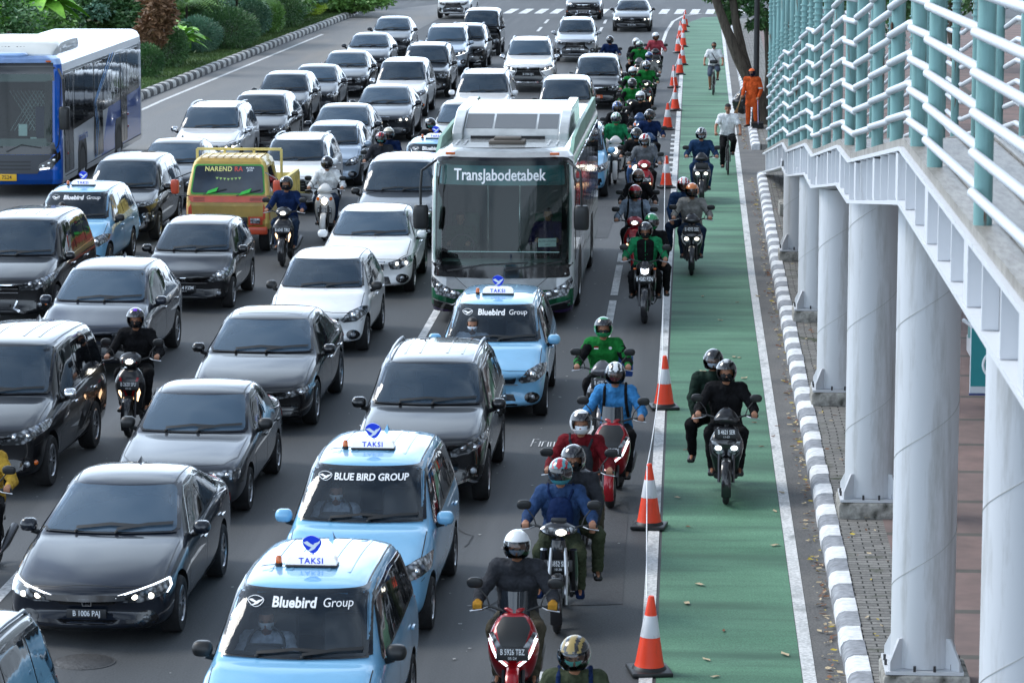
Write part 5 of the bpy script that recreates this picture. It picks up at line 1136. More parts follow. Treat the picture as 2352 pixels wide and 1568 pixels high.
    ob('bumper', MB().box((0, -.06, .47), (1.62, .12, .15), bev=.03), [og], e)
    m = MB()
    for i in range(9): m.box((-.6+i*.15, .85, 1.887), (.02, .9, .012))
    ob('roof_ribs', m, [ye], e)
    ob('chassis', MB().box((0, 2.3, .5), (.8, 3.6, .14)), [BLACK], e)
    # bed
    bw, y0, y1, z0, z1 = .86, 1.72, 4.15, .72, 1.22
    bed = ob('cargo_bed', MB().box((0, (y0+y1)/2, z0), (2*bw, y1-y0, .07)), [YB], e)
    for s in (-1, 1):
        m = MB().box((s*bw, (y0+y1)/2, (z0+z1)/2+.03), (.04, y1-y0, z1-z0))
        m.box((s*bw, (y0+y1)/2, z1+.05), (.08, y1-y0, .06))
        for k in range(7): m.box((s*(bw+.03), y0+.1+k*(y1-y0-.2)/6, (z0+z1)/2+.03), (.06, .06, z1-z0))
        ob('side_board', m, [YB], bed)
    ob('tail_board', MB().box((0, y1, (z0+z1)/2), (2*bw, .04, z1-z0)), [YB], bed)
    m = MB().box((0, y0, (z0+z1)/2), (2*bw, .05, z1-z0)).box((0, y0-.02, 1.93), (2*bw, .05, .05))
    for x in (-bw, -.3, .3, bw): m.box((x, y0-.02, 1.3), (.05, .05, 1.26))
    ob('headboard', m, [YB], bed)
    ob('sand_load', MB().eloft([(1.8, .86, .78, .1), (2.5, .90, .8, .16), (3.6, .88, .8, .14), (4.1, .84, .78, .1)], 'y', 14, 2.6), [mat('sand_load', (.05, .045, .04), .95, var=.3, vs=8, bump=.6, bs=20)], bed)
    big_wheels(e, .78, (.55, 3.35), .33, .2); return e
truck()
KINDS['van'] = dict(L=3.9, W=1.66, H=1.92, gc=.22, zn=1.0, zh=1.20, yc=.30, yr0=.72, yr1=3.6, yb=3.78, zd=1.1, zs0=1.08, zs1=1.12, wr=.72, wf=.5, wb=2.9, r=.29, style='van', bend=.12, nose=.04)
ST['van'] = dict(hl=[(.60, .62), (.93, .66), (.93, .46), (.62, .44)], grille=[(-.40, .60), (.40, .60), (.40, .50), (-.40, .50)], low=[(-.5, .22), (.5, .22), (.5, .1), (-.5, .1)], em=(.75, .05), pl=.30)
place_car('van', 1106, 27, 'black box shaped van standing at the top of the queue', K_, 0, None, cat='van', name='van')
# ================================================================ people
def remesh(mb, vox, smooth=4, wr=0., ws=9., seed=0.):
    me = bpy.data.meshes.new('r'); me.from_pydata([tuple(v) for v in mb.v], [], mb.f)
    bm = bmesh.new(); bm.from_mesh(me); bmesh.ops.recalc_face_normals(bm, faces=bm.faces); bm.to_mesh(me); bm.free()
    me = ev(me, [('REMESH', dict(mode='VOXEL', voxel_size=vox)), ('SMOOTH', dict(factor=.5, iterations=smooth))])
    if wr:
        me.update(); nn = [v.normal.copy() for v in me.vertices]
        for v, n in zip(me.vertices, nn):
            p = v.co*ws+V((seed, seed, 0)); d = noise.noise(p)*.6+abs(noise.noise(p*2.3))*.5; v.co += n*d*wr
    me.materials.clear(); me.materials.append(None); me.shade_smooth(); return me
def chain(mb, pts, rr, n=10):
    for (a, b), (r0, r1) in zip(zip(pts, pts[1:]), zip(rr, rr[1:])): mb.caps(a, b, r0, r1, n)
def hand_blob(mb, wr, h, s, g=0., grip=True, dirv=None):
    """wr wrist, h centre of what is held; s side; fingers wrap the x axis when gripping"""
    wr, h = V(wr), V(h)
    if grip:
        k = h+V((0, .012, .030)); mb.caps(wr, k+V((0, .03, 0)), .026+g, .030+g)
        for i in range(4):
            x = (i-1.5)*.021*s; r = (.0095, .0105, .0100, .0085)[i]+g
            p = [k+V((x, .005, .002)), h+V((x, -.030, .022)), h+V((x, -.036, -.008)), h+V((x, -.012, -.028))]
            chain(mb, p, [r*1.15, r*1.05, r, r*.9], 8)
        mb.caps(k+V((-.03*s, .02, -.005)), h+V((-.048*s, -.005, -.022)), .013+g, .010+g)
    else:
        d = (dirv or (h-wr)).normalized(); up = V((0, 0, 1)); sd = d.cross(up); sd = V((1, 0, 0)) if sd.length < .2 else sd.normalized()
        up = sd.cross(d); k = wr+d*.075; mb.caps(wr, k, .024+g, .030+g); mb.caps(k+sd*.02, k-sd*.02, .02+g, .02+g)
        for i in range(4):
            o = sd*((i-1.5)*.020); L = (.062, .074, .070, .054)[i]; r = .0088+g
            chain(mb, [k+o, k+o+d*L*.5-up*.006, k+o+d*L*.85-up*.022, k+o+d*L-up*.036], [r*1.1, r, r*.95, r*.85], 8)
        mb.caps(k-d*.045-sd*.022*s, k+d*.012-sd*.048*s-up*.01, .012+g, .009+g)
def J_ride(**kw):
    J = dict(pel=(0, .24, .84), che=(0, .17, 1.17), nec=(0, .10, 1.365), hed=(0, .05, 1.50),
             sho=(.185, .13, 1.30), elb=(.335, .02, 1.07), wri=(.345, -.215, 1.045), han=(.345, -.285, 1.03),
             hip=(.095, .22, .82), kne=(.20, -.17, .79), ank=(.165, -.12, .37), toe=(.175, -.28, .315), grip=True)
    J.update(kw); return J
def J_pass(**kw):
    J = dict(pel=(0, .24, .88), che=(0, .16, 1.22), nec=(0, .09, 1.42), hed=(0, .05, 1.555),
             sho=(.18, .12, 1.35), elb=(.27, .03, 1.12), wri=(.235, -.14, .93), han=(.22, -.20, .91),
             hip=(.10, .22, .87), kne=(.27, -.12, .80), ank=(.25, .03, .42), toe=(.27, -.12, .36), grip=False)
    J.update(kw); return J
def sides(J, k):
    v = J[k]
    if isinstance(v, dict): return v[-1], v[1]
    return (-v[0], v[1], v[2]), v
PM = {}
def person_meshes(key, J, fat=1.0, fine=.011, gloves=False):
    if key in PM: return PM[key]
    pel, che, nec, hed = V(J['pel']), V(J['che']), V(J['nec']), V(J['hed']); hd = J.get('face', (0, -1, 0)); hq = Matrix.Rotation(math.atan2(hd[0], -hd[1]), 3, 'Z')
    tilt = J.get('tilt', 0.); HR = hq @ Matrix.Rotation(tilt, 3, 'X')
    B = MB(); f = fat
    def torso(mb, g, hem=0.):
        w0 = V((.075, 0, 0)); w1 = V((.085, 0, 0)); mid = pel.lerp(che, .45)+V((0, -.0, 0))
        low = pel+(pel-che).normalized()*hem
        for s in (-1, 1): chain(mb, [low+w0*s, mid+w0*s*.9, che+w1*s], [(.105+g)*f, (.098+g)*f, (.108+g)*f], 12)
        mb.caps(pel, che, .11+g, .12+g)
        a, b = sides(J, 'sho'); mb.caps(V(a), V(b), .068+g, .068+g, 12); mb.caps(che, V(nec)-V((0, 0, .05)), .10+g, .07+g)
    torso(B, 0)
    B.caps(V(nec)-V((0, 0, .06)), hed, .055, .052)
    # head with face
    def H(p): return hed+HR @ V(p)
    B.ell(hed+HR @ V((0, .012, .03)), (.076, .094, .092), 3, HR); B.ell(H((0, -.022, -.045)), (.056, .062, .062), 2, HR); B.ell(H((0, -.060, -.078)), (.026, .022, .020), 2, HR)
    B.caps(H((0, -.080, .008)), H((0, -.100, -.030)), .009, .014, 8); B.ell(H((0, -.083, -.056)), (.024, .010, .007), 2, HR)
    for s in (-1, 1): B.ell(H((s*.076, .012, -.005)), (.010, .018, .030), 2, HR); B.ell(H((s*.032, -.080, .022)), (.022, .008, .007), 1, HR)
    for i, s in enumerate((-1, 1)):
        sh, el, wr, ha = [V(sides(J, k)[i]) for k in ('sho', 'elb', 'wri', 'han')]
        chain(B, [sh, el, wr], [.050, .040, .027], 10)
        hand_blob(B, wr, ha, s, 0, J['grip'])
        hp, kn, an, to = [V(sides(J, k)[i]) for k in ('hip', 'kne', 'ank', 'toe')]
        chain(B, [hp, kn, an], [.085*f, .058, .038], 10); hl = an+V((0, .05, -.035)); B.caps(hl, to, .036, .030)
    body = remesh(B, fine, 3)
    E = MB()
    for s in (-1, 1): E.ell(H((s*.031, -.074, .006)), (.0125, .009, .0085), 2, HR)
    eyes = E.mesh('eyes')
    # jacket
    K = MB(); torso(K, .020, J.get('hem', .02)); K.caps(V(nec)-V((0, 0, .07)), V(nec)+V((0, -.005, -.0)), .085, .068)
    short = J.get('short_sleeve', False)
    for i, s in enumerate((-1, 1)):
        sh, el, wr = [V(sides(J, k)[i]) for k in ('sho', 'elb', 'wri')]
        if short: K.caps(sh, sh.lerp(el, .62), .072, .066)
        else: chain(K, [sh, el, el.lerp(wr, .93)], [.074, .060, .042], 12)
    jk = remesh(K, fine*.95, 3, .030, 7., rng.random()*9)
    T = MB()
    T.caps(pel+V((-.06, 0, .02)), pel+V((.06, 0, .02)), .118*f, .118*f)
    sp = J.get('shorts', False)
    for i, s in enumerate((-1, 1)):
        hp, kn, an = [V(sides(J, k)[i]) for k in ('hip', 'kne', 'ank')]
        if sp: chain(T, [hp, hp.lerp(kn, .95)], [.105*f, .086], 12)
        else: chain(T, [hp, kn, kn.lerp(an, .5), an+V((0, 0, .0))], [.104*f, .078, .068, .056], 12)
    tr = remesh(T, fine, 3, .024, 8., 3.3)
    S = MB()
    for i, s in enumerate((-1, 1)):
        an, to = [V(sides(J, k)[i]) for k in ('ank', 'toe')]; d = (to-an); hl = an+V((0, .045, -.045))
        for x in (-.012, .012): S.caps(hl+V((x, 0, 0)), to+V((x*1.4, 0, 0))-V((0, 0, .01)), .040, .034)
        S.caps(an+V((0, .01, -.02)), hl, .046, .042)
    sm = remesh(S, .010, 2)
    G = None
    if gloves:
        g = MB()
        for i, s in enumerate((-1, 1)):
            wr, ha = [V(sides(J, k)[i]) for k in ('wri', 'han')]; hand_blob(g, wr.lerp(ha, -.3), ha, s, .0045, J['grip'])
        G = remesh(g, .008, 2)
    PM[key] = dict(body=body, eyes=eyes, jacket=jk, trousers=tr, shoes=sm, gloves=G, hed=hed, HR=HR, J=J); return PM[key]
def sph_patch(rx, ry, rz, test, thick=.008, nu=40, nv=26, matf=None):
    mb = MB(); vs = {}; 
    def P(i, j): a = 2*pi*i/nu; e = -pi/2+pi*j/nv; return V((rx*cos(e)*sin(a), -ry*cos(e)*cos(a), rz*sin(e)))
    V_ = [P(i, j) for j in range(nv+1) for i in range(nu)]; F = []; MI = []
    for j in range(nv):
        for i in range(nu):
            q = [j*nu+i, j*nu+(i+1) % nu, (j+1)*nu+(i+1) % nu, (j+1)*nu+i]; c = sum((V_[k] for k in q), V())/4
            a = math.degrees(math.atan2(c.x/rx, -c.y/ry)); z = c.z/rz
            if test(a, z): F.append(q); MI.append(matf(a, z, c) if matf else 0)
    me = bpy.data.meshes.new('h'); me.from_pydata([tuple(v) for v in V_], [], F)
    for p, k in zip(me.polygons, MI): p.material_index = k
    me.materials.append(None); me.materials.append(None)
    bm = bmesh.new(); bm.from_mesh(me); bmesh.ops.remove_doubles(bm, verts=bm.verts, dist=1e-5); bmesh.ops.delete(bm, geom=[v for v in bm.verts if not v.link_faces], context='VERTS'); bm.to_mesh(me); bm.free()
    me = ev(me, [('SOLIDIFY', dict(thickness=thick, offset=-1))]); me.shade_smooth(); me.set_sharp_from_angle(angle=R(50)); return me
def stripe(a, z, c):
    return 1 if (abs(c.x) < .026 or abs(abs(c.x)-.07) < .012) and z > -.2 else 0
HEL = {}
def helmet_meshes():
    rx, ry, rz = .128, .156, .148
    HEL['full'] = sph_patch(rx, ry, rz, lambda a, z: z > -.80 and not (abs(a) < 62 and -.42 < z < .30), matf=stripe)
    HEL['open'] = sph_patch(rx, ry, rz, lambda a, z: z > -.62 and not (abs(a) < 60 and z < .28), matf=stripe)
    HEL['visor'] = sph_patch(rx*1.035, ry*1.035, rz*1.035, lambda a, z: abs(a) < 70 and -.48 < z < .36, .004)
    HEL['visor_up'] = sph_patch(rx*1.06, ry*1.07, rz*1.06, lambda a, z: abs(a) < 68 and .20 < z < .78, .004)
    HEL['shield'] = sph_patch(rx*1.10, ry*1.12, rz*1.05, lambda a, z: abs(a) < 62 and -.62 < z < .30, .003)
    HEL['rim'] = sph_patch(rx*1.02, ry*1.02, rz*1.02, lambda a, z: (z < -.52 and z > -.66) if abs(a) > 62 else (.26 < z < .38), .012)
    HEL['mask'] = sph_patch(.080, .108, .100, lambda a, z: abs(a) < 66 and -.92 < z < -.02, .004)
    HEL['hood'] = sph_patch(.092, .112, .118, lambda a, z: z > -.99 and not (abs(a) < 46 and -.10 < z < .42), .006)
    HEL['hair'] = sph_patch(.084, .102, .100, lambda a, z: (z > .45) or (abs(a) > 62 and z > -.35), .010)
    HEL['cap'] = sph_patch(.090, .108, .104, lambda a, z: z > .34, .006)
    b = MB(); pts = []
    for k in range(13):
        a = R(-60+k*10); pts.append((.085*sin(a)*1.02, -.095*cos(a)-(.075 if True else 0)*max(0, cos(a*1.45)), 0))
    inner = [(.084*sin(R(-60+k*10)), -.098*cos(R(-60+k*10)), 0) for k in range(13)]
    b.add([V((x, y, z-.0)) for x, y, z in pts]+[V(p) for p in inner]+[V((x, y, z-.006)) for x, y, z in pts]+[V((x, y, z-.006)) for x, y, z in inner],
          [[i, i+1, 13+i+1, 13+i] for i in range(12)]+[[26+i, 39+i, 39+i+1, 26+i+1] for i in range(12)]+[[i, 26+i, 26+i+1, i+1] for i in range(12)])
    HEL['brim'] = b.mesh('brim')
helmet_meshes()
VIS = mat('dark_visor', (.012, .012, .016), .08, coat=1.)
CLEAR = seeglass('clear_visor', (.78, .80, .82))
def person(key, J, loc, rz, label, jacket, trousers, shoes=None, head=('open', None, None), mask=None, group=None, gloves=None, parent_xf=None, scale=1., cat='person', vest=None):
    M = person_meshes(key+('_g' if gloves else ''), J, gloves=bool(gloves))
    p = ob('person', M['body'], [SKIN], None, loc, rz); p.scale = (scale,)*3; tag(p, label, cat, group)
    ob('jacket', M['jacket'], [jacket], p); ob('trousers', M['trousers'], [trousers], p); ob('shoes', M['shoes'], [shoes or BLACK], p); ob('eyes', M['eyes'], [BLACK], p)
    if gloves: ob('gloves', M['gloves'], [gloves], p)
    def hp(name, mk, mats, par=p, off=(0, 0, 0)):
        o = ob(name, HEL[mk], mats, par); o.matrix_local = Matrix.LocRotScale(M['hed']+M['HR'] @ V(off), M['HR'].to_quaternion(), None) if par is p else Matrix.LocRotScale(V(off), None, None); return o
    k, c1, c2 = head
    if k in ('full', 'open', 'up'):
        ty = Matrix.Rotation(R(rng.uniform(-13, 13)), 3, 'Z') @ Matrix.Rotation(R(rng.uniform(-5, 9)), 3, 'X'); M = dict(M); M['HR'] = M['HR'] @ ty
    if k in ('full', 'open', 'up'):
        h = hp('helmet', 'full' if k in ('full', 'up') else 'open', [c1, c2 or c1], off=(0, .006, .030))
        if k == 'full': hp('visor', 'visor', [VIS], h)
        elif k == 'up': hp('visor', 'visor_up', [VIS], h)
        else: hp('visor', 'shield', [CLEAR], h); hp('helmet_rim', 'rim', [BLACK], h)
    elif k == 'hair': hp('hair', 'hair', [c1], off=(0, .012, .028))
    elif k == 'cap':
        h = hp('cap', 'cap', [c1], off=(0, .01, .030)); hp('cap_brim', 'brim', [c1], h, (0, -.005, .038))
        if c2: hp('face_hood', 'hood', [c2], off=(0, .008, .0))
    if mask: hp('face_mask', 'mask', [mask], off=(0, .004, .0))
    return p
def vest_on(p, key, colr, label=None):
    return p
# ================================================================ motorcycles
def bike_meshes(kind):
    k = 'bike_'+kind
    if k in CACHE: return CACHE[k]
    out = []
    fr = .29 if kind in ('bebek', 'naked') else .27; wd = .11 if kind in ('naked', 'pcx') else .085; yf, yr = -.64, .62
    def wheelm(r, wd):
        t = MB(); h = wd/2; t.lathe([(r*.74, -h*.7), (r*.85, -h), (r*.95, -h*.75), (r, -h*.25), (r, h*.25), (r*.95, h*.75), (r*.85, h), (r*.74, h*.7)], 26, 'X')
        m = MB(); m.lathe([(r*.76, -h*.6), (r*.70, -h*.5), (r*.70, h*.5), (r*.76, h*.6)], 24, 'X'); m.cyl((-h*.9, 0, 0), (h*.9, 0, 0), r*.16, n=12)
        n = 5 if kind != 'bebek' else 12
        for i in range(n):
            a = 2*pi*i/n; m.cyl((0, r*.1*cos(a), r*.1*sin(a)), (0, r*.72*cos(a+.15), r*.72*sin(a+.15)), .012 if n == 5 else .004, n=6)
        m.cyl((h*.95, 0, 0), (h*1.05, 0, 0), r*.42, n=18)
        return t.mesh('wheel'), m.mesh('rim')
    tm, rm = wheelm(fr, wd); tr_, rr_ = wheelm(fr, wd*1.15)
    out.append(('wheel', tm, ('tyre',), [('rim', rm, ('black',))], (0, yf, fr))); out.append(('wheel', tr_, ('tyre',), [('rim', rr_, ('black',))], (0, yr, fr)))
    pc = kind == 'pcx'; fx = .085
    for s in (-1, 1):
        out.append(('fork', MB().tube([(s*fx, yf, fr), (s*fx, yf+.10, fr+.32), (s*.07, -.46, .84)], [.020, .021, .018]).mesh('fork'), ('fork',), []))
    fd = MB(); rings = []
    for i in range(11):
        a = R(-28+i*15.5); r = fr+.028; rings.append([V((x, yf-(r-dz)*cos(a)*1.0, fr+(r-dz)*sin(a))) for x, dz in ((-.062, .05), (-.058, .012), (-.03, -.004), (.03, -.004), (.058, .012), (.062, .05), (.05, .05), (.045, .02), (-.045, .02), (-.05, .05))])
    fd.loft(rings); out.append(('front_fender', fd.mesh('fender'), ('fender',), []))
    hb = (0, -.30, 1.02)
    out.append(('handlebar', MB().tube([(-.37, -.275, 1.03), (-.22, -.30, 1.035), (-.08, -.36, 1.0), (.08, -.36, 1.0), (.22, -.30, 1.035), (.37, -.275, 1.03)], .013).tube([(0, -.44, .80), (0, -.36, 1.0)], .025).mesh('hb'), ('black',),
                [('grip', MB().cyl((s*.28, -.288, 1.032), (s*.39, -.270, 1.03), .019, n=10).mesh('grip'), ('black',)) for s in (-1, 1)]+
                [('brake_lever', MB().tube([(s*.25, -.31, 1.03), (s*.30, -.36, 1.02), (s*.41, -.345, 1.0)], .007, 6).mesh('lever'), ('alloy',)) for s in (-1, 1)]))
    for s in (-1, 1):
        x = s*(.36 if kind != 'pcx' else .37); M = MB(); M.eloft([(1.195, -.245, .035, .012), (1.205, -.25, .062, .018), (1.245, -.255, .076, .020), (1.28, -.255, .060, .018), (1.292, -.25, .03, .012)], 'z', 14, 2.4, x0=x)
        out.append(('mirror', M.mesh('mirror'), ('black',), [('mirror_stalk', MB().tube([(s*.235, -.295, 1.045), (s*.26, -.285, 1.12), (x-s*.02, -.25, 1.215)], .007, 6).mesh('st'), ('black',))]))
    # front body
    def front(mb, mk='body', name='front_panel'):
        me = mb.mesh(name); bv = BVHTree.FromPolygons(mb.v, mb.f); out.append((name, me, (mk,), [])); return bv
    if kind in ('mio', 'scoopy', 'vario', 'pcx'):
        if pc: a = MB().eloft([(.34, -.30, .10, .06), (.45, -.40, .17, .12), (.60, -.50, .215, .16), (.74, -.53, .235, .17), (.86, -.50, .21, .14), (.96, -.44, .15, .09), (1.0, -.40, .08, .05)], 'z', 22, 2.6)
        elif kind == 'scoopy': a = MB().eloft([(.30, -.28, .14, .05), (.45, -.33, .19, .07), (.62, -.39, .215, .10), (.78, -.42, .20, .12), (.90, -.41, .15, .09), (.95, -.38, .09, .05)], 'z', 20, 2.3)
        else: a = MB().eloft([(.30, -.28, .13, .05), (.45, -.36, .16, .08), (.60, -.44, .20, .11), (.74, -.47, .205, .12), (.86, -.43, .15, .09), (.92, -.40, .09, .06)], 'z', 20, 2.8)
        bv = front(a)
        # handlebar cowl
        c = MB()
        if kind == 'mio': c.eloft([(.93, -.40, .07, .06), (.98, -.42, .13, .09), (1.04, -.41, .15, .09), (1.09, -.36, .12, .07), (1.12, -.33, .06, .04)], 'z', 18, 2.5)
        elif pc: c.eloft([(.99, -.36, .06, .05), (1.03, -.35, .10, .05), (1.06, -.34, .07, .03)], 'z', 16, 2.5)
        else: c.eloft([(.95, -.40, .08, .05), (.99, -.40, .16, .07), (1.05, -.38, .13, .08), (1.11, -.34, .08, .05), (1.14, -.31, .03, .02)], 'z', 18, 2.5)
        cv = front(c, 'cowl', 'handlebar_cowl')
        if kind == 'mio':
            m = MB(); patch(m, cv, ellipse(0, 1.015, .085, .042, 18), 'F', .008, .03); bl_ = MB(); patch(bl_, cv, ellipse(0, 1.012, .052, .030, 14), 'F', .012, .03); out.append(('headlight', m.mesh('hl'), ('lens',), [('bulb', bl_.mesh('bulb'), ('lamp',))]))
            for s in (-1, 1):
                q = [(s*.06, .50), (s*.10, .46), (s*.15, .60), (s*.14, .66)]; m = MB(); patch(m, bv, q if s > 0 else q[::-1], 'F', .007, .03); out.append(('indicator', m.mesh('in'), ('warm',), []))
                m = MB(); ribbon(m, bv, [(s*.03, .52), (s*.12, .80)], 'F', .03, .008, .04); out.append(('side_trim', m.mesh('tr'), ('accent',), []))
                q = [(s*.10, 1.03), (s*.17, 1.06), (s*.14, 1.0)]; m = MB(); ribbon(m, cv, [(s*.09, 1.0), (s*.145, 1.05)], 'F', .035, .006, .04); out.append(('side_trim', m.mesh('tr'), ('accent',), []))
        elif kind == 'scoopy':
            m = MB(); patch(m, bv, ellipse(0, .80, .062, .072, 18), 'F', .014, .03); out.append(('headlight', m.mesh('hl'), ('lamp',), []))
            m = MB(); q = ellipse(0, .80, .075, .086, 18); ribbon(m, bv, q+[q[0]], 'F', .02, .012, .03); out.append(('chrome_ring', m.mesh('cr'), ('chrome',), []))
            for s in (-1, 1): m = MB(); patch(m, bv, ellipse(s*.13, .84, .03, .035, 12), 'F', .008, .03); out.append(('indicator', m.mesh('in'), ('amber',), []))
            m = MB(); q = [(-.12, .42), (-.14, .52), (-.1, .62), (.1, .62), (.14, .52), (.12, .42)]; ribbon(m, bv, q, 'F', .012, .006, .04); out.append(('chrome_strip', m.mesh('cs'), ('chrome',), []))
        elif kind == 'vario':
            for s in (-1, 1):
                q = [(s*.015, .60), (s*.05, .56), (s*.145, .64), (s*.175, .76), (s*.13, .76), (s*.02, .67)]; m = MB(); patch(m, bv, q if s > 0 else q[::-1], 'F', .009, .03); bl_ = MB(); patch(bl_, bv, ellipse(s*.095, .685, .042, .030, 12), 'F', .013, .03); out.append(('headlight', m.mesh('hl'), ('lens',), [('bulb', bl_.mesh('bulb'), ('lamp',))]))
                m = MB(); ribbon(m, bv, [(s*.04, .50), (s*.16, .62), (s*.19, .78)], 'F', .022, .008, .04); out.append(('side_trim', m.mesh('tr'), ('accent',), []))
            m = MB(); patch(m, bv, [(-.05, .40), (.05, .40), (.03, .54), (-.03, .54)], 'F', .008, .03); out.append(('nose_panel', m.mesh('np'), ('black',), []))
        else:
            for s in (-1, 1):
                q = [(s*.03, .60), (s*.10, .66), (s*.20, .82), (s*.215, .92), (s*.16, .84), (s*.07, .72)]; m = MB(); patch(m, bv, q if s > 0 else q[::-1], 'F', .009, .03); out.append(('headlight', m.mesh('hl'), ('lens',), [('running_light', (lambda mm: (ribbon(mm, bv, [(s*.05, .58), (s*.14, .66), (s*.215, .84)], 'F', .022, .018, .03), mm)[1])(MB()).mesh('rl'), ('lampw',))]))
            m = MB(); patch(m, bv, rnd([(-.07, .66), (.07, .66), (.155, .90), (.10, .98), (-.10, .98), (-.155, .90)], .02), 'F', .008, .04); out.append(('nose_panel', m.mesh('np'), ('black',), []))
            w_ = MB(); ws = [V((x, -.46+.06*(x/.12)**2+.10*t, .84+.34*t)) for t in (0, .33, .66, 1) for x in (-.15+.03*t, -.08, 0, .08, .15-.03*t)]
            w_.add(ws+[v+V((0, .006, .004)) for v in ws], [[r*5+i, r*5+i+1, (r+1)*5+i+1, (r+1)*5+i] for r in range(3) for i in range(4)]+[[20+r*5+i, 20+(r+1)*5+i, 20+(r+1)*5+i+1, 20+r*5+i+1] for r in range(3) for i in range(4)])
            out.append(('windshield', w_.mesh('ws'), ('screen',), []))
        out.append(('leg_shield', MB().eloft([(.30, -.22, .15, .03), (.6, -.30, .18, .03), (.9, -.33, .15, .03)], 'z', 14, 3).mesh('ls'), ('black',), []))
        out.append(('floorboard', MB().eloft([(-.34, .29, .15, .04), (.0, .27, .16, .04), (.15, .30, .15, .07)], 'y', 14, 3.5).mesh('fb'), ('black',), []))
        if pc or kind == 'vario': out.append(('center_tunnel', MB().eloft([(-.30, .40, .06, .14), (-.05, .42, .06, .12), (.15, .5, .08, .12)], 'y', 12, 2.5).mesh('ct'), ('body',), []))
    elif kind == 'bebek':
        a = MB().eloft([(.42, -.30, .10, .05), (.6, -.36, .10, .07), (.8, -.42, .085, .08), (.92, -.42, .07, .05)], 'z', 16, 3); bv = front(a)
        for s in (-1, 1): a = MB().eloft([(.35, -.20, .04, .07), (.55, -.26, .05, .09), (.80, -.34, .04, .06)], 'z', 10, 2.4, x0=s*.15); out.append(('leg_shield', a.mesh('ls'), ('body',), []))
        c = MB().eloft([(.95, -.40, .08, .06), (.99, -.42, .17, .09), (1.04, -.41, .19, .09), (1.08, -.37, .11, .06), (1.10, -.34, .06, .03)], 'z', 20, 2.3); cv = front(c, 'cowl', 'handlebar_cowl')
        m = MB(); patch(m, cv, [(-.12, 1.0), (0, .975), (.12, 1.0), (.10, 1.05), (-.10, 1.05)], 'F', .008, .03); bl_ = MB(); patch(bl_, cv, ellipse(.03, 1.012, .055, .026, 14), 'F', .012, .03); out.append(('headlight', m.mesh('hl'), ('lens',), [('bulb', bl_.mesh('bulb'), ('lamp',))]))
        for s in (-1, 1):
            q = [(s*.125, 1.0), (s*.18, 1.03), (s*.14, 1.06), (s*.11, 1.05)]; m = MB(); patch(m, cv, q if s > 0 else q[::-1], 'F', .008, .03); out.append(('indicator', m.mesh('in'), ('lens',), []))
        out.append(('meter', MB().box((0, -.34, 1.10), (.16, .08, .05), bev=.015).mesh('mt'), ('black',), []))
        out.append(('frame_cover', MB().eloft([(-.25, .62, .05, .08), (.0, .52, .05, .08), (.25, .6, .08, .12)], 'y', 12, 2.5).mesh('fc'), ('body',), []))
        out.append(('engine', MB().eloft([(-.18, .32, .08, .07), (-.05, .32, .11, .10), (.15, .33, .11, .10), (.25, .35, .08, .07)], 'y', 12, 3).mesh('en'), ('alloy',), []))
        out.append(('foot_peg', MB().cyl((-.25, -.02, .27), (.25, -.02, .27), .014, n=8).mesh('fp'), ('black',), []))
    else:
        a = MB().eloft([(.80, -.46, .05, .03), (.84, -.49, .085, .05), (.92, -.49, .09, .06), (.99, -.46, .07, .05), (1.03, -.42, .04, .03)], 'z', 18, 2.6); bv = front(a, 'body', 'headlight_cowl')
        m = MB(); patch(m, bv, [(-.06, .84), (-.02, .82), (.02, .82), (.06, .84), (.065, .92), (0, .90), (-.065, .92)], 'F', .008, .03); out.append(('headlight', m.mesh('hl'), ('lamp',), []))
        for s in (-1, 1):
            out.append(('indicator', MB().ell((s*.17, -.44, .90), (.03, .018, .018), 2).mesh('in'), ('amber',), []))
            out.append(('tank_shroud', MB().eloft([(.50, -.20, .02, .08), (.66, -.26, .035, .14), (.82, -.26, .03, .12), (.88, -.22, .02, .06)], 'z', 10, 2.4, x0=s*.16).mesh('ts'), ('body',), []))
        out.append(('fuel_tank', MB().eloft([(-.30, .84, .10, .07), (-.20, .88, .15, .10), (.0, .88, .15, .10), (.14, .82, .10, .06)], 'y', 16, 2.6).mesh('ft'), ('body',), []))
        out.append(('engine', MB().eloft([(-.30, .42, .10, .12), (-.1, .42, .14, .17), (.15, .40, .14, .15), (.25, .40, .1, .1)], 'y', 12, 3).mesh('en'), ('steel',), []))
        out.append(('foot_peg', MB().cyl((-.24, .12, .36), (.24, .12, .36), .014, n=8).mesh('fp'), ('black',), []))
    rb = .15 if not pc else .18
    out.append(('tail_body', MB().eloft([(.02, .52, .08, .14), (.2, .58, rb, .17), (.5, .66, rb, .12), (.80, .72, .09, .07), (.92, .75, .05, .04)], 'y', 16, 2.6).mesh('tb'), ('body',), []))
    out.append(('seat', MB().eloft([(.0, .74, .10, .04), (.15, .75, .135, .05), (.45, .77, .14, .05), (.75, .81, .11, .045), (.86, .83, .07, .03)], 'y', 16, 2.8).mesh('st'), ('seat',), []))
    out.append(('exhaust', MB().tube([(.12, -.05, .25), (.15, .2, .24), (.17, .35, .30), (.18, .80, .40)], [.02, .022, .05, .05], 10).mesh('ex'), ('steel',), []))
    out.append(('swing_arm', MB().tube([(-.09, .1, .32), (-.09, .62, fr)], .03).mesh('sa'), ('black',), []))
    out.append(('rear_fender', MB().eloft([(.62, .60, .06, .03), (.8, .58, .06, .02), (.95, .46, .05, .02)], 'y', 10, 3).mesh('rf'), ('black',), []))
    out.append(('tail_light', MB().box((0, .93, .76), (.14, .03, .05), bev=.01).mesh('tl'), ('red',), []))
    zp = {'mio': .70, 'scoopy': .60, 'vario': .86, 'pcx': .70, 'bebek': .66, 'naked': .74}[kind]
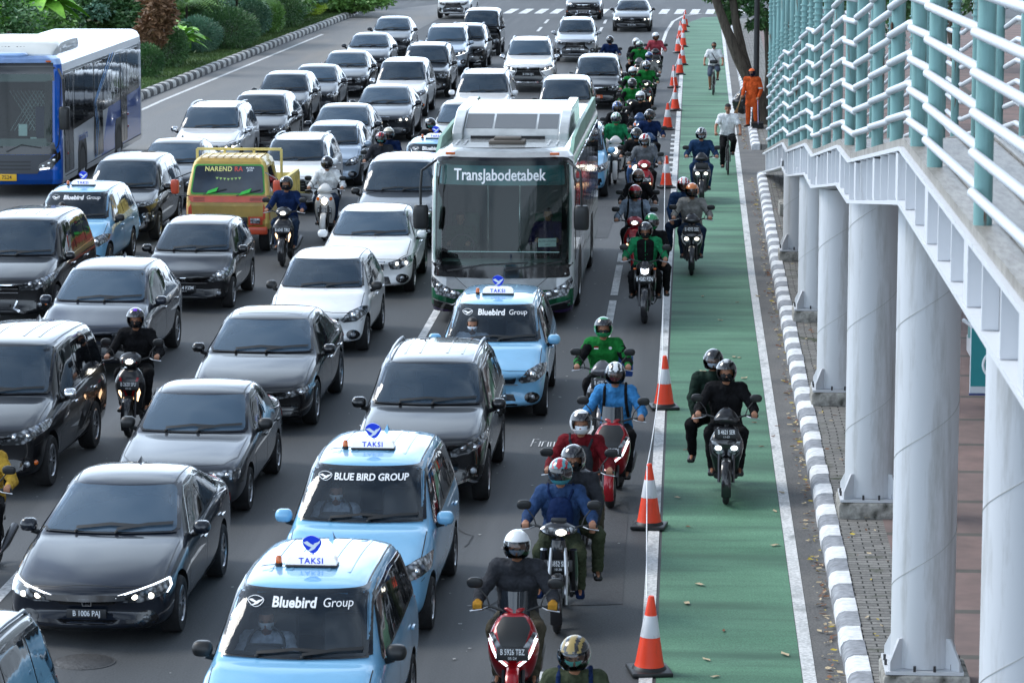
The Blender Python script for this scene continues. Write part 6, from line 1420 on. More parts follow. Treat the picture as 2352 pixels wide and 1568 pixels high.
    hy = {'mio': -.60, 'scoopy': -.49, 'vario': -.575, 'pcx': -.725, 'bebek': -.47, 'naked': -.56}[kind]
    CACHE[k] = (out, zp, hy); return CACHE[k]
SEATM = mat('seat_vinyl', (.015, .015, .016), .6)
SCREEN = mat('smoked_screen', (.012, .016, .022), .08, coat=.5)
def motorcycle(kind, loc, rz, label, body, accent=None, plate=None, cowl=None, lit=True, name=None, sub=None, lamp=None, fork=None, group='motorcycles in the traffic'):
    out, zp, hy = bike_meshes(kind); e = empty('motorcycle' if kind in ('naked', 'bebek') else 'scooter', loc, rz); tag(e, label, 'motorcycle' if kind in ('naked', 'bebek') else 'scooter', group)
    mm = dict(body=body, cowl=cowl or body, accent=accent or BLACK, black=BLACK, tyre=TYRE, alloy=ALLOY, steel=STEEL, chrome=CHROME, fork=fork or STEEL, fender=body, lens=LENS, lamp=(lamp or LIT) if lit else LENS, lampw=LITW, amber=AMBER, warm=WARM, red=REDL, seat=SEATM, screen=SCREEN)
    for t in out:
        o = ob(t[0], t[1], [mm[k] for k in t[2]], e)
        if len(t) > 4: o.location = t[4]
        for s_ in t[3]: ob(s_[0], s_[1], [mm[k] for k in s_[2]], o)
    plate_part(e, plate, (0, hy-.012, zp), .29, .12, -.12, sub); return e
# ================================================================ riders, placed by where the front tyre meets the road (or the helmet when that is hidden)
JK = dict(black=cloth('black', (.013, .013, .015)), green=cloth('ride_green', srgb(30, 132, 58)), mint=cloth('mint_green', srgb(36, 150, 96)), navy=cloth('navy', srgb(26, 48, 92)), blue=cloth('hoodie_blue', srgb(52, 80, 124)), sky=cloth('sky_blue', srgb(64, 148, 214)),
          maroon=cloth('maroon', srgb(120, 24, 34)), charcoal=cloth('charcoal', srgb(62, 64, 70)), olive=cloth('olive', srgb(74, 82, 62)), denim=cloth('denim', srgb(40, 70, 108)), pale=cloth('pale_denim', srgb(150, 166, 184)), grey=cloth('grey', srgb(120, 124, 130)),
          white=cloth('white', (1.15, 1.17, 1.2)), pink=cloth('pink', srgb(196, 78, 92)), khaki=cloth('khaki', srgb(96, 90, 76)), dgreen=cloth('dark_green', srgb(34, 52, 44)), jeans=cloth('jeans', srgb(44, 62, 88)), yellow=cloth('yellow', srgb(222, 176, 60)), orange=cloth('orange', srgb(226, 92, 30)), lgrey=cloth('light_grey', srgb(160, 160, 156)), tan=cloth('tan_leather', srgb(196, 142, 40)), shorts=cloth('shorts_grey', srgb(92, 104, 122)))
def hm(n, c, r=.18): return mat('helmet_'+n, c, r, coat=.8)
HB, HW, HS, HG, HR_, HO, HBR = hm('black', (.012, .012, .014)), hm('white', (.70, .72, .74)), hm('silver', (.42, .44, .46), .25), hm('green', srgb(40, 130, 80)), hm('red', srgb(160, 22, 34)), hm('orange', srgb(206, 120, 60)), hm('brown', srgb(120, 92, 76))
HT, HP, HN = hm('teal', srgb(70, 140, 150)), hm('purple', srgb(110, 50, 190)), hm('blue', srgb(60, 90, 150))
MK = dict(white=mat('mask_white', srgb(225, 232, 240), .8), mint=mat('mask_mint', srgb(96, 186, 170), .8), black=mat('mask_black', (.015, .015, .017), .85), blue=mat('mask_blue', srgb(110, 165, 205), .8), grey=mat('mask_grey', srgb(130, 138, 150), .9, var=.4, vs=40), red=mat('mask_red', srgb(120, 20, 36), .85), orange=mat('mask_orange', srgb(220, 120, 40), .85))
JR = J_ride(); JB = J_ride(ank=(.20, .02, .33), toe=(.215, -.12, .27), kne=(.21, -.16, .72)); JN = J_ride(kne=(.22, -.12, .74), ank=(.22, .16, .42), toe=(.235, .02, .37), che=(0, .10, 1.17), nec=(0, .0, 1.36), hed=(0, -.06, 1.48), sho=(.185, .04, 1.30))
JP = J_pass(); JL = J_ride(face=(.35, -1, 0))
BP = {}
def bike_at(x, y, ahead=.64, z=0.):
    g = unproj(x, y, z); return (g.x, g.y+ahead, 0)
def head_at(x, y, hy=.05, hz=1.53):
    g = unproj(x, y, hz); return (g.x, g.y-hy, 0)
def rider(kind, loc, what, body, head, jk, tr='black', mask=None, plate=None, sub=None, accent=None, cowl=None, rz=0., pas=None, gloves=None, shoes=None, lit=True, lamp=None, jp=None, vlabel=None, fork=None, sc=1.):
    """what = (rider label, bike label, passenger label)"""
    rz = R(rz); b = motorcycle(kind, loc, rz, what[1], body, accent, plate, cowl, lit, sub=sub, lamp=lamp, fork=fork)
    J, key = (JN, 'naked') if kind == 'naked' else (JB, 'bebek') if kind == 'bebek' else (JR, 'scoot')
    p = person(key, J, loc, rz, what[0], JK[jk], JK[tr], shoes, head, MK[mask] if mask else None, 'riders on motorcycles', gloves, scale=1)
    q = None
    if pas:
        off = V((pas.get('dx', 0), .36, 0)); off.rotate(Matrix.Rotation(rz, 3, 'Z'))
        q = person('pass', JP, (loc[0]+off.x, loc[1]+off.y, .02), rz, what[2], JK[pas['jk']], JK[pas.get('tr', 'black')], None, pas['head'], MK[pas['mask']] if pas.get('mask') else None, 'passengers on motorcycles')
    return b, p, q
RED = paint('bike_red', srgb(150, 16, 28), .2); BK = paint('bike_black', (.012, .012, .014)); WB_ = paint('bike_white', (.68, .68, .67)); GY = paint('bike_grey', (.10, .10, .11), .3); BL = paint('bike_blue', srgb(40, 70, 110), .2)
CM = mat('screen_clear', srgb(150, 170, 190), .1)
r1 = rider('pcx', bike_at(1178, 1668, .64), ('rider in a charcoal jacket with a white helmet, grey face scarf and yellow gloves', 'large red scooter with dark screen, front plate ending TBZ', ''), RED, ('open', HW, None), 'charcoal', 'khaki', 'grey', 'B 5926 TBZ', '05-24', gloves=JK['tan'])
r2 = rider('vario', head_at(1320, 1500), ('rider in an olive jacket with a black helmet and mint mask at the bottom edge', 'scooter under the rider in olive, almost wholly below the bottom edge', ''), BK, ('open', HB, mat('gold_stripe', srgb(150, 130, 80), .3)), 'olive', 'black', 'mint')
r3 = rider('bebek', bike_at(1280, 1452), ('rider in a blue sweater with a teal and red striped helmet', 'black underbone motorcycle with front plate ending SEN and a lit lamp in its handlebar cowl', 'passenger with a black helmet behind the rider in the blue sweater'), BK, ('full', HT, HR_), 'blue', 'olive', 'black', 'B 6852 SEN', '10-30', lamp=LIT, fork=ALLOY, pas=dict(jk='charcoal', tr='olive', head=('up', HB, None), mask='black', dx=.12), shoes=JK['navy'])
r4 = rider('bebek', head_at(1334, 970), ('rider in a maroon jacket with a white chin guard helmet', 'black motorcycle under the rider in maroon, front plate ending PMW', ''), BK, ('up', HW, None), 'maroon', 'khaki', 'white', 'B 3310 PMW', '05-24', lit=False, rz=-2)
r5 = rider('pcx', bike_at(1408, 1165), ('rider in a sky blue jacket with backpack straps and a red and white striped helmet', 'red and black scooter with a tall dark screen, front plate ending KDJ', ''), RED, ('open', HB, HW), 'sky', 'black', 'red', 'B 4652 KDJ', '12-21', rz=-3, accent=BK)
r6 = rider('vario', head_at(1386, 752), ('rider in a bright green vest jacket with a green helmet, blue box behind him', 'dark scooter under the rider in the bright green jacket, plate starting B 4275', ''), GY, ('up', HG, HG), 'green', 'black', 'black', 'B 4275 EIK', '08-22', lamp=LITW)
r7 = rider('naked', bike_at(1480, 742), ('rider in a black jacket with green sleeves and a black helmet on the naked motorcycle', 'black naked motorcycle with a single white lamp and a wide front tyre', 'passenger with a green helmet behind the rider on the naked motorcycle'), BK, ('up', HB, None), 'mint', 'black', 'black', 'B 4282 PZN', lamp=LITW, pas=dict(jk='black', head=('full', HG, HG), dx=.10))
r8 = rider('mio', head_at(1459, 442), ('rider in a pale denim shirt with a red helmet and dark face cloth', 'red scooter under the rider in the pale denim shirt', ''), RED, ('open', HR_, None), 'pale', 'black', 'black', 'B 4119 TBT', accent=BK)
r9 = rider('vario', head_at(1466, 405), ('rider in black with a brown helmet and white mask, behind the red helmet', 'scooter with red side panels hidden behind the rider with the red helmet', ''), RED, ('open', HBR, None), 'black', 'black', 'white', lit=True)
r10 = rider('mio', head_at(1481, 322), ('rider in a grey jacket with a white and red helmet and a white mask', 'red scooter with a lit lamp under the rider in the grey jacket', ''), RED, ('open', HW, HR_), 'grey', 'black', 'white', 'B 3896 TWY', accent=BK)
r11 = rider('scoopy', head_at(1415, 272), ('rider in a mint green jacket with a green helmet, beside the green bus', 'white scooter with a round lit lamp beside the green bus', ''), WB_, ('full', HG, HW), 'mint', 'black')
r12 = rider('vario', head_at(1492, 265), ('rider in a navy sweater with a dark helmet, next to the orange cones', 'dark scooter under the rider in the navy sweater', ''), BL, ('open', HB, None), 'navy', 'black', 'black', 'B 4128 SGI')
r12b = rider('scoopy', head_at(1462, 308), ('rider in black with a dark helmet and blue mask, hidden behind the grey jacket', 'scooter hidden behind the rider in the grey jacket', ''), BL, ('open', HB, None), 'black', 'black', 'blue')
r13 = rider('scoopy', head_at(1471, 222), ('rider in black with a white helmet and white mask', 'blue and white scooter under the rider in black with the white helmet', ''), BL, ('open', HW, None), 'black', 'black', 'white')
r14 = rider('mio', head_at(1452, 192), ('rider in a green vest with a black helmet near the car with an orange plate', 'scooter between the black car with the orange plate and the green riders', ''), BK, ('full', HB, None), 'green', 'black')
r15 = rider('mio', head_at(1485, 151), ('rider in a green vest with a striped white helmet and blue mask', 'black scooter with red lamp trim under the rider with the blue mask', ''), BK, ('open', HW, HB), 'green', 'black', 'blue', 'B 4414 SHB', accent=RED)
r16 = rider('scoopy', head_at(1469, 104), ('rider in a green vest with a green striped helmet, passenger behind', 'scooter under the green rider carrying a passenger', 'passenger with a cream helmet behind the rider in the green vest'), GY, ('full', HG, HW), 'green', 'black', pas=dict(jk='black', head=('open', HW, None), dx=-.12))
r17 = rider('vario', head_at(1506, 84), ('rider in a pink jacket with a white helmet and orange mask', 'black scooter under the rider in the pink jacket, farthest of the scooters', ''), BK, ('open', HW, None), 'pink', 'black', 'orange')
r18 = rider('mio', head_at(1453, 165), ('rider with a plain white helmet and mint mask between the green riders', 'scooter under the rider with the plain white helmet and mint mask', ''), GY, ('open', HW, None), 'green', 'black', 'mint')
r19 = rider('mio', head_at(1401, 92), ('rider in dark blue with a black helmet beside the silver car', 'scooter under the rider in dark blue beside the silver car', ''), GY, ('full', HB, None), 'navy', 'black')
r20 = rider('scoopy', head_at(1418, 246), ('rider in black with a blue striped helmet just behind the white scooter', 'dark scooter just behind the white scooter beside the bus', ''), BL, ('open', HN, HB), 'black', 'black', 'black')
r21 = rider('vario', head_at(1491, 130), ('rider in a light grey jacket with a blue tinted helmet', 'scooter under the rider in the light grey jacket with the blue tinted helmet', ''), BK, ('full', HN, None), 'lgrey', 'black')
r22 = rider('vario', bike_at(1667, 1157), ('rider in a black jacket with a black helmet nearest on the green lane', 'black scooter with twin white lamps nearest on the green lane, plate ending SER', 'passenger with a white mask behind the rider nearest on the green lane'), BK, ('up', HB, HS), 'black', 'black', 'black', 'B 4621 SER', '11-22', lamp=LITW, pas=dict(jk='dgreen', head=('open', HB, None), mask='white', dx=-.16), accent=GY)
r23 = rider('vario', bike_at(1588, 632), ('rider in a light grey shirt with an orange helmet on the green lane', 'black scooter with one bright lamp on the green lane behind the black pair', 'passenger with a red and white helmet behind the rider with the orange helmet'), BK, ('open', HO, None), 'lgrey', 'jeans', 'black', 'B 4093 SBE', pas=dict(jk='denim', tr='jeans', head=('open', HR_, HW), dx=-.16), accent=WB_)
r24 = rider('vario', bike_at(1610, 468), ('rider in a denim jacket with a silver helmet and white mask on the green lane', 'black scooter with warm twin lamps on the green lane beside the cyclist', ''), BK, ('open', HS, HB), 'denim', 'denim', 'white', rz=1, accent=GY)
r25 = rider('mio', bike_at(296, 1003), ('rider all in black with a purple reflecting visor', 'black and red scooter with a lit lamp, front plate starting B 2620', ''), BK, ('up', HB, HP), 'black', 'black', 'black', 'B 2620 SFU', '02-22', accent=RED)
r26 = rider('mio', bike_at(649, 612), ('rider in dark navy with a black helmet beside the yellow truck', 'black scooter with a lit lamp beside the yellow truck', ''), BK, ('up', HB, None), 'navy', 'jeans', 'black', 'B 6141 TRU', accent=BK)
r27 = rider('scoopy', bike_at(744, 552), ('rider in a white shirt with a black helmet and face cloth', 'white retro scooter with chrome ring lamp left of the white sedan', ''), WB_, ('full', HB, None), 'white', 'jeans', None, 'B 3028 BLZ')
r28 = rider('vario', head_at(875, 318), ('rider in charcoal with a black helmet and mint mask among the cars', 'red scooter among the cars left of the dark grey people carrier', 'passenger with a beige helmet behind the rider among the cars'), RED, ('open', HB, HR_), 'charcoal', 'black', 'mint', accent=WB_, pas=dict(jk='navy', head=('open', hm('beige', srgb(200, 190, 170)), None), mask='black', dx=.14))
r29 = rider('mio', head_at(989, 285), ('rider in black with a black helmet left of the green bus roof', 'black scooter left of the green bus roof', ''), BK, ('open', HB, None), 'black', 'black', 'mint')
r30 = rider('mio', (-7.72, 34.0, 0), ('rider in a yellow and white jacket cut by the left edge', 'motorcycle cut by the left edge below the large black people carrier', ''), BK, ('full', HB, None), 'yellow', 'black', shoes=RED, sc=1)
# things worn or carried that can be taken off
def on(p, key):
    return Matrix.Translation(p.location) @ p.rotation_euler.to_matrix().to_4x4()
def backpack_front(p, colr, label):
    e = empty('backpack', p.location, p.rotation_euler.z); tag(e, label, 'backpack', 'bags carried by riders')
    ob('bag_body', remesh(MB().eloft([(.88, .0, .10, .05), (.95, -.01, .135, .075), (1.10, .0, .14, .08), (1.22, .03, .11, .06), (1.27, .05, .05, .03)], 'z', 16, 2.6), .012, 3, .012, 10), [colr], e)
    for s in (-1, 1): ob('strap', MB().tube([(s*.08, .03, 1.22), (s*.125, .045, 1.33), (s*.13, .12, 1.385), (s*.12, .22, 1.34), (s*.11, .28, 1.2)], .016, 8), [colr], e)
    return e
def backpack_back(p, colr, label):
    e = empty('backpack', p.location, p.rotation_euler.z); tag(e, label, 'backpack', 'bags carried by riders')
    ob('bag_body', remesh(MB().eloft([(.92, .40, .12, .07), (1.05, .40, .15, .09), (1.25, .36, .14, .08), (1.34, .33, .08, .04)], 'z', 16, 2.6), .012, 3), [colr], e)
    for s in (-1, 1): ob('strap', MB().tube([(s*.10, .30, 1.34), (s*.125, .15, 1.395), (s*.13, .045, 1.34), (s*.135, .03, 1.18), (s*.16, .10, 1.0), (s*.12, .32, .95)], .019, 8), [colr], e)
    return e
backpack_front(r3[1], JK['navy'], 'navy backpack worn on the chest of the rider in the blue sweater')
backpack_front(r4[1], JK['charcoal'], 'charcoal bag worn on the chest of the rider in maroon')
backpack_back(r5[1], JK['black'], 'black backpack with straps over the sky blue jacket')
backpack_back(r2[1], JK['navy'], 'navy backpack with straps over the olive jacket at the bottom edge')
backpack_back(r8[1], JK['black'], 'black backpack with straps over the pale denim shirt')
# green vests need dark sleeves; patches on the chest of the near green rider
def chest_marks(p, M, items):
    bv = bvh_of(M['jacket'])
    for name, poly, mt in items:
        m = MB(); patch(m, bv, poly, 'F', .006, .03, .002); ob(name, m, [mt], p)
M6 = PM['scoot']
chest_marks(r6[1], M6, [('flag_patch', [(-.125, 1.255), (-.065, 1.255), (-.065, 1.275), (-.125, 1.275)], HR_), ('flag_patch', [(-.125, 1.233), (-.065, 1.233), (-.065, 1.253), (-.125, 1.253)], WHITE), ('round_patch', ellipse(.095, 1.25, .024, .024, 12), WHITE)])
M7 = PM['naked']; chest_marks(r7[1], M7, [('dark_front', rnd([(-.13, .98), (.13, .98), (.15, 1.32), (.07, 1.36), (-.07, 1.36), (-.15, 1.32)], .03), JK['black']), ('zip_line', [(-.006, 1.0), (.006, 1.0), (.006, 1.33), (-.006, 1.33)], JK['mint'])])
def sleeves(p, key, J, colr, name='sleeve'):
    k = 'sl'+key
    if k not in CACHE:
        res = []
        for i in (0, 1):
            sh, el, wr = [V(sides(J, q)[i]) for q in ('sho', 'elb', 'wri')]; m = MB(); chain(m, [sh+(sh*V((.12, 0, 0)) if False else V((0, 0, 0))), el, el.lerp(wr, .55)], [.079, .066, .056], 12); res.append(remesh(m, .012, 2, .012, 8.))
        CACHE[k] = res
    for me in CACHE[k]: ob(name, me, [colr], p)
for r in (r6, r14, r15, r16, r18): sleeves(r[1], 'scoot', JR, JK['black'])
e = empty('delivery_box', (r6[1].location.x+.16, r6[1].location.y+.62, .80)); tag(e, 'blue delivery box on the seat behind the rider in the bright green jacket', 'box')
ob('box_body', MB().box((0, 0, .14), (.46, .38, .28), bev=.02), [mat('box_blue', srgb(30, 70, 150), .6)], e); ob('box_lid', MB().box((0, 0, .295), (.48, .40, .04), bev=.015), [mat('box_pale', srgb(150, 180, 210), .6)], e)
# ================================================================ footbridge ramp on the right
BW = mat('bridge_white', (.50, .53, .57), .5, coat=.15, var=.08, vs=1.5)
def dirty(name, base, dirt, sc=(1, 1, 6), p0=.60, p1=.78, rust=None, metal=0., rough=.5):
    def b(t, p):
        tc = N_(t, 'ShaderNodeTexCoord'); mp = N_(t, 'ShaderNodeMapping'); mp.inputs['Scale'].default_value = (sc[0], sc[1], 1/sc[2]*1.0); t.links.new(tc.outputs['Object'], mp.inputs[0])
        n = N_(t, 'ShaderNodeTexNoise', Scale=3.0, Detail=8.0, Roughness=.7); t.links.new(mp.outputs[0], n.inputs['Vector'])
        c = mixc(t, ramp(t, n.outputs['Fac'], p0, p1), base, dirt)
        if rust:
            n2 = N_(t, 'ShaderNodeTexNoise', Scale=5.0, Detail=6.0); t.links.new(mp.outputs[0], n2.inputs['Vector']); c = mixc(t, ramp(t, n2.outputs['Fac'], .66, .72), c, rust)
        t.links.new(c, p.inputs['Base Color']); p.inputs['Roughness'].default_value = rough; p.inputs['Metallic'].default_value = metal
    return nodemat(name, b)
PIL = dirty('pillar_white', (.57, .585, .61), (.22, .21, .18), (1.3, 1.3, 7), .50, .80)
TEAL = dirty('teal_paint', (.17, .335, .33), (.10, .20, .195), (3, 3, 3), .48, .70, rust=(.10, .045, .02))
RAILW = dirty('rail_white', (.50, .53, .57), (.40, .41, .41), (3, 3, 1), .58, .8)
GIRD = dirty('girder_white', (.58, .595, .62), (.34, .34, .33), (2, 2, 3), .60, .82)
DECK = dirty('deck_edge_metal', (.30, .28, .25), (.14, .12, .10), (8, 1.2, 1), .4, .7)
CONC = surf('rough_concrete', (.22, .21, .19), (.36, .35, .32), fine=20, big=3, rough=.95, streak=((5, 5, 5), (.05, .05, .04), .52, .66))
BP_ = [(6, 5.10), (26.4, 4.97), (35.1, 4.05), (37.9, 3.96), (46, 3.10), (49, 3.0), (58.6, 2.02), (61.4, 1.92), (71.6, .86), (78, .20)]   # (Y, underside of the girder)
zb = lambda y: interp(BP_, y)
XG, XD, GD = 1.78, 3.75, .48
br = empty('footbridge_ramp', (XG, 26.4, 0)); tag(br, 'long white and teal footbridge ramp zigzagging above the pavement on the right', 'footbridge')
def bo(name, mb, m): 
    mb.v = [v-V((XG, 26.4, 0)) for v in mb.v]; return ob(name, mb, m, br)
for X, s in ((XG, 1), (XD, -1)):
    m = MB()
    for (y0, z0), (y1, z1) in zip(BP_, BP_[1:]):
        y1b = y1-.004
        for (xa, xb, da, db) in ((X-.10*s, X+.14*s, 0, .035), (X-.10*s, X+.14*s, GD-.035, GD), (X+.02*s, X+.04*s, .035, GD-.035)):
            m.add([(xa, y0, z0+da), (xb, y0, z0+da), (xb, y1b, z1+da), (xa, y1b, z1+da), (xa, y0, z0+db), (xb, y0, z0+db), (xb, y1b, z1+db), (xa, y1b, z1+db)], [[0, 1, 2, 3], [4, 5, 6, 7], [0, 1, 5, 4], [1, 2, 6, 5], [2, 3, 7, 6], [3, 0, 4, 7]])
    bo('girder', m, [GIRD])
    y = 13.0; q = 0
    while y < 76:
        z = zb(y)+.035; h = GD-.07; bo('stiffener', MB().box((X-.035*s, y, z+h/2), (.10, .30 if q % 3 == 0 else .05, h-.01)), [GIRD]); y += 1.15; q += 1
m = MB()
for (y0, z0), (y1, z1) in zip(BP_, BP_[1:]):
    m.add([(XG-.06, y0, z0+GD+.006), (XD+.06, y0, z0+GD+.006), (XD+.06, y1, z1+GD+.006), (XG-.06, y1, z1+GD+.006), (XG-.06, y0, z0+GD+.07), (XD+.06, y0, z0+GD+.07), (XD+.06, y1, z1+GD+.07), (XG-.06, y1, z1+GD+.07)], [[0, 1, 2, 3], [4, 5, 6, 7], [0, 1, 5, 4], [1, 2, 6, 5], [2, 3, 7, 6], [3, 0, 4, 7]])
bo('deck', m, [DECK])
m = MB()
for k in range(5): 
    for (y0, z0), (y1, z1) in zip(BP_, BP_[1:]): m.tube([(XG+.12+k*.28, y0, z0+GD+.085), (XG+.12+k*.28, y1, z1+GD+.085)], .018, 5)
bo('deck_grooves', m, [DECK])
m = MB()
y = 14.
while y < 74: m.box(((XG+XD)/2, y, zb(y)+.25), (XD-XG-.1, .08, .2)); y += 2.1
bo('cross_beam', m, [GIRD])
posts = [16.3, 19.75, 23.75, 25.6, 28.3, 31.2, 34.2, 36.7, 39.8, 43.0, 46.4, 48.8, 52, 55.3, 58.4, 61.5, 64.6, 67.8, 71.0, 74.5]
land = {23.75, 25.6, 34.2, 36.7, 46.4, 48.8, 58.4, 61.5, 71.0, 74.5, 16.3, 19.75}
tall = [y for y in posts if y >= 43]
for X, s in ((XG+.0, 1), (XD, -1)):
    prev = None
    for i, y in enumerate(posts):
        if s < 0 and y < 20: pass
        z = zb(y)+GD+.07; h = 1.95 if y < 43 else 4.6
        m = MB().cyl((X, y, z), (X, y, z+h), .058, n=16)
        if y >= 43:
            for k in range(6): m.lathe([(.058, -.012), (.078, -.01), (.078, .01), (.058, .012)], 16, 'Z', (X, y, z+1.75+k*.09))
            for k in range(6): m.lathe([(.058, -.012), (.078, -.01), (.078, .01), (.058, .012)], 16, 'Z', (X, y, z+2.9+k*.09))
        bo('post', m, [TEAL])
        if prev is not None:
            yp = prev; sag = (y, yp)
            brk = [b for b, _ in BP_ if yp < b < y]
            for k in range(7):
                hh = .20+k*.245+.07+GD; pts = [(X-.055*s, yy, zb(yy)+hh) for yy in [yp]+brk+[y]]
                pts[0] = (X-.0*s, yp+.04, pts[0][2]); pts[-1] = (X-.07*s, y-.03, pts[-1][2]); nb = len(pts)
                pts = [(X-.07*s*((pt[1]-yp)/(y-yp)), pt[1], pt[2]) for pt in pts]
                mm = MB().tube(pts, .033, 12)
                for e_, d_ in ((pts[0], 1), (pts[-1], -1)): mm.ell(e_, .035, 1)
                bo('rail', mm, [RAILW])
        prev = y
# rust spot on the post
bo('rust_spot', MB().ell((XG-.056, 28.28, zb(28.3)+GD+1.08), (.012, .035, .045), 2), [mat('rust_hole', (.06, .025, .012), .9)])
# pillars
for i, (PX, Y) in enumerate(((2.24, 21.1), (2.17, 29.3), (2.11, 37.3), (2.07, 45.1), (2.06, 53.3), (2.03, 61.4))):
    e = empty('bridge_pillar', (PX, Y, .16)); ztop = zb(Y)-.16
    where = ['nearest the camera, its foot below the frame', 'second nearest, gusset feet at the bottom edge', 'third nearest with its plinth beside the kerb', 'fourth nearest', 'fifth nearest and short', 'shortest and farthest, almost hidden under the girder'][i]
    tag(e, 'round white pillar holding the ramp, '+where, 'pillar', 'pillars holding the footbridge ramp')
    m = MB().cyl((0, 0, .22), (0, 0, ztop), .295, n=40, cap=True); 
    ob('column', m.mesh('column', 50), [PIL], e)
    # spiral weld seam
    pts = [(.297*cos(a), .297*sin(a), .35+a*.19) for a in [k*.16 for k in range(int((ztop-.5)/.19/.16))]]
    if len(pts) > 3: ob('weld_seam', MB().tube(pts, .0025, 5), [mat('weld', (.36, .36, .34), .8)], e)
    ob('plinth', MB().box((0.02, 0, .05), (.80, .76, .26), bev=.03), [CONC], e)
    ob('base_plate', MB().box((0, 0, .20), (.72, .70, .03)), [GIRD], e)
    for a in (45, 135, 225, 315):
        M = Matrix.Rotation(R(a), 3, 'Z'); g = MB().prism([(.28, .215), (.46, .215), (.46, .30), (.34, .50), (.28, .50)], -.012, .012, 'y'); g.v = [M @ v for v in g.v]; ob('gusset', g, [GIRD], e)
    m = MB()
    for k in range(12): m.cyl((.355*cos(k*pi/6+.26), .355*sin(k*pi/6+.26), .215), (.355*cos(k*pi/6+.26), .355*sin(k*pi/6+.26), .27), .013, n=6)
    ob('anchor_bolts', m, [STEEL], e)
    ob('cap_plate', MB().box((0.3, 0, ztop+.08), (1.3, .5, .14)), [GIRD], e)
# lower return ramp behind, with the wheelchair sign
e = empty('lower_ramp_railing', (4.3, 30, .16)); tag(e, 'white and teal railing of the lower ramp behind the pillars, beside the wheelchair sign', 'railing')
zl = lambda y: .25+(50-y)*.085
m = MB().add([(0, -12, zl(18)), (0, 20, zl(50)), (0, 20, zl(50)-.3), (0, -12, zl(18)-.3), (.12, -12, zl(18)), (.12, 20, zl(50)), (.12, 20, zl(50)-.3), (.12, -12, zl(18)-.3)], [[0, 1, 2, 3], [4, 5, 6, 7], [0, 1, 5, 4], [2, 3, 7, 6]]); ob('stringer', m, [GIRD], e)
for k in range(14):
    y = -12+k*2.4; z = zl(y+30); ob('post', MB().cyl((0, y, z), (0, y, z+1.8), .055, n=14), [TEAL], e)
for k in range(6): ob('rail', MB().tube([(-.05, -12, zl(18)+.22+k*.26), (-.05, 20, zl(50)+.22+k*.26)], .033, 10), [RAILW], e)
sg = unproj(2262, 820, 2.4); e = empty('wheelchair_sign', (sg.x, sg.y, 0)); tag(e, 'teal and white wheelchair sign half hidden behind the nearest pillar', 'sign')
SG = mat('sign_teal', srgb(22, 128, 132), .4); sz = sg.z
ob('sign_board', MB().box((.2, 0, sz), (.72, .03, .80), bev=.01), [mat('sign_border', (.55, .58, .62), .5)], e); b_ = ob('sign_face', MB().box((.2, -.018, sz), (.70, .006, .64)), [SG], e)
ob('sign_edge', MB().box((.2, -.005, sz+.41), (.73, .05, .015)).box((.2, -.005, sz-.41), (.73, .05, .015)), [mat('navy_edge', srgb(24, 50, 110), .5)], e)
m = MB(); cx, cz = .13, sz-.08
m.tube([(cx+.15*cos(R(a)), -.024, cz+.15*sin(R(a))) for a in range(110, 390, 12)], .016, 6); m.ell((cx+.02, -.024, sz+.25), (.04, .008, .04), 2); m.tube([(cx+.02, -.024, sz+.20), (cx+.03, -.024, sz+.0), (cx+.16, -.024, sz+.0), (cx+.22, -.024, sz-.16), (cx+.28, -.024, sz-.15)], .022, 6); m.tube([(cx+.02, -.024, sz+.10), (cx+.14, -.024, sz+.10)], .016, 6)
ob('wheelchair_symbol', m, [WHITE], b_)
ob('sign_pole', MB().cyl((.2, .03, 0.155), (.2, .03, sz+.3), .035), [STEEL], e)
# ================================================================ cones and rope
ORG = dirty('cone_orange', srgb(240, 68, 32), srgb(170, 62, 40), (3, 3, 2), .55, .80); CW = dirty('cone_white_band', (.60, .62, .65), (.30, .30, .29), (4, 4, 1), .52, .75)
conepx = [(1491, 1545), (1491, 1212), (1525, 938), (1530, 432), (1533, 298), (1551, 255), (1548, 202), (1561, 172), (1568, 150), (1558, 122), (1569, 108), (1563, 90), (1571, 74), (1574, 62)]
csub = None; tops = []
conelab = ['nearest, at the bottom edge', 'second from the bottom edge', 'third from the bottom, beside the rider in sky blue', 'fourth, opposite the rider in the grey jacket', 'fifth, next to the rider in the navy sweater', 'sixth, just beyond the navy rider', 'seventh, level with the orange plate car', 'eighth, level with the blue masked rider', 'ninth from the bottom edge', 'fifth from the far end', 'fourth from the far end', 'third from the far end', 'second from the far end', 'farthest of the row']
def mk_cone():
    b = MB().box((0, 0, .022), (.40, .40, .044), bev=.012).lathe([(.17, .044), (.155, .07), (.15, .075), (.0, .075)], 24)
    prof = lambda z: lerp(.142, .028, (z-.07)/(.76-.07))
    o = MB().lathe([(prof(.07)+.006, .07), (prof(.12)+.004, .10), (prof(.12), .12), (prof(.36), .36), (prof(.36)-.002, .361), (prof(.57)-.002, .569), (prof(.57), .57), (prof(.74), .74), (prof(.76)-.004, .76), (.004, .762)], 28)
    w_ = MB().lathe([(prof(.36)-.001, .358), (prof(.36)+.003, .362), (prof(.57)+.003, .568), (prof(.57)-.001, .572)], 28)
    return b.mesh('b'), o.mesh('o'), w_.mesh('w')
cm = mk_cone()
for i, (x, y) in enumerate(conepx):
    g = unproj(x, y, 0); e = empty('traffic_cone', (g.x, g.y, .008), R(rng.uniform(-14, 14))); tag(e, 'orange and white traffic cone, '+conelab[i], 'traffic cone', 'traffic cones along the green lane')
    ob('cone_base', cm[0], [BLACK], e); ob('cone_body', cm[1], [ORG], e); ob('reflective_band', cm[2], [CW], e); tops.append(V((g.x, g.y, .74))); e.rotation_euler.x = R(rng.uniform(-1.2, 1.2)); e.rotation_euler.y = R(rng.uniform(-2, 2))
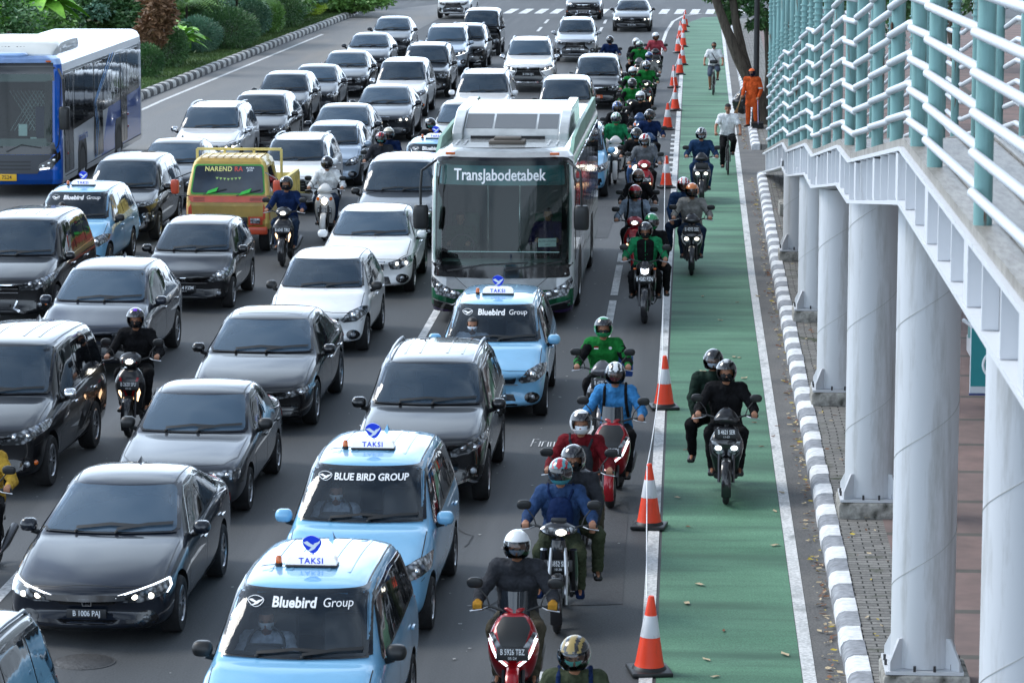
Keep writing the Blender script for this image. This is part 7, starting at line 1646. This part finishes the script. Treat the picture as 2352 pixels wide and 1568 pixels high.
for i in range(len(tops)-1):
    if i in (3,): continue
    a, b = tops[i], tops[i+1]; n = 14; sg_ = .10+.02*(b-a).length/3
    pts = [a.lerp(b, k/n)-V((0, 0, sg_*4*(k/n)*(1-k/n)))+V((-.03, 0, 0)) for k in range(n+1)]
    o = ob('rope', MB().tube(pts, .007, 5), [WHITE]); tag(o, 'white rope hung from the %s to the next one' % ['nearest cone', 'second nearest cone', 'third nearest cone', '', 'fifth nearest cone', 'sixth nearest cone', 'seventh nearest cone', 'eighth nearest cone', 'ninth nearest cone', 'tenth nearest cone', 'eleventh nearest cone', 'twelfth nearest cone', 'thirteenth nearest cone'][i], 'rope', 'ropes between the cones')
# ================================================================ posts on the pavement
g = unproj(1733, 330, .15); e = empty('street_lamp', (1.78, 92, .155)); tag(e, 'tall black lamp post beside the leaning tree', 'street lamp')
ob('pole', MB().cyl((0, 0, 0), (0, 0, 9), .085, .07, 16), [BLACK], e); ob('pole_base', MB().cyl((0, 0, 0), (0, 0, .5), .14, .11, 16), [BLACK], e)
ob('lamp_arm', MB().tube([(0, 0, 8.6), (-.6, 0, 9.1), (-1.6, 0, 9.2)], .04), [BLACK], e); ob('lamp_head', MB().box((-1.8, 0, 9.2), (.6, .25, .12), bev=.03), [BLACK], e)
e = empty('signal_post', (2.15, 69.3, .155)); tag(e, 'grey and black post pair on a low concrete block under the ramp', 'post')
ob('grey_pole', MB().cyl((.12, -.3, .0), (.12, -.3, 1.4), .055, n=14), [mat('galvanised', (.30, .34, .40), .45, metal=.3)], e); ob('black_pole', MB().cyl((-.06, .2, .0), (-.06, .2, 1.35), .08, n=14), [BLACK], e); ob('footing', MB().box((.02, -.05, .14), (.62, .9, .28), bev=.03), [CONC], e)
e = empty('marker_post', (2.08, 58.8, .155)); tag(e, 'thin dark grey pole standing on the pavement before the fourth pillar', 'post'); ob('pole', MB().cyl((0, 0, 0), (0, 0, 1.55), .035, n=12), [mat('dark_grey_pole', (.09, .11, .14), .5)], e); ob('foot_plate', MB().box((0, 0, .01), (.16, .16, .02)), [STEEL], e)
# ================================================================ cyclists and sweeper
def bicycle(loc, rz, label, fcol):
    e = empty('bicycle', loc, rz); tag(e, label, 'bicycle', 'bicycles on the green lane'); r = .33
    if 'bicw' not in CACHE:
        t = MB().lathe([(r-.045, 0), (r-.02, -.022), (r, 0), (r-.02, .022), (r-.045, 0)], 32, 'X').mesh('wheel')
        m = MB().lathe([(r-.05, -.01), (r-.035, -.012), (r-.035, .012), (r-.05, .01), (r-.05, -.01)], 32, 'X')
        for k in range(16): m.cyl((0, 0, 0), (0, (r-.04)*cos(k*pi/8), (r-.04)*sin(k*pi/8)), .0025, n=4)
        m.cyl((-.04, 0, 0), (.04, 0, 0), .02); CACHE['bicw'] = (t, m.mesh('rim'))
    t, m = CACHE['bicw']
    for y in (-.52, .52): o = ob('wheel', t, [TYRE], e, (0, y, r)); ob('rim', m, [ALLOY], o)
    f = MB().tube([(0, .06, .30), (0, -.38, .78)], .018).tube([(0, -.38, .84), (0, -.40, .74)], .022).tube([(0, .06, .30), (0, .18, .82)], .016).tube([(0, .16, .76), (0, -.36, .80)], .016)
    for s in (-1, 1): f.tube([(s*.02, .06, .30), (s*.06, .52, r)], .011).tube([(s*.02, .16, .74), (s*.06, .52, r)], .010)
    ob('frame', f, [fcol], e)
    ob('fork', MB().tube([(-.055, -.52, r), (-.05, -.44, .66), (0, -.40, .78)], .012).tube([(.055, -.52, r), (.05, -.44, .66), (0, -.40, .78)], .012), [BLACK], e)
    ob('handlebar', MB().tube([(0, -.38, .82), (0, -.38, .95)], .016).tube([(-.31, -.33, .98), (-.15, -.37, .97), (0, -.38, .95), (.15, -.37, .97), (.31, -.33, .98)], .012), [BLACK], e)
    ob('saddle', MB().eloft([(.05, .86, .02, .02), (.15, .87, .05, .025), (.28, .88, .075, .025), (.32, .88, .05, .02)], 'y', 12, 2.4), [BLACK], e)
    ob('crank', MB().cyl((.03, .06, .30), (.045, .06, .30), .09, n=18).tube([(.06, .06, .30), (.07, .06, .45)], .01).tube([(-.06, .06, .30), (-.07, .06, .15)], .01), [ALLOY], e)
    ob('pedal', MB().box((.12, .06, .46), (.09, .08, .02)), [BLACK], e); ob('pedal', MB().box((-.12, .06, .14), (.09, .08, .02)), [BLACK], e)
    return e
def JC(**kw):
    J = dict(pel=(0, .22, .93), che=(0, .10, 1.27), nec=(0, .04, 1.46), hed=(0, .0, 1.60), sho=(.175, .06, 1.39), elb=(.30, -.06, 1.17), wri=(.31, -.26, 1.02), han=(.30, -.33, .99),
             hip=(.09, .20, .92), kne={1: (.15, -.14, .82), -1: (-.13, -.10, .64)}, ank={1: (.13, .07, .54), -1: (-.12, .08, .22)}, toe={1: (.13, -.07, .49), -1: (-.12, -.06, .17)}, grip=True, short_sleeve=True); J.update(kw); return J
HAIR = mat('black_hair', (.010, .009, .009), .5)
g = unproj(1639, 219); c1 = bicycle((g.x, g.y+.52, 0), R(-2), 'folding bicycle of the far cyclist on the green lane', paint('bic_grey', (.3, .3, .3), .5))
person('cyc1', JC(shorts=True), (g.x, g.y+.52, 0), R(-2), 'far cyclist in a white shirt and grey shorts with a bag strap across the chest', JK['white'], JK['shorts'], BLACK, ('hair', HAIR, None), MK['black'], 'cyclists on the green lane')
e = empty('sling_bag', (g.x, g.y+.52, 0), R(-2)); tag(e, 'black sling bag across the chest of the far cyclist', 'bag'); ob('bag_body', MB().eloft([(1.02, -.05, .12, .04), (1.07, -.055, .14, .05), (1.13, -.05, .12, .04)], 'z', 14, 3), [BLACK], e); ob('strap', MB().tube([(.10, -.04, 1.10), (.0, -.055, 1.25), (-.09, .0, 1.40), (-.12, .10, 1.46)], .015, 6), [BLACK], e)
g = unproj(1671, 402); c2 = bicycle((g.x, g.y+.52, 0), R(1), 'black bicycle of the near cyclist wearing a cap', BLACK)
p2 = person('cyc2', JC(), (g.x, g.y+.52, 0), R(1), 'near cyclist in a white shirt, dark trousers and a black cap', JK['white'], JK['black'], BLACK, ('cap', mat('cap_black', (.015, .015, .017), .8), None), None, 'cyclists on the green lane')
# sweeper
g = unproj(1727, 293, .15)
JS = dict(pel=(0, .0, .90), che=(0, .02, 1.22), nec=(0, .0, 1.43), hed=(0, -.05, 1.55), sho=(.18, .0, 1.36), elb={1: (.27, .02, 1.10), -1: (-.23, -.05, 1.10)}, wri={1: (.25, -.12, .88), -1: (-.20, -.22, .92)}, han={1: (.25, -.18, .83), -1: (-.20, -.28, .88)},
          hip=(.09, 0, .88), kne={1: (.12, -.04, .50), -1: (-.12, -.0, .50)}, ank={1: (.13, .02, .10), -1: (-.14, .05, .10)}, toe={1: (.15, -.14, .05), -1: (-.16, -.11, .05)}, grip=True, hem=.22)
sw = person('sweep', JS, (g.x, g.y, .155), R(-25), 'street sweeper in an orange uniform and cap standing at the tree', JK['orange'], JK['orange'], BLACK, ('cap', mat('cap_orange', srgb(230, 110, 60), .8), cloth('hood_navy', srgb(30, 36, 62))), None)
bvj = bvh_of(PM['sweep']['jacket']); m = MB(); 
for s in (-1, 1): m.lathe([(.068, -.018), (.070, 0), (.066, .018)], 18, 'Z', (s*.255, .0, 1.13))
ob('reflective_band', m, [mat('reflective_grey', (.5, .52, .54), .4)], sw)
def rel(o, x, y, z): return tuple(Matrix.Rotation(R(-25), 3, 'Z') @ V((x, y, z))+V((g.x, g.y, .155)))
e = empty('long_broom', rel(None, -.20, -.28, 0)); tag(e, 'rattan broom held low by the sweeper in orange', 'broom')
ob('handle', MB().tube([(0, 0, .92), (-.12, -.10, .55)], .014), [mat('broom_stick', srgb(150, 120, 80), .8)], e)
m = MB()
for k in range(60): a, b_ = rng.uniform(-.05, .05), rng.uniform(-.04, .04); m.cyl((-.12+a*.3, -.10+b_*.3, .57), (-.30+a*3.2, -.22+b_*3.2, .03), .005, .003, 4, False)
ob('bristles', m, [mat('broom_twigs', srgb(140, 105, 70), .95, var=.3, vs=20)], e)
e = empty('dustpan', rel(None, .25, -.18, 0)); tag(e, 'black long handled dustpan in front of the sweeper in orange', 'dustpan')
ob('handle', MB().tube([(0, 0, .86), (.02, -.16, .12)], .012), [mat('pan_handle', srgb(170, 160, 190), .5)], e); ob('pan', MB().add([(-.15, -.34, .01), (.17, -.34, .01), (.17, -.06, .02), (-.15, -.06, .02), (-.15, -.06, .20), (.17, -.06, .20), (-.15, -.2, .15), (.17, -.2, .15)], [[0, 1, 2, 3], [3, 2, 5, 4], [0, 3, 4, 6], [1, 7, 5, 2], [4, 5, 7, 6]]), [BLACK], e)
q = unproj(1703, 262, .15)
tb = remesh(MB().ell((0, 0, .33), (.27, .24, .33), 3).ell((.02, 0, .64), (.10, .09, .12), 2), .02, 2, .05, 6.); o = ob('rubbish_bag', tb, [mat('bin_liner', (.010, .010, .011), .25, coat=.4)], None, (q.x, q.y, .15)); tag(o, 'full black rubbish bag tied at the top, left of the sweeper', 'rubbish bag')
# ================================================================ drivers seen through the bus windscreens
JD = J_ride(pel=(0, .1, 1.05), che=(0, .08, 1.38), nec=(0, .04, 1.57), hed=(0, .0, 1.70), sho=(.18, .06, 1.50), elb=(.28, -.10, 1.25), wri=(.20, -.32, 1.28), han=(.16, -.38, 1.30), hip=(.09, .1, 1.0), kne=(.14, -.35, 1.02), ank=(.14, -.40, .70), toe=(.14, -.50, .68))
person('drive', JD, (-3.21+.73, 53.3+1.42, .02), 0, 'man in a dark purple shirt behind the paper notice in the green bus windscreen', cloth('purple_navy', srgb(44, 34, 84)), JK['black'], BLACK, ('hair', HAIR, None), None)
person('drive', JD, (-3.21-.78, 53.3+1.42, -.05), 0, 'driver in green at the wheel of the white and green bus', cloth('attendant_green', srgb(26, 84, 58)), JK['black'], BLACK, ('hair', HAIR, None), None)
for (cx_, cy_, kk) in ((694, 1357, 0), (842, 1074, 1), (1138, 703, 2), (178, 444, 3)):
    a_ = unproj(cx_, cy_, 1.49); person('taxid', J_ride(pel=(0, .1, .60), che=(0, .08, .92), nec=(0, .04, 1.10), hed=(0, .0, 1.235), sho=(.17, .06, 1.04), elb=(.27, -.10, .82), wri=(.17, -.32, .92), han=(.15, -.37, .94), hip=(.09, .1, .58), kne=(.14, -.35, .62), ank=(.14, -.42, .36), toe=(.14, -.52, .33)),
      (a_.x-.34, a_.y+.20, -.06), 0, ['driver in pale blue behind the wheel of the taxi nearest the camera', 'driver in pale blue in the taxi with capital lettering', 'driver in pale blue in the taxi before the green bus', 'driver in pale blue in the taxi before the blue bus'][kk], cloth('driver_blue', srgb(225, 235, 250)), JK['black'], BLACK, ('hair', HAIR, None), MK['white'], 'taxi drivers')
# ================================================================ unseen dark block, added so the car sides have something to reflect
e = empty('added_reflection_block', (20, 60, 0)); tag(e, 'dark office block added out of view on the right for the car doors to mirror', 'reflection_block')
ob('wall', MB().box((8, 20, 13), (16, 170, 26)), [surf('reflection_block_stone', (.16, .16, .16), (.22, .21, .20), fine=6, big=.2)], e)
for k in range(6):
    f_ = ob('window_band', MB().box((-.04, 20, 3+k*4), (.12, 166, 2.2)), [GLASS2], e); m = MB()
    for j in range(24): m.box((-.14, 20-80+j*7, 3+k*4), (.1, .25, 2.2))
    ob('mullions', m, [ALLOY], f_)
# ================================================================ trees and shrubs
def leafcloud(mb, n, c, r, size, droop=0., shell=.5, aspect=.42, up=.3, seed=0, clumps=0, blade=False):
    rs = np.random.RandomState(seed); c = np.array(c, float); r = np.array(r if hasattr(r, '__len__') else (r, r, r), float)
    d = rs.normal(size=(n, 3)); d /= np.linalg.norm(d, axis=1)[:, None]; rad = shell+(1-shell)*rs.rand(n)**.6
    if clumps:
        cc = rs.normal(size=(clumps, 3)); cc /= np.linalg.norm(cc, axis=1)[:, None]; cc *= (.45+.5*rs.rand(clumps))[:, None]; k = rs.randint(0, clumps, n)
        p = c+(cc[k]+d*rad[:, None]*.36)*r
    else: p = c+d*rad[:, None]*r
    t = rs.normal(size=(n, 3)); t[:, 2] = t[:, 2]*.5-droop; t /= np.linalg.norm(t, axis=1)[:, None]
    nn = rs.normal(size=(n, 3)); nn[:, 2] += up*3; s = np.cross(t, nn); s /= np.linalg.norm(s, axis=1)[:, None]+1e-6
    L = size*(.6+.8*rs.rand(n))[:, None]; W = L*aspect
    if blade: d2 = (p-c)/r; t = d2*1.0+t*.35; t /= np.linalg.norm(t, axis=1)[:, None]; s = np.cross(t, nn); s /= np.linalg.norm(s, axis=1)[:, None]+1e-6
    a = p; b = p+t*L*.5+s*W*.5; e = p+t*L; f = p+t*L*.5-s*W*.5
    k0 = len(mb.v); allv = np.stack([a, b, e, f], 1).reshape(-1, 3)
    mb.v += [V(v) for v in allv.tolist()]; mb.f += [[k0+4*i, k0+4*i+1, k0+4*i+2, k0+4*i+3] for i in range(n)]; mb.m += [mb.k]*n; return mb
def leafmat(name, c0, c1, vs=2.5):
    m = mat(name, c0, .55, col2=c1, vs=vs, spec=.35); m.node_tree.nodes['Principled BSDF'].inputs['Subsurface Weight'].default_value = 0; return m
LM_ = 1.55
def leafmat(name, c0, c1, vs=2.5, k=2.6): return mat(name, tuple(c*k for c in c0), .5, col2=tuple(c*k for c in c1), vs=vs, spec=.45)
LM = dict(dark=leafmat('leaf_dark', (.014, .042, .016), (.045, .095, .03)), mid=leafmat('leaf_mid', (.030, .078, .018), (.095, .175, .04)), bright=leafmat('leaf_bright', (.05, .14, .015), (.15, .30, .035)), lime=leafmat('leaf_lime', (.14, .22, .03), (.30, .36, .06)),
          red=leafmat('leaf_red', (.045, .026, .014), (.14, .078, .042)), blue=leafmat('leaf_bluegreen', (.022, .060, .040), (.065, .125, .08)))
BARK = dirty('bark', (.10, .085, .065), (.045, .036, .028), (8, 8, 2), .4, .6, rough=.95)
def gp(x, y): v = unproj(x, y, .2); return (v.x, v.y, .2)
def shrub(name, label, loc, r, n, size, lm, cat='shrub', clumps=0, z=None, blade=False, stems=3, asp=.42, seed=1, droop=0., group='shrubs on the median'):
    r = r if hasattr(r, '__len__') else (r, r, r*.85); z = z if z is not None else r[2]*.92
    e = empty(name, loc); tag(e, label, cat, group)
    m = leafcloud(MB(), n, (0, 0, z), r, size, droop, .35, asp, .3, seed, clumps, blade); ob('foliage' if cat != 'tree' else 'crown', m.mesh('f', fixn=False), [LM[lm]], e)
    s = MB(); rr = random.Random(seed)
    for k in range(stems): a = rr.uniform(0, 6.28); q = rr.uniform(.1, .45); s.tube([(0, 0, -.02), (r[0]*q*.4*cos(a), r[1]*q*.4*sin(a), z*.5), (r[0]*q*cos(a), r[1]*q*sin(a), z*1.1)], [.035, .025, .012] if cat != 'tree' else [.11, .08, .04], 6)
    ob('stem' if cat != 'tree' else 'trunk', s, [BARK], e); return e
def fan(name, label, loc, nl, L, lm, seed=0, w=.5, cat='plant', h0=.4, trunk=0., segs=5, pinn=0, group='palm like plants on the median'):
    """rosette of big arching leaves"""
    rr = random.Random(seed); e = empty(name, loc); tag(e, label, cat, group); m = MB()
    for i in range(nl):
        a = 2*pi*i/nl*2.4+rr.uniform(-.3, .3); el = rr.uniform(.25, 1.25); l = L*rr.uniform(.75, 1.1); d = V((cos(a), sin(a), 0)); sd = V((-sin(a), cos(a), 0)); pts = []
        for k in range(segs+1): t = k/segs; pts.append(V((0, 0, trunk+h0))+d*l*t*cos(el*(1-.2*t))+V((0, 0, l*(t*sin(el)-.55*t*t))))
        if pinn:
            for k in range(pinn):
                t = (k+1)/pinn; q = min(int(t*segs), segs-1); b = pts[q].lerp(pts[q+1], t*segs-q); ll = l*.34*sin(pi*min(.98, t*.9+.08))+.03
                for s in (-1, 1): tip = b+sd*s*ll+d*ll*.5-V((0, 0, ll*.35)); n0 = len(m.v); m.add([b, b+d*.03*l, tip], [[0, 1, 2]])
            m.tube(pts, .008, 4)
        else:
            for k in range(segs):
                w0, w1 = [w*l*.5*sin(pi*min(.995, (u/segs)*.92+.05)) for u in (k, k+1)]
                for s in (-1, 1): m.add([pts[k], pts[k]+sd*s*w0+V((0, 0, w0*.3)), pts[k+1]+sd*s*w1+V((0, 0, w1*.3)), pts[k+1]], [[0, 1, 2, 3]])
    ob('leaves', m.mesh('lv', fixn=False), [LM[lm]], e)
    ob('stem', MB().cyl((0, 0, -.02), (0, 0, trunk+h0), .07, .05), [BARK], e); return e
# foreground row of bushes on the lawn, pixel of foot
shrub('round_bush', 'low round dark bush just right of the blue bus rear', gp(340, 178), (.55, .55, .6), 5000, .09, 'dark', blade=True, seed=1)
shrub('round_bush', 'dense dark bush second from the blue bus', gp(383, 155), (.85, .8, .8), 7000, .09, 'dark', blade=True, seed=2)
shrub('grassy_bush', 'mid green needle leaved bush in the middle of the lawn edge', gp(455, 120), (.95, .85, .72), 8000, .12, 'blue', blade=True, seed=3, asp=.2)
shrub('grassy_bush', 'wide dark spiky bush right of the needle leaved one', gp(520, 112), (1.35, 1.1, .85), 9000, .14, 'dark', blade=True, seed=4, asp=.2)
shrub('round_bush', 'round grey green bush near the lawn corner', gp(578, 84), (.85, .8, .85), 6000, .10, 'blue', seed=5, blade=True)
shrub('round_bush', 'small clipped bush between two darker ones near the corner', gp(616, 76), (.75, .7, .8), 5000, .10, 'mid', seed=6, blade=True)
shrub('round_bush', 'dark bush at the edge of the lawn tip', gp(652, 64), (1.0, .9, .85), 5000, .11, 'dark', seed=7, blade=True)
shrub('round_bush', 'pale green bush close to the lime one', gp(688, 45), (.75, .7, .85), 4000, .11, 'mid', seed=8)
shrub('lime_bush', 'lime yellow bush at the far end of the lawn', gp(708, 37), (.9, .8, .45), 3500, .11, 'lime', seed=9)
shrub('red_croton', 'tall shrub with copper red leaves behind the blue bus', gp(362, 158), (.75, .7, 1.6), 5200, .24, 'red', clumps=14, z=2.3, seed=10, stems=6)
shrub('red_croton', 'second copper leaved shrub topping the first', gp(352, 140), (.95, .8, 1.1), 4500, .26, 'red', clumps=10, z=3.5, seed=11, stems=5)
fan('fan_plant', 'bright green plant with broad split leaves beside the copper shrub', gp(410, 148), 30, 1.5, 'bright', 3, .3, h0=.8)
fan('fan_plant', 'low bright plant at the foot of the copper shrub', gp(395, 128), 26, 1.3, 'mid', 4, .3, h0=.9)
fan('feathery_palm', 'feathery palm with arching fronds in the middle of the median', gp(545, 92), 30, 2.6, 'mid', 5, trunk=1.5, pinn=16)
fan('feathery_palm', 'feathery palm left of the round grey green bush', gp(500, 98), 28, 2.4, 'mid', 6, trunk=1.9, pinn=16)
fan('feathery_palm', 'feathery palm half hidden behind the copper shrub', gp(430, 110), 26, 2.2, 'mid', 7, trunk=1.4, pinn=16)
fan('giant_leaf_plant', 'giant bright green leafed plant above the blue bus roof', gp(60, 165), 34, 2.6, 'bright', 8, .42, h0=2.3)
fan('giant_leaf_plant', 'giant leafed plant near the top left of the median', gp(300, 92), 34, 3.2, 'bright', 9, .34, h0=2.9)
fan('giant_leaf_plant', 'second giant leafed plant right of the copper shrub top', gp(455, 72), 32, 2.9, 'bright', 10, .34, h0=2.8)
# band of trees and tall shrubs behind
rr = random.Random(5); kinds = ['dark', 'mid', 'dark', 'blue', 'dark', 'mid']
bk = [(-10, 178), (40, 150), (100, 140), (150, 128), (205, 122), (255, 112), (300, 118), (345, 98), (390, 92), (430, 84), (475, 76), (515, 74), (560, 66), (600, 56), (640, 50), (675, 36), (715, 26), (750, 22), (785, 24), (812, 30),
      (20, 110), (110, 100), (200, 90), (290, 78), (370, 62), (450, 50), (530, 42), (600, 32), (660, 22), (740, 10)]
for i, (x, y) in enumerate(bk):
    l = gp(x, y); far = i >= 20; h = rr.uniform(1.9, 2.6) if not far else rr.uniform(3.0, 4.2); 
    if 15 <= i < 20: h = rr.uniform(1.1, 1.5)
    wd = rr.uniform(1.5, 2.1)*(1.4 if far else 1)
    side = ['leftmost of the hedge trees above the blue bus', 'behind the giant leaves at the far left', 'over the middle of the blue bus roof', 'over the blue bus air conditioner', 'above the right half of the blue bus roof', 'above the rear corner of the blue bus', 'behind the giant leaf plant', 'left of the copper shrub top', 'right of the copper shrub top', 'behind the half hidden palm', 'behind the needle leaved bush', 'behind the wide spiky bush', 'behind the middle palm', 'behind the round grey green bush', 'behind the small clipped bush', 'behind the pale green bush', 'behind the lime bush', 'right of the lime bush', 'near the rounded kerb end', 'last before the rounded kerb end',
            'in the back row at the far left', 'in the back row over the bus middle', 'in the back row over the bus rear', 'in the back row left of the copper shrub', 'in the back row above the copper shrub', 'in the back row above the needle leaved bush', 'in the back row above the palms', 'in the back row above the clipped bush', 'in the back row above the pale bush', 'in the back row above the kerb end'][i]
    shrub('hedge_tree', '%s leafed tree %s' % ({'dark': 'dark green', 'mid': 'mid green', 'blue': 'blue green'}[kinds[i % 6]], side), l, (wd, wd*.9, h*.55), 6500 if not far else 7500, .20, kinds[i % 6], 'tree', 22, h*.62, seed=20+i, stems=4, group='trees on the median', asp=.5, droop=.3)
o = ob('ground_cover', leafcloud(MB(), 26000, (-25.5, 122, .25), (6.2, 48, .55), .22, 0, .1, .5, .6, 3).mesh('gc', fixn=False), [LM['dark']]); tag(o, 'dark leafy undergrowth filling the ground between the shrubs of the median', 'undergrowth', kind='stuff')
# leaning tree on the right
def tree_right():
    e = empty('leaning_tree', (2.0, 93.0, .155)); tag(e, 'large tree with a thick trunk leaning over the green lane behind the sweeper', 'tree')
    T = MB()
    limbs = [([(0.15, 0, -.1), (-.1, .0, .6), (-.38, .0, 1.2), (-.72, -.1, 1.9), (-1.05, -.2, 2.7), (-1.40, -.2, 3.6), (-1.9, -.3, 5.0), (-2.6, -.3, 6.5)], [.30, .25, .21, .17, .14, .12, .10, .08]),
             ([(-.35, 0, 1.0), (-.60, .2, 2.0), (-.80, .3, 2.9), (-.95, .3, 3.9), (-1.0, .2, 6.5)], [.2, .15, .12, .10, .07]),
             ([(.1, .1, 0), (.28, .3, 1.4), (.35, .5, 3.0), (.5, .5, 5)], [.14, .11, .09, .06]), ([(.15, .2, 0), (.5, .3, 1.3), (.75, .4, 2.8), (.9, .4, 4.5)], [.10, .08, .07, .05]), ([(.05, .2, 0), (.12, .4, 1.5), (.05, .5, 3.2)], [.09, .07, .05])]
    for p, r in limbs:
        pts = [V(q)+V((noise.noise(V(q)*2)*.06, 0, 0)) for q in p]; T.tube(pts, r, 12)
    me = T.mesh('trunk'); ob('trunk', me, [BARK], e)
    m = MB(); rs = random.Random(3)
    for k, (x, y, z, r) in enumerate([(-.5, .6, 3.35, .55), (-.15, .7, 3.0, .55), (.35, .6, 3.0, .6), (.85, .6, 2.9, .6), (.3, .9, 3.7, .8), (-.4, .8, 4.2, .8), (.9, .9, 4.2, .9), (-1.4, .5, 5.8, 1.3), (0, .6, 6.5, 1.8), (1.3, .5, 6.2, 1.6), (.45, 1.0, 2.6, .5), (.75, .9, 3.4, .6), (-.9, .7, 3.6, .5), (-.55, .8, 3.9, .6), (-1.35, .4, 3.75, .4), (-.95, .6, 3.2, .35)]):
        leafcloud(m, int(900*r+350), (x, y, z), (r, r*.9, r*.7), .17, .5, .2, .34, .3, 40+k, 7)
    ob('crown', m.mesh('crown', fixn=False), [LM['dark']], e)
tree_right()
for i, (x, y, lab) in enumerate([(6.5, 104, 'dark tree behind the ramp railing, nearer of the two on the right'), (9.5, 118, 'dark tree farther behind the ramp railing')]):
    shrub('street_tree', lab, (x, y, .155), (2.4, 2.4, 2.2), 9000, .24, 'dark', 'tree', 26, 4.2, seed=80+i, stems=4, group='trees behind the ramp', asp=.45, droop=.4)
# ================================================================ fallen leaves
LF = [mat('dry_leaf', srgb(190, 172, 140), .8, var=.2, vs=30), mat('brown_leaf', srgb(126, 84, 56), .8, var=.2, vs=30), mat('yellow_leaf', srgb(180, 160, 60), .8)]
def leaf_mesh(s):
    m = MB(); P = [(-.5, 0, .02), (-.2, .2, .10), (.25, .17, .03), (.5, 0, .12), (.25, -.17, .04), (-.2, -.2, .08), (0, 0, .0)]
    m.add([V(p)*s for p in P], [[0, 1, 6], [1, 2, 6], [2, 3, 6], [3, 4, 6], [4, 5, 6], [5, 0, 6]]); return m
lmsh = [leaf_mesh(s).mesh('leaf') for s in (.09, .12, .15)]
lpx = [(2120, 1850), (2095, 1985), (2270, 1600), (2278, 1250), (2110, 940), (2150, 1048), (2265, 1280), (2070, 1935), (2300, 1920), (2160, 888), (2270, 1500), (2050, 1715), (2210, 1240), (2290, 1445), (2060, 1090), (2100, 1195), (1985, 1460), (2012, 1770), (2008, 1320), (2058, 870), (2180, 1110), (2016, 1545), (2165, 1050), (2220, 870), (2230, 1310)]
wh = ['near the bottom edge', 'at the bottom right of the lane', 'right of the black scooter', 'beside the right line', 'in the upper part', 'left of centre']
for i, (x, y) in enumerate(lpx):
    g_ = unproj(x/1.27551, y/1.27551, 0)
    o = ob('fallen_leaf', lmsh[i % 3], [LF[0 if i % 3 else 1]], None, (g_.x, g_.y, .014), rng.uniform(0, 6)); tag(o, 'dry curled leaf lying on the green lane surface', 'leaf', 'fallen leaves on the green lane')
m = MB()
for i in range(900):
    y = 22+rng.random()**1.2*75; t = rng.random(); x = (1.30+.18*rng.random()**.5) if t < .8 else rng.uniform(1.75, 2.3); z = .012 if x < 1.6 else .165
    if 78.6 < y < 86.3: continue
    s = rng.uniform(.04, .10); a = rng.uniform(0, 6.3); q = leaf_mesh(s); M = Matrix.Rotation(a, 3, 'Z') @ Matrix.Rotation(rng.uniform(-.5, .5), 3, 'X'); m.k = rng.choice((0, 0, 1, 1, 2)); m.add([M @ v+V((x, y, z+.012)) for v in q.v], q.f)
o = ob('leaf_litter', m.mesh('ll', fixn=False, nm=3), LF); tag(o, 'dry leaves gathered in the gutter along the striped kerb', 'leaf litter', kind='stuff')

m = MB()
for i in range(420):
    y = 28+rng.random()**1.3*60; x = rng.choice((-1.6, -2.2, -4.3, -7.2, -10.2, -3.0))+rng.gauss(0, .45); s = rng.uniform(.008, .028); a = rng.uniform(0, 6.3)
    m.add([V((x+s*cos(a+k*1.57)*rng.uniform(.6, 1.3), y+s*1.2*sin(a+k*1.57), .011)) for k in range(4)], [[0, 1, 2, 3]])
o = ob('road_grit', m.mesh('grit', fixn=False), [mat('pale_grit', (.32, .32, .31), .9)]); tag(o, 'pale grit and paint flecks scattered on the dark asphalt between the vehicles', 'grit', kind='stuff')
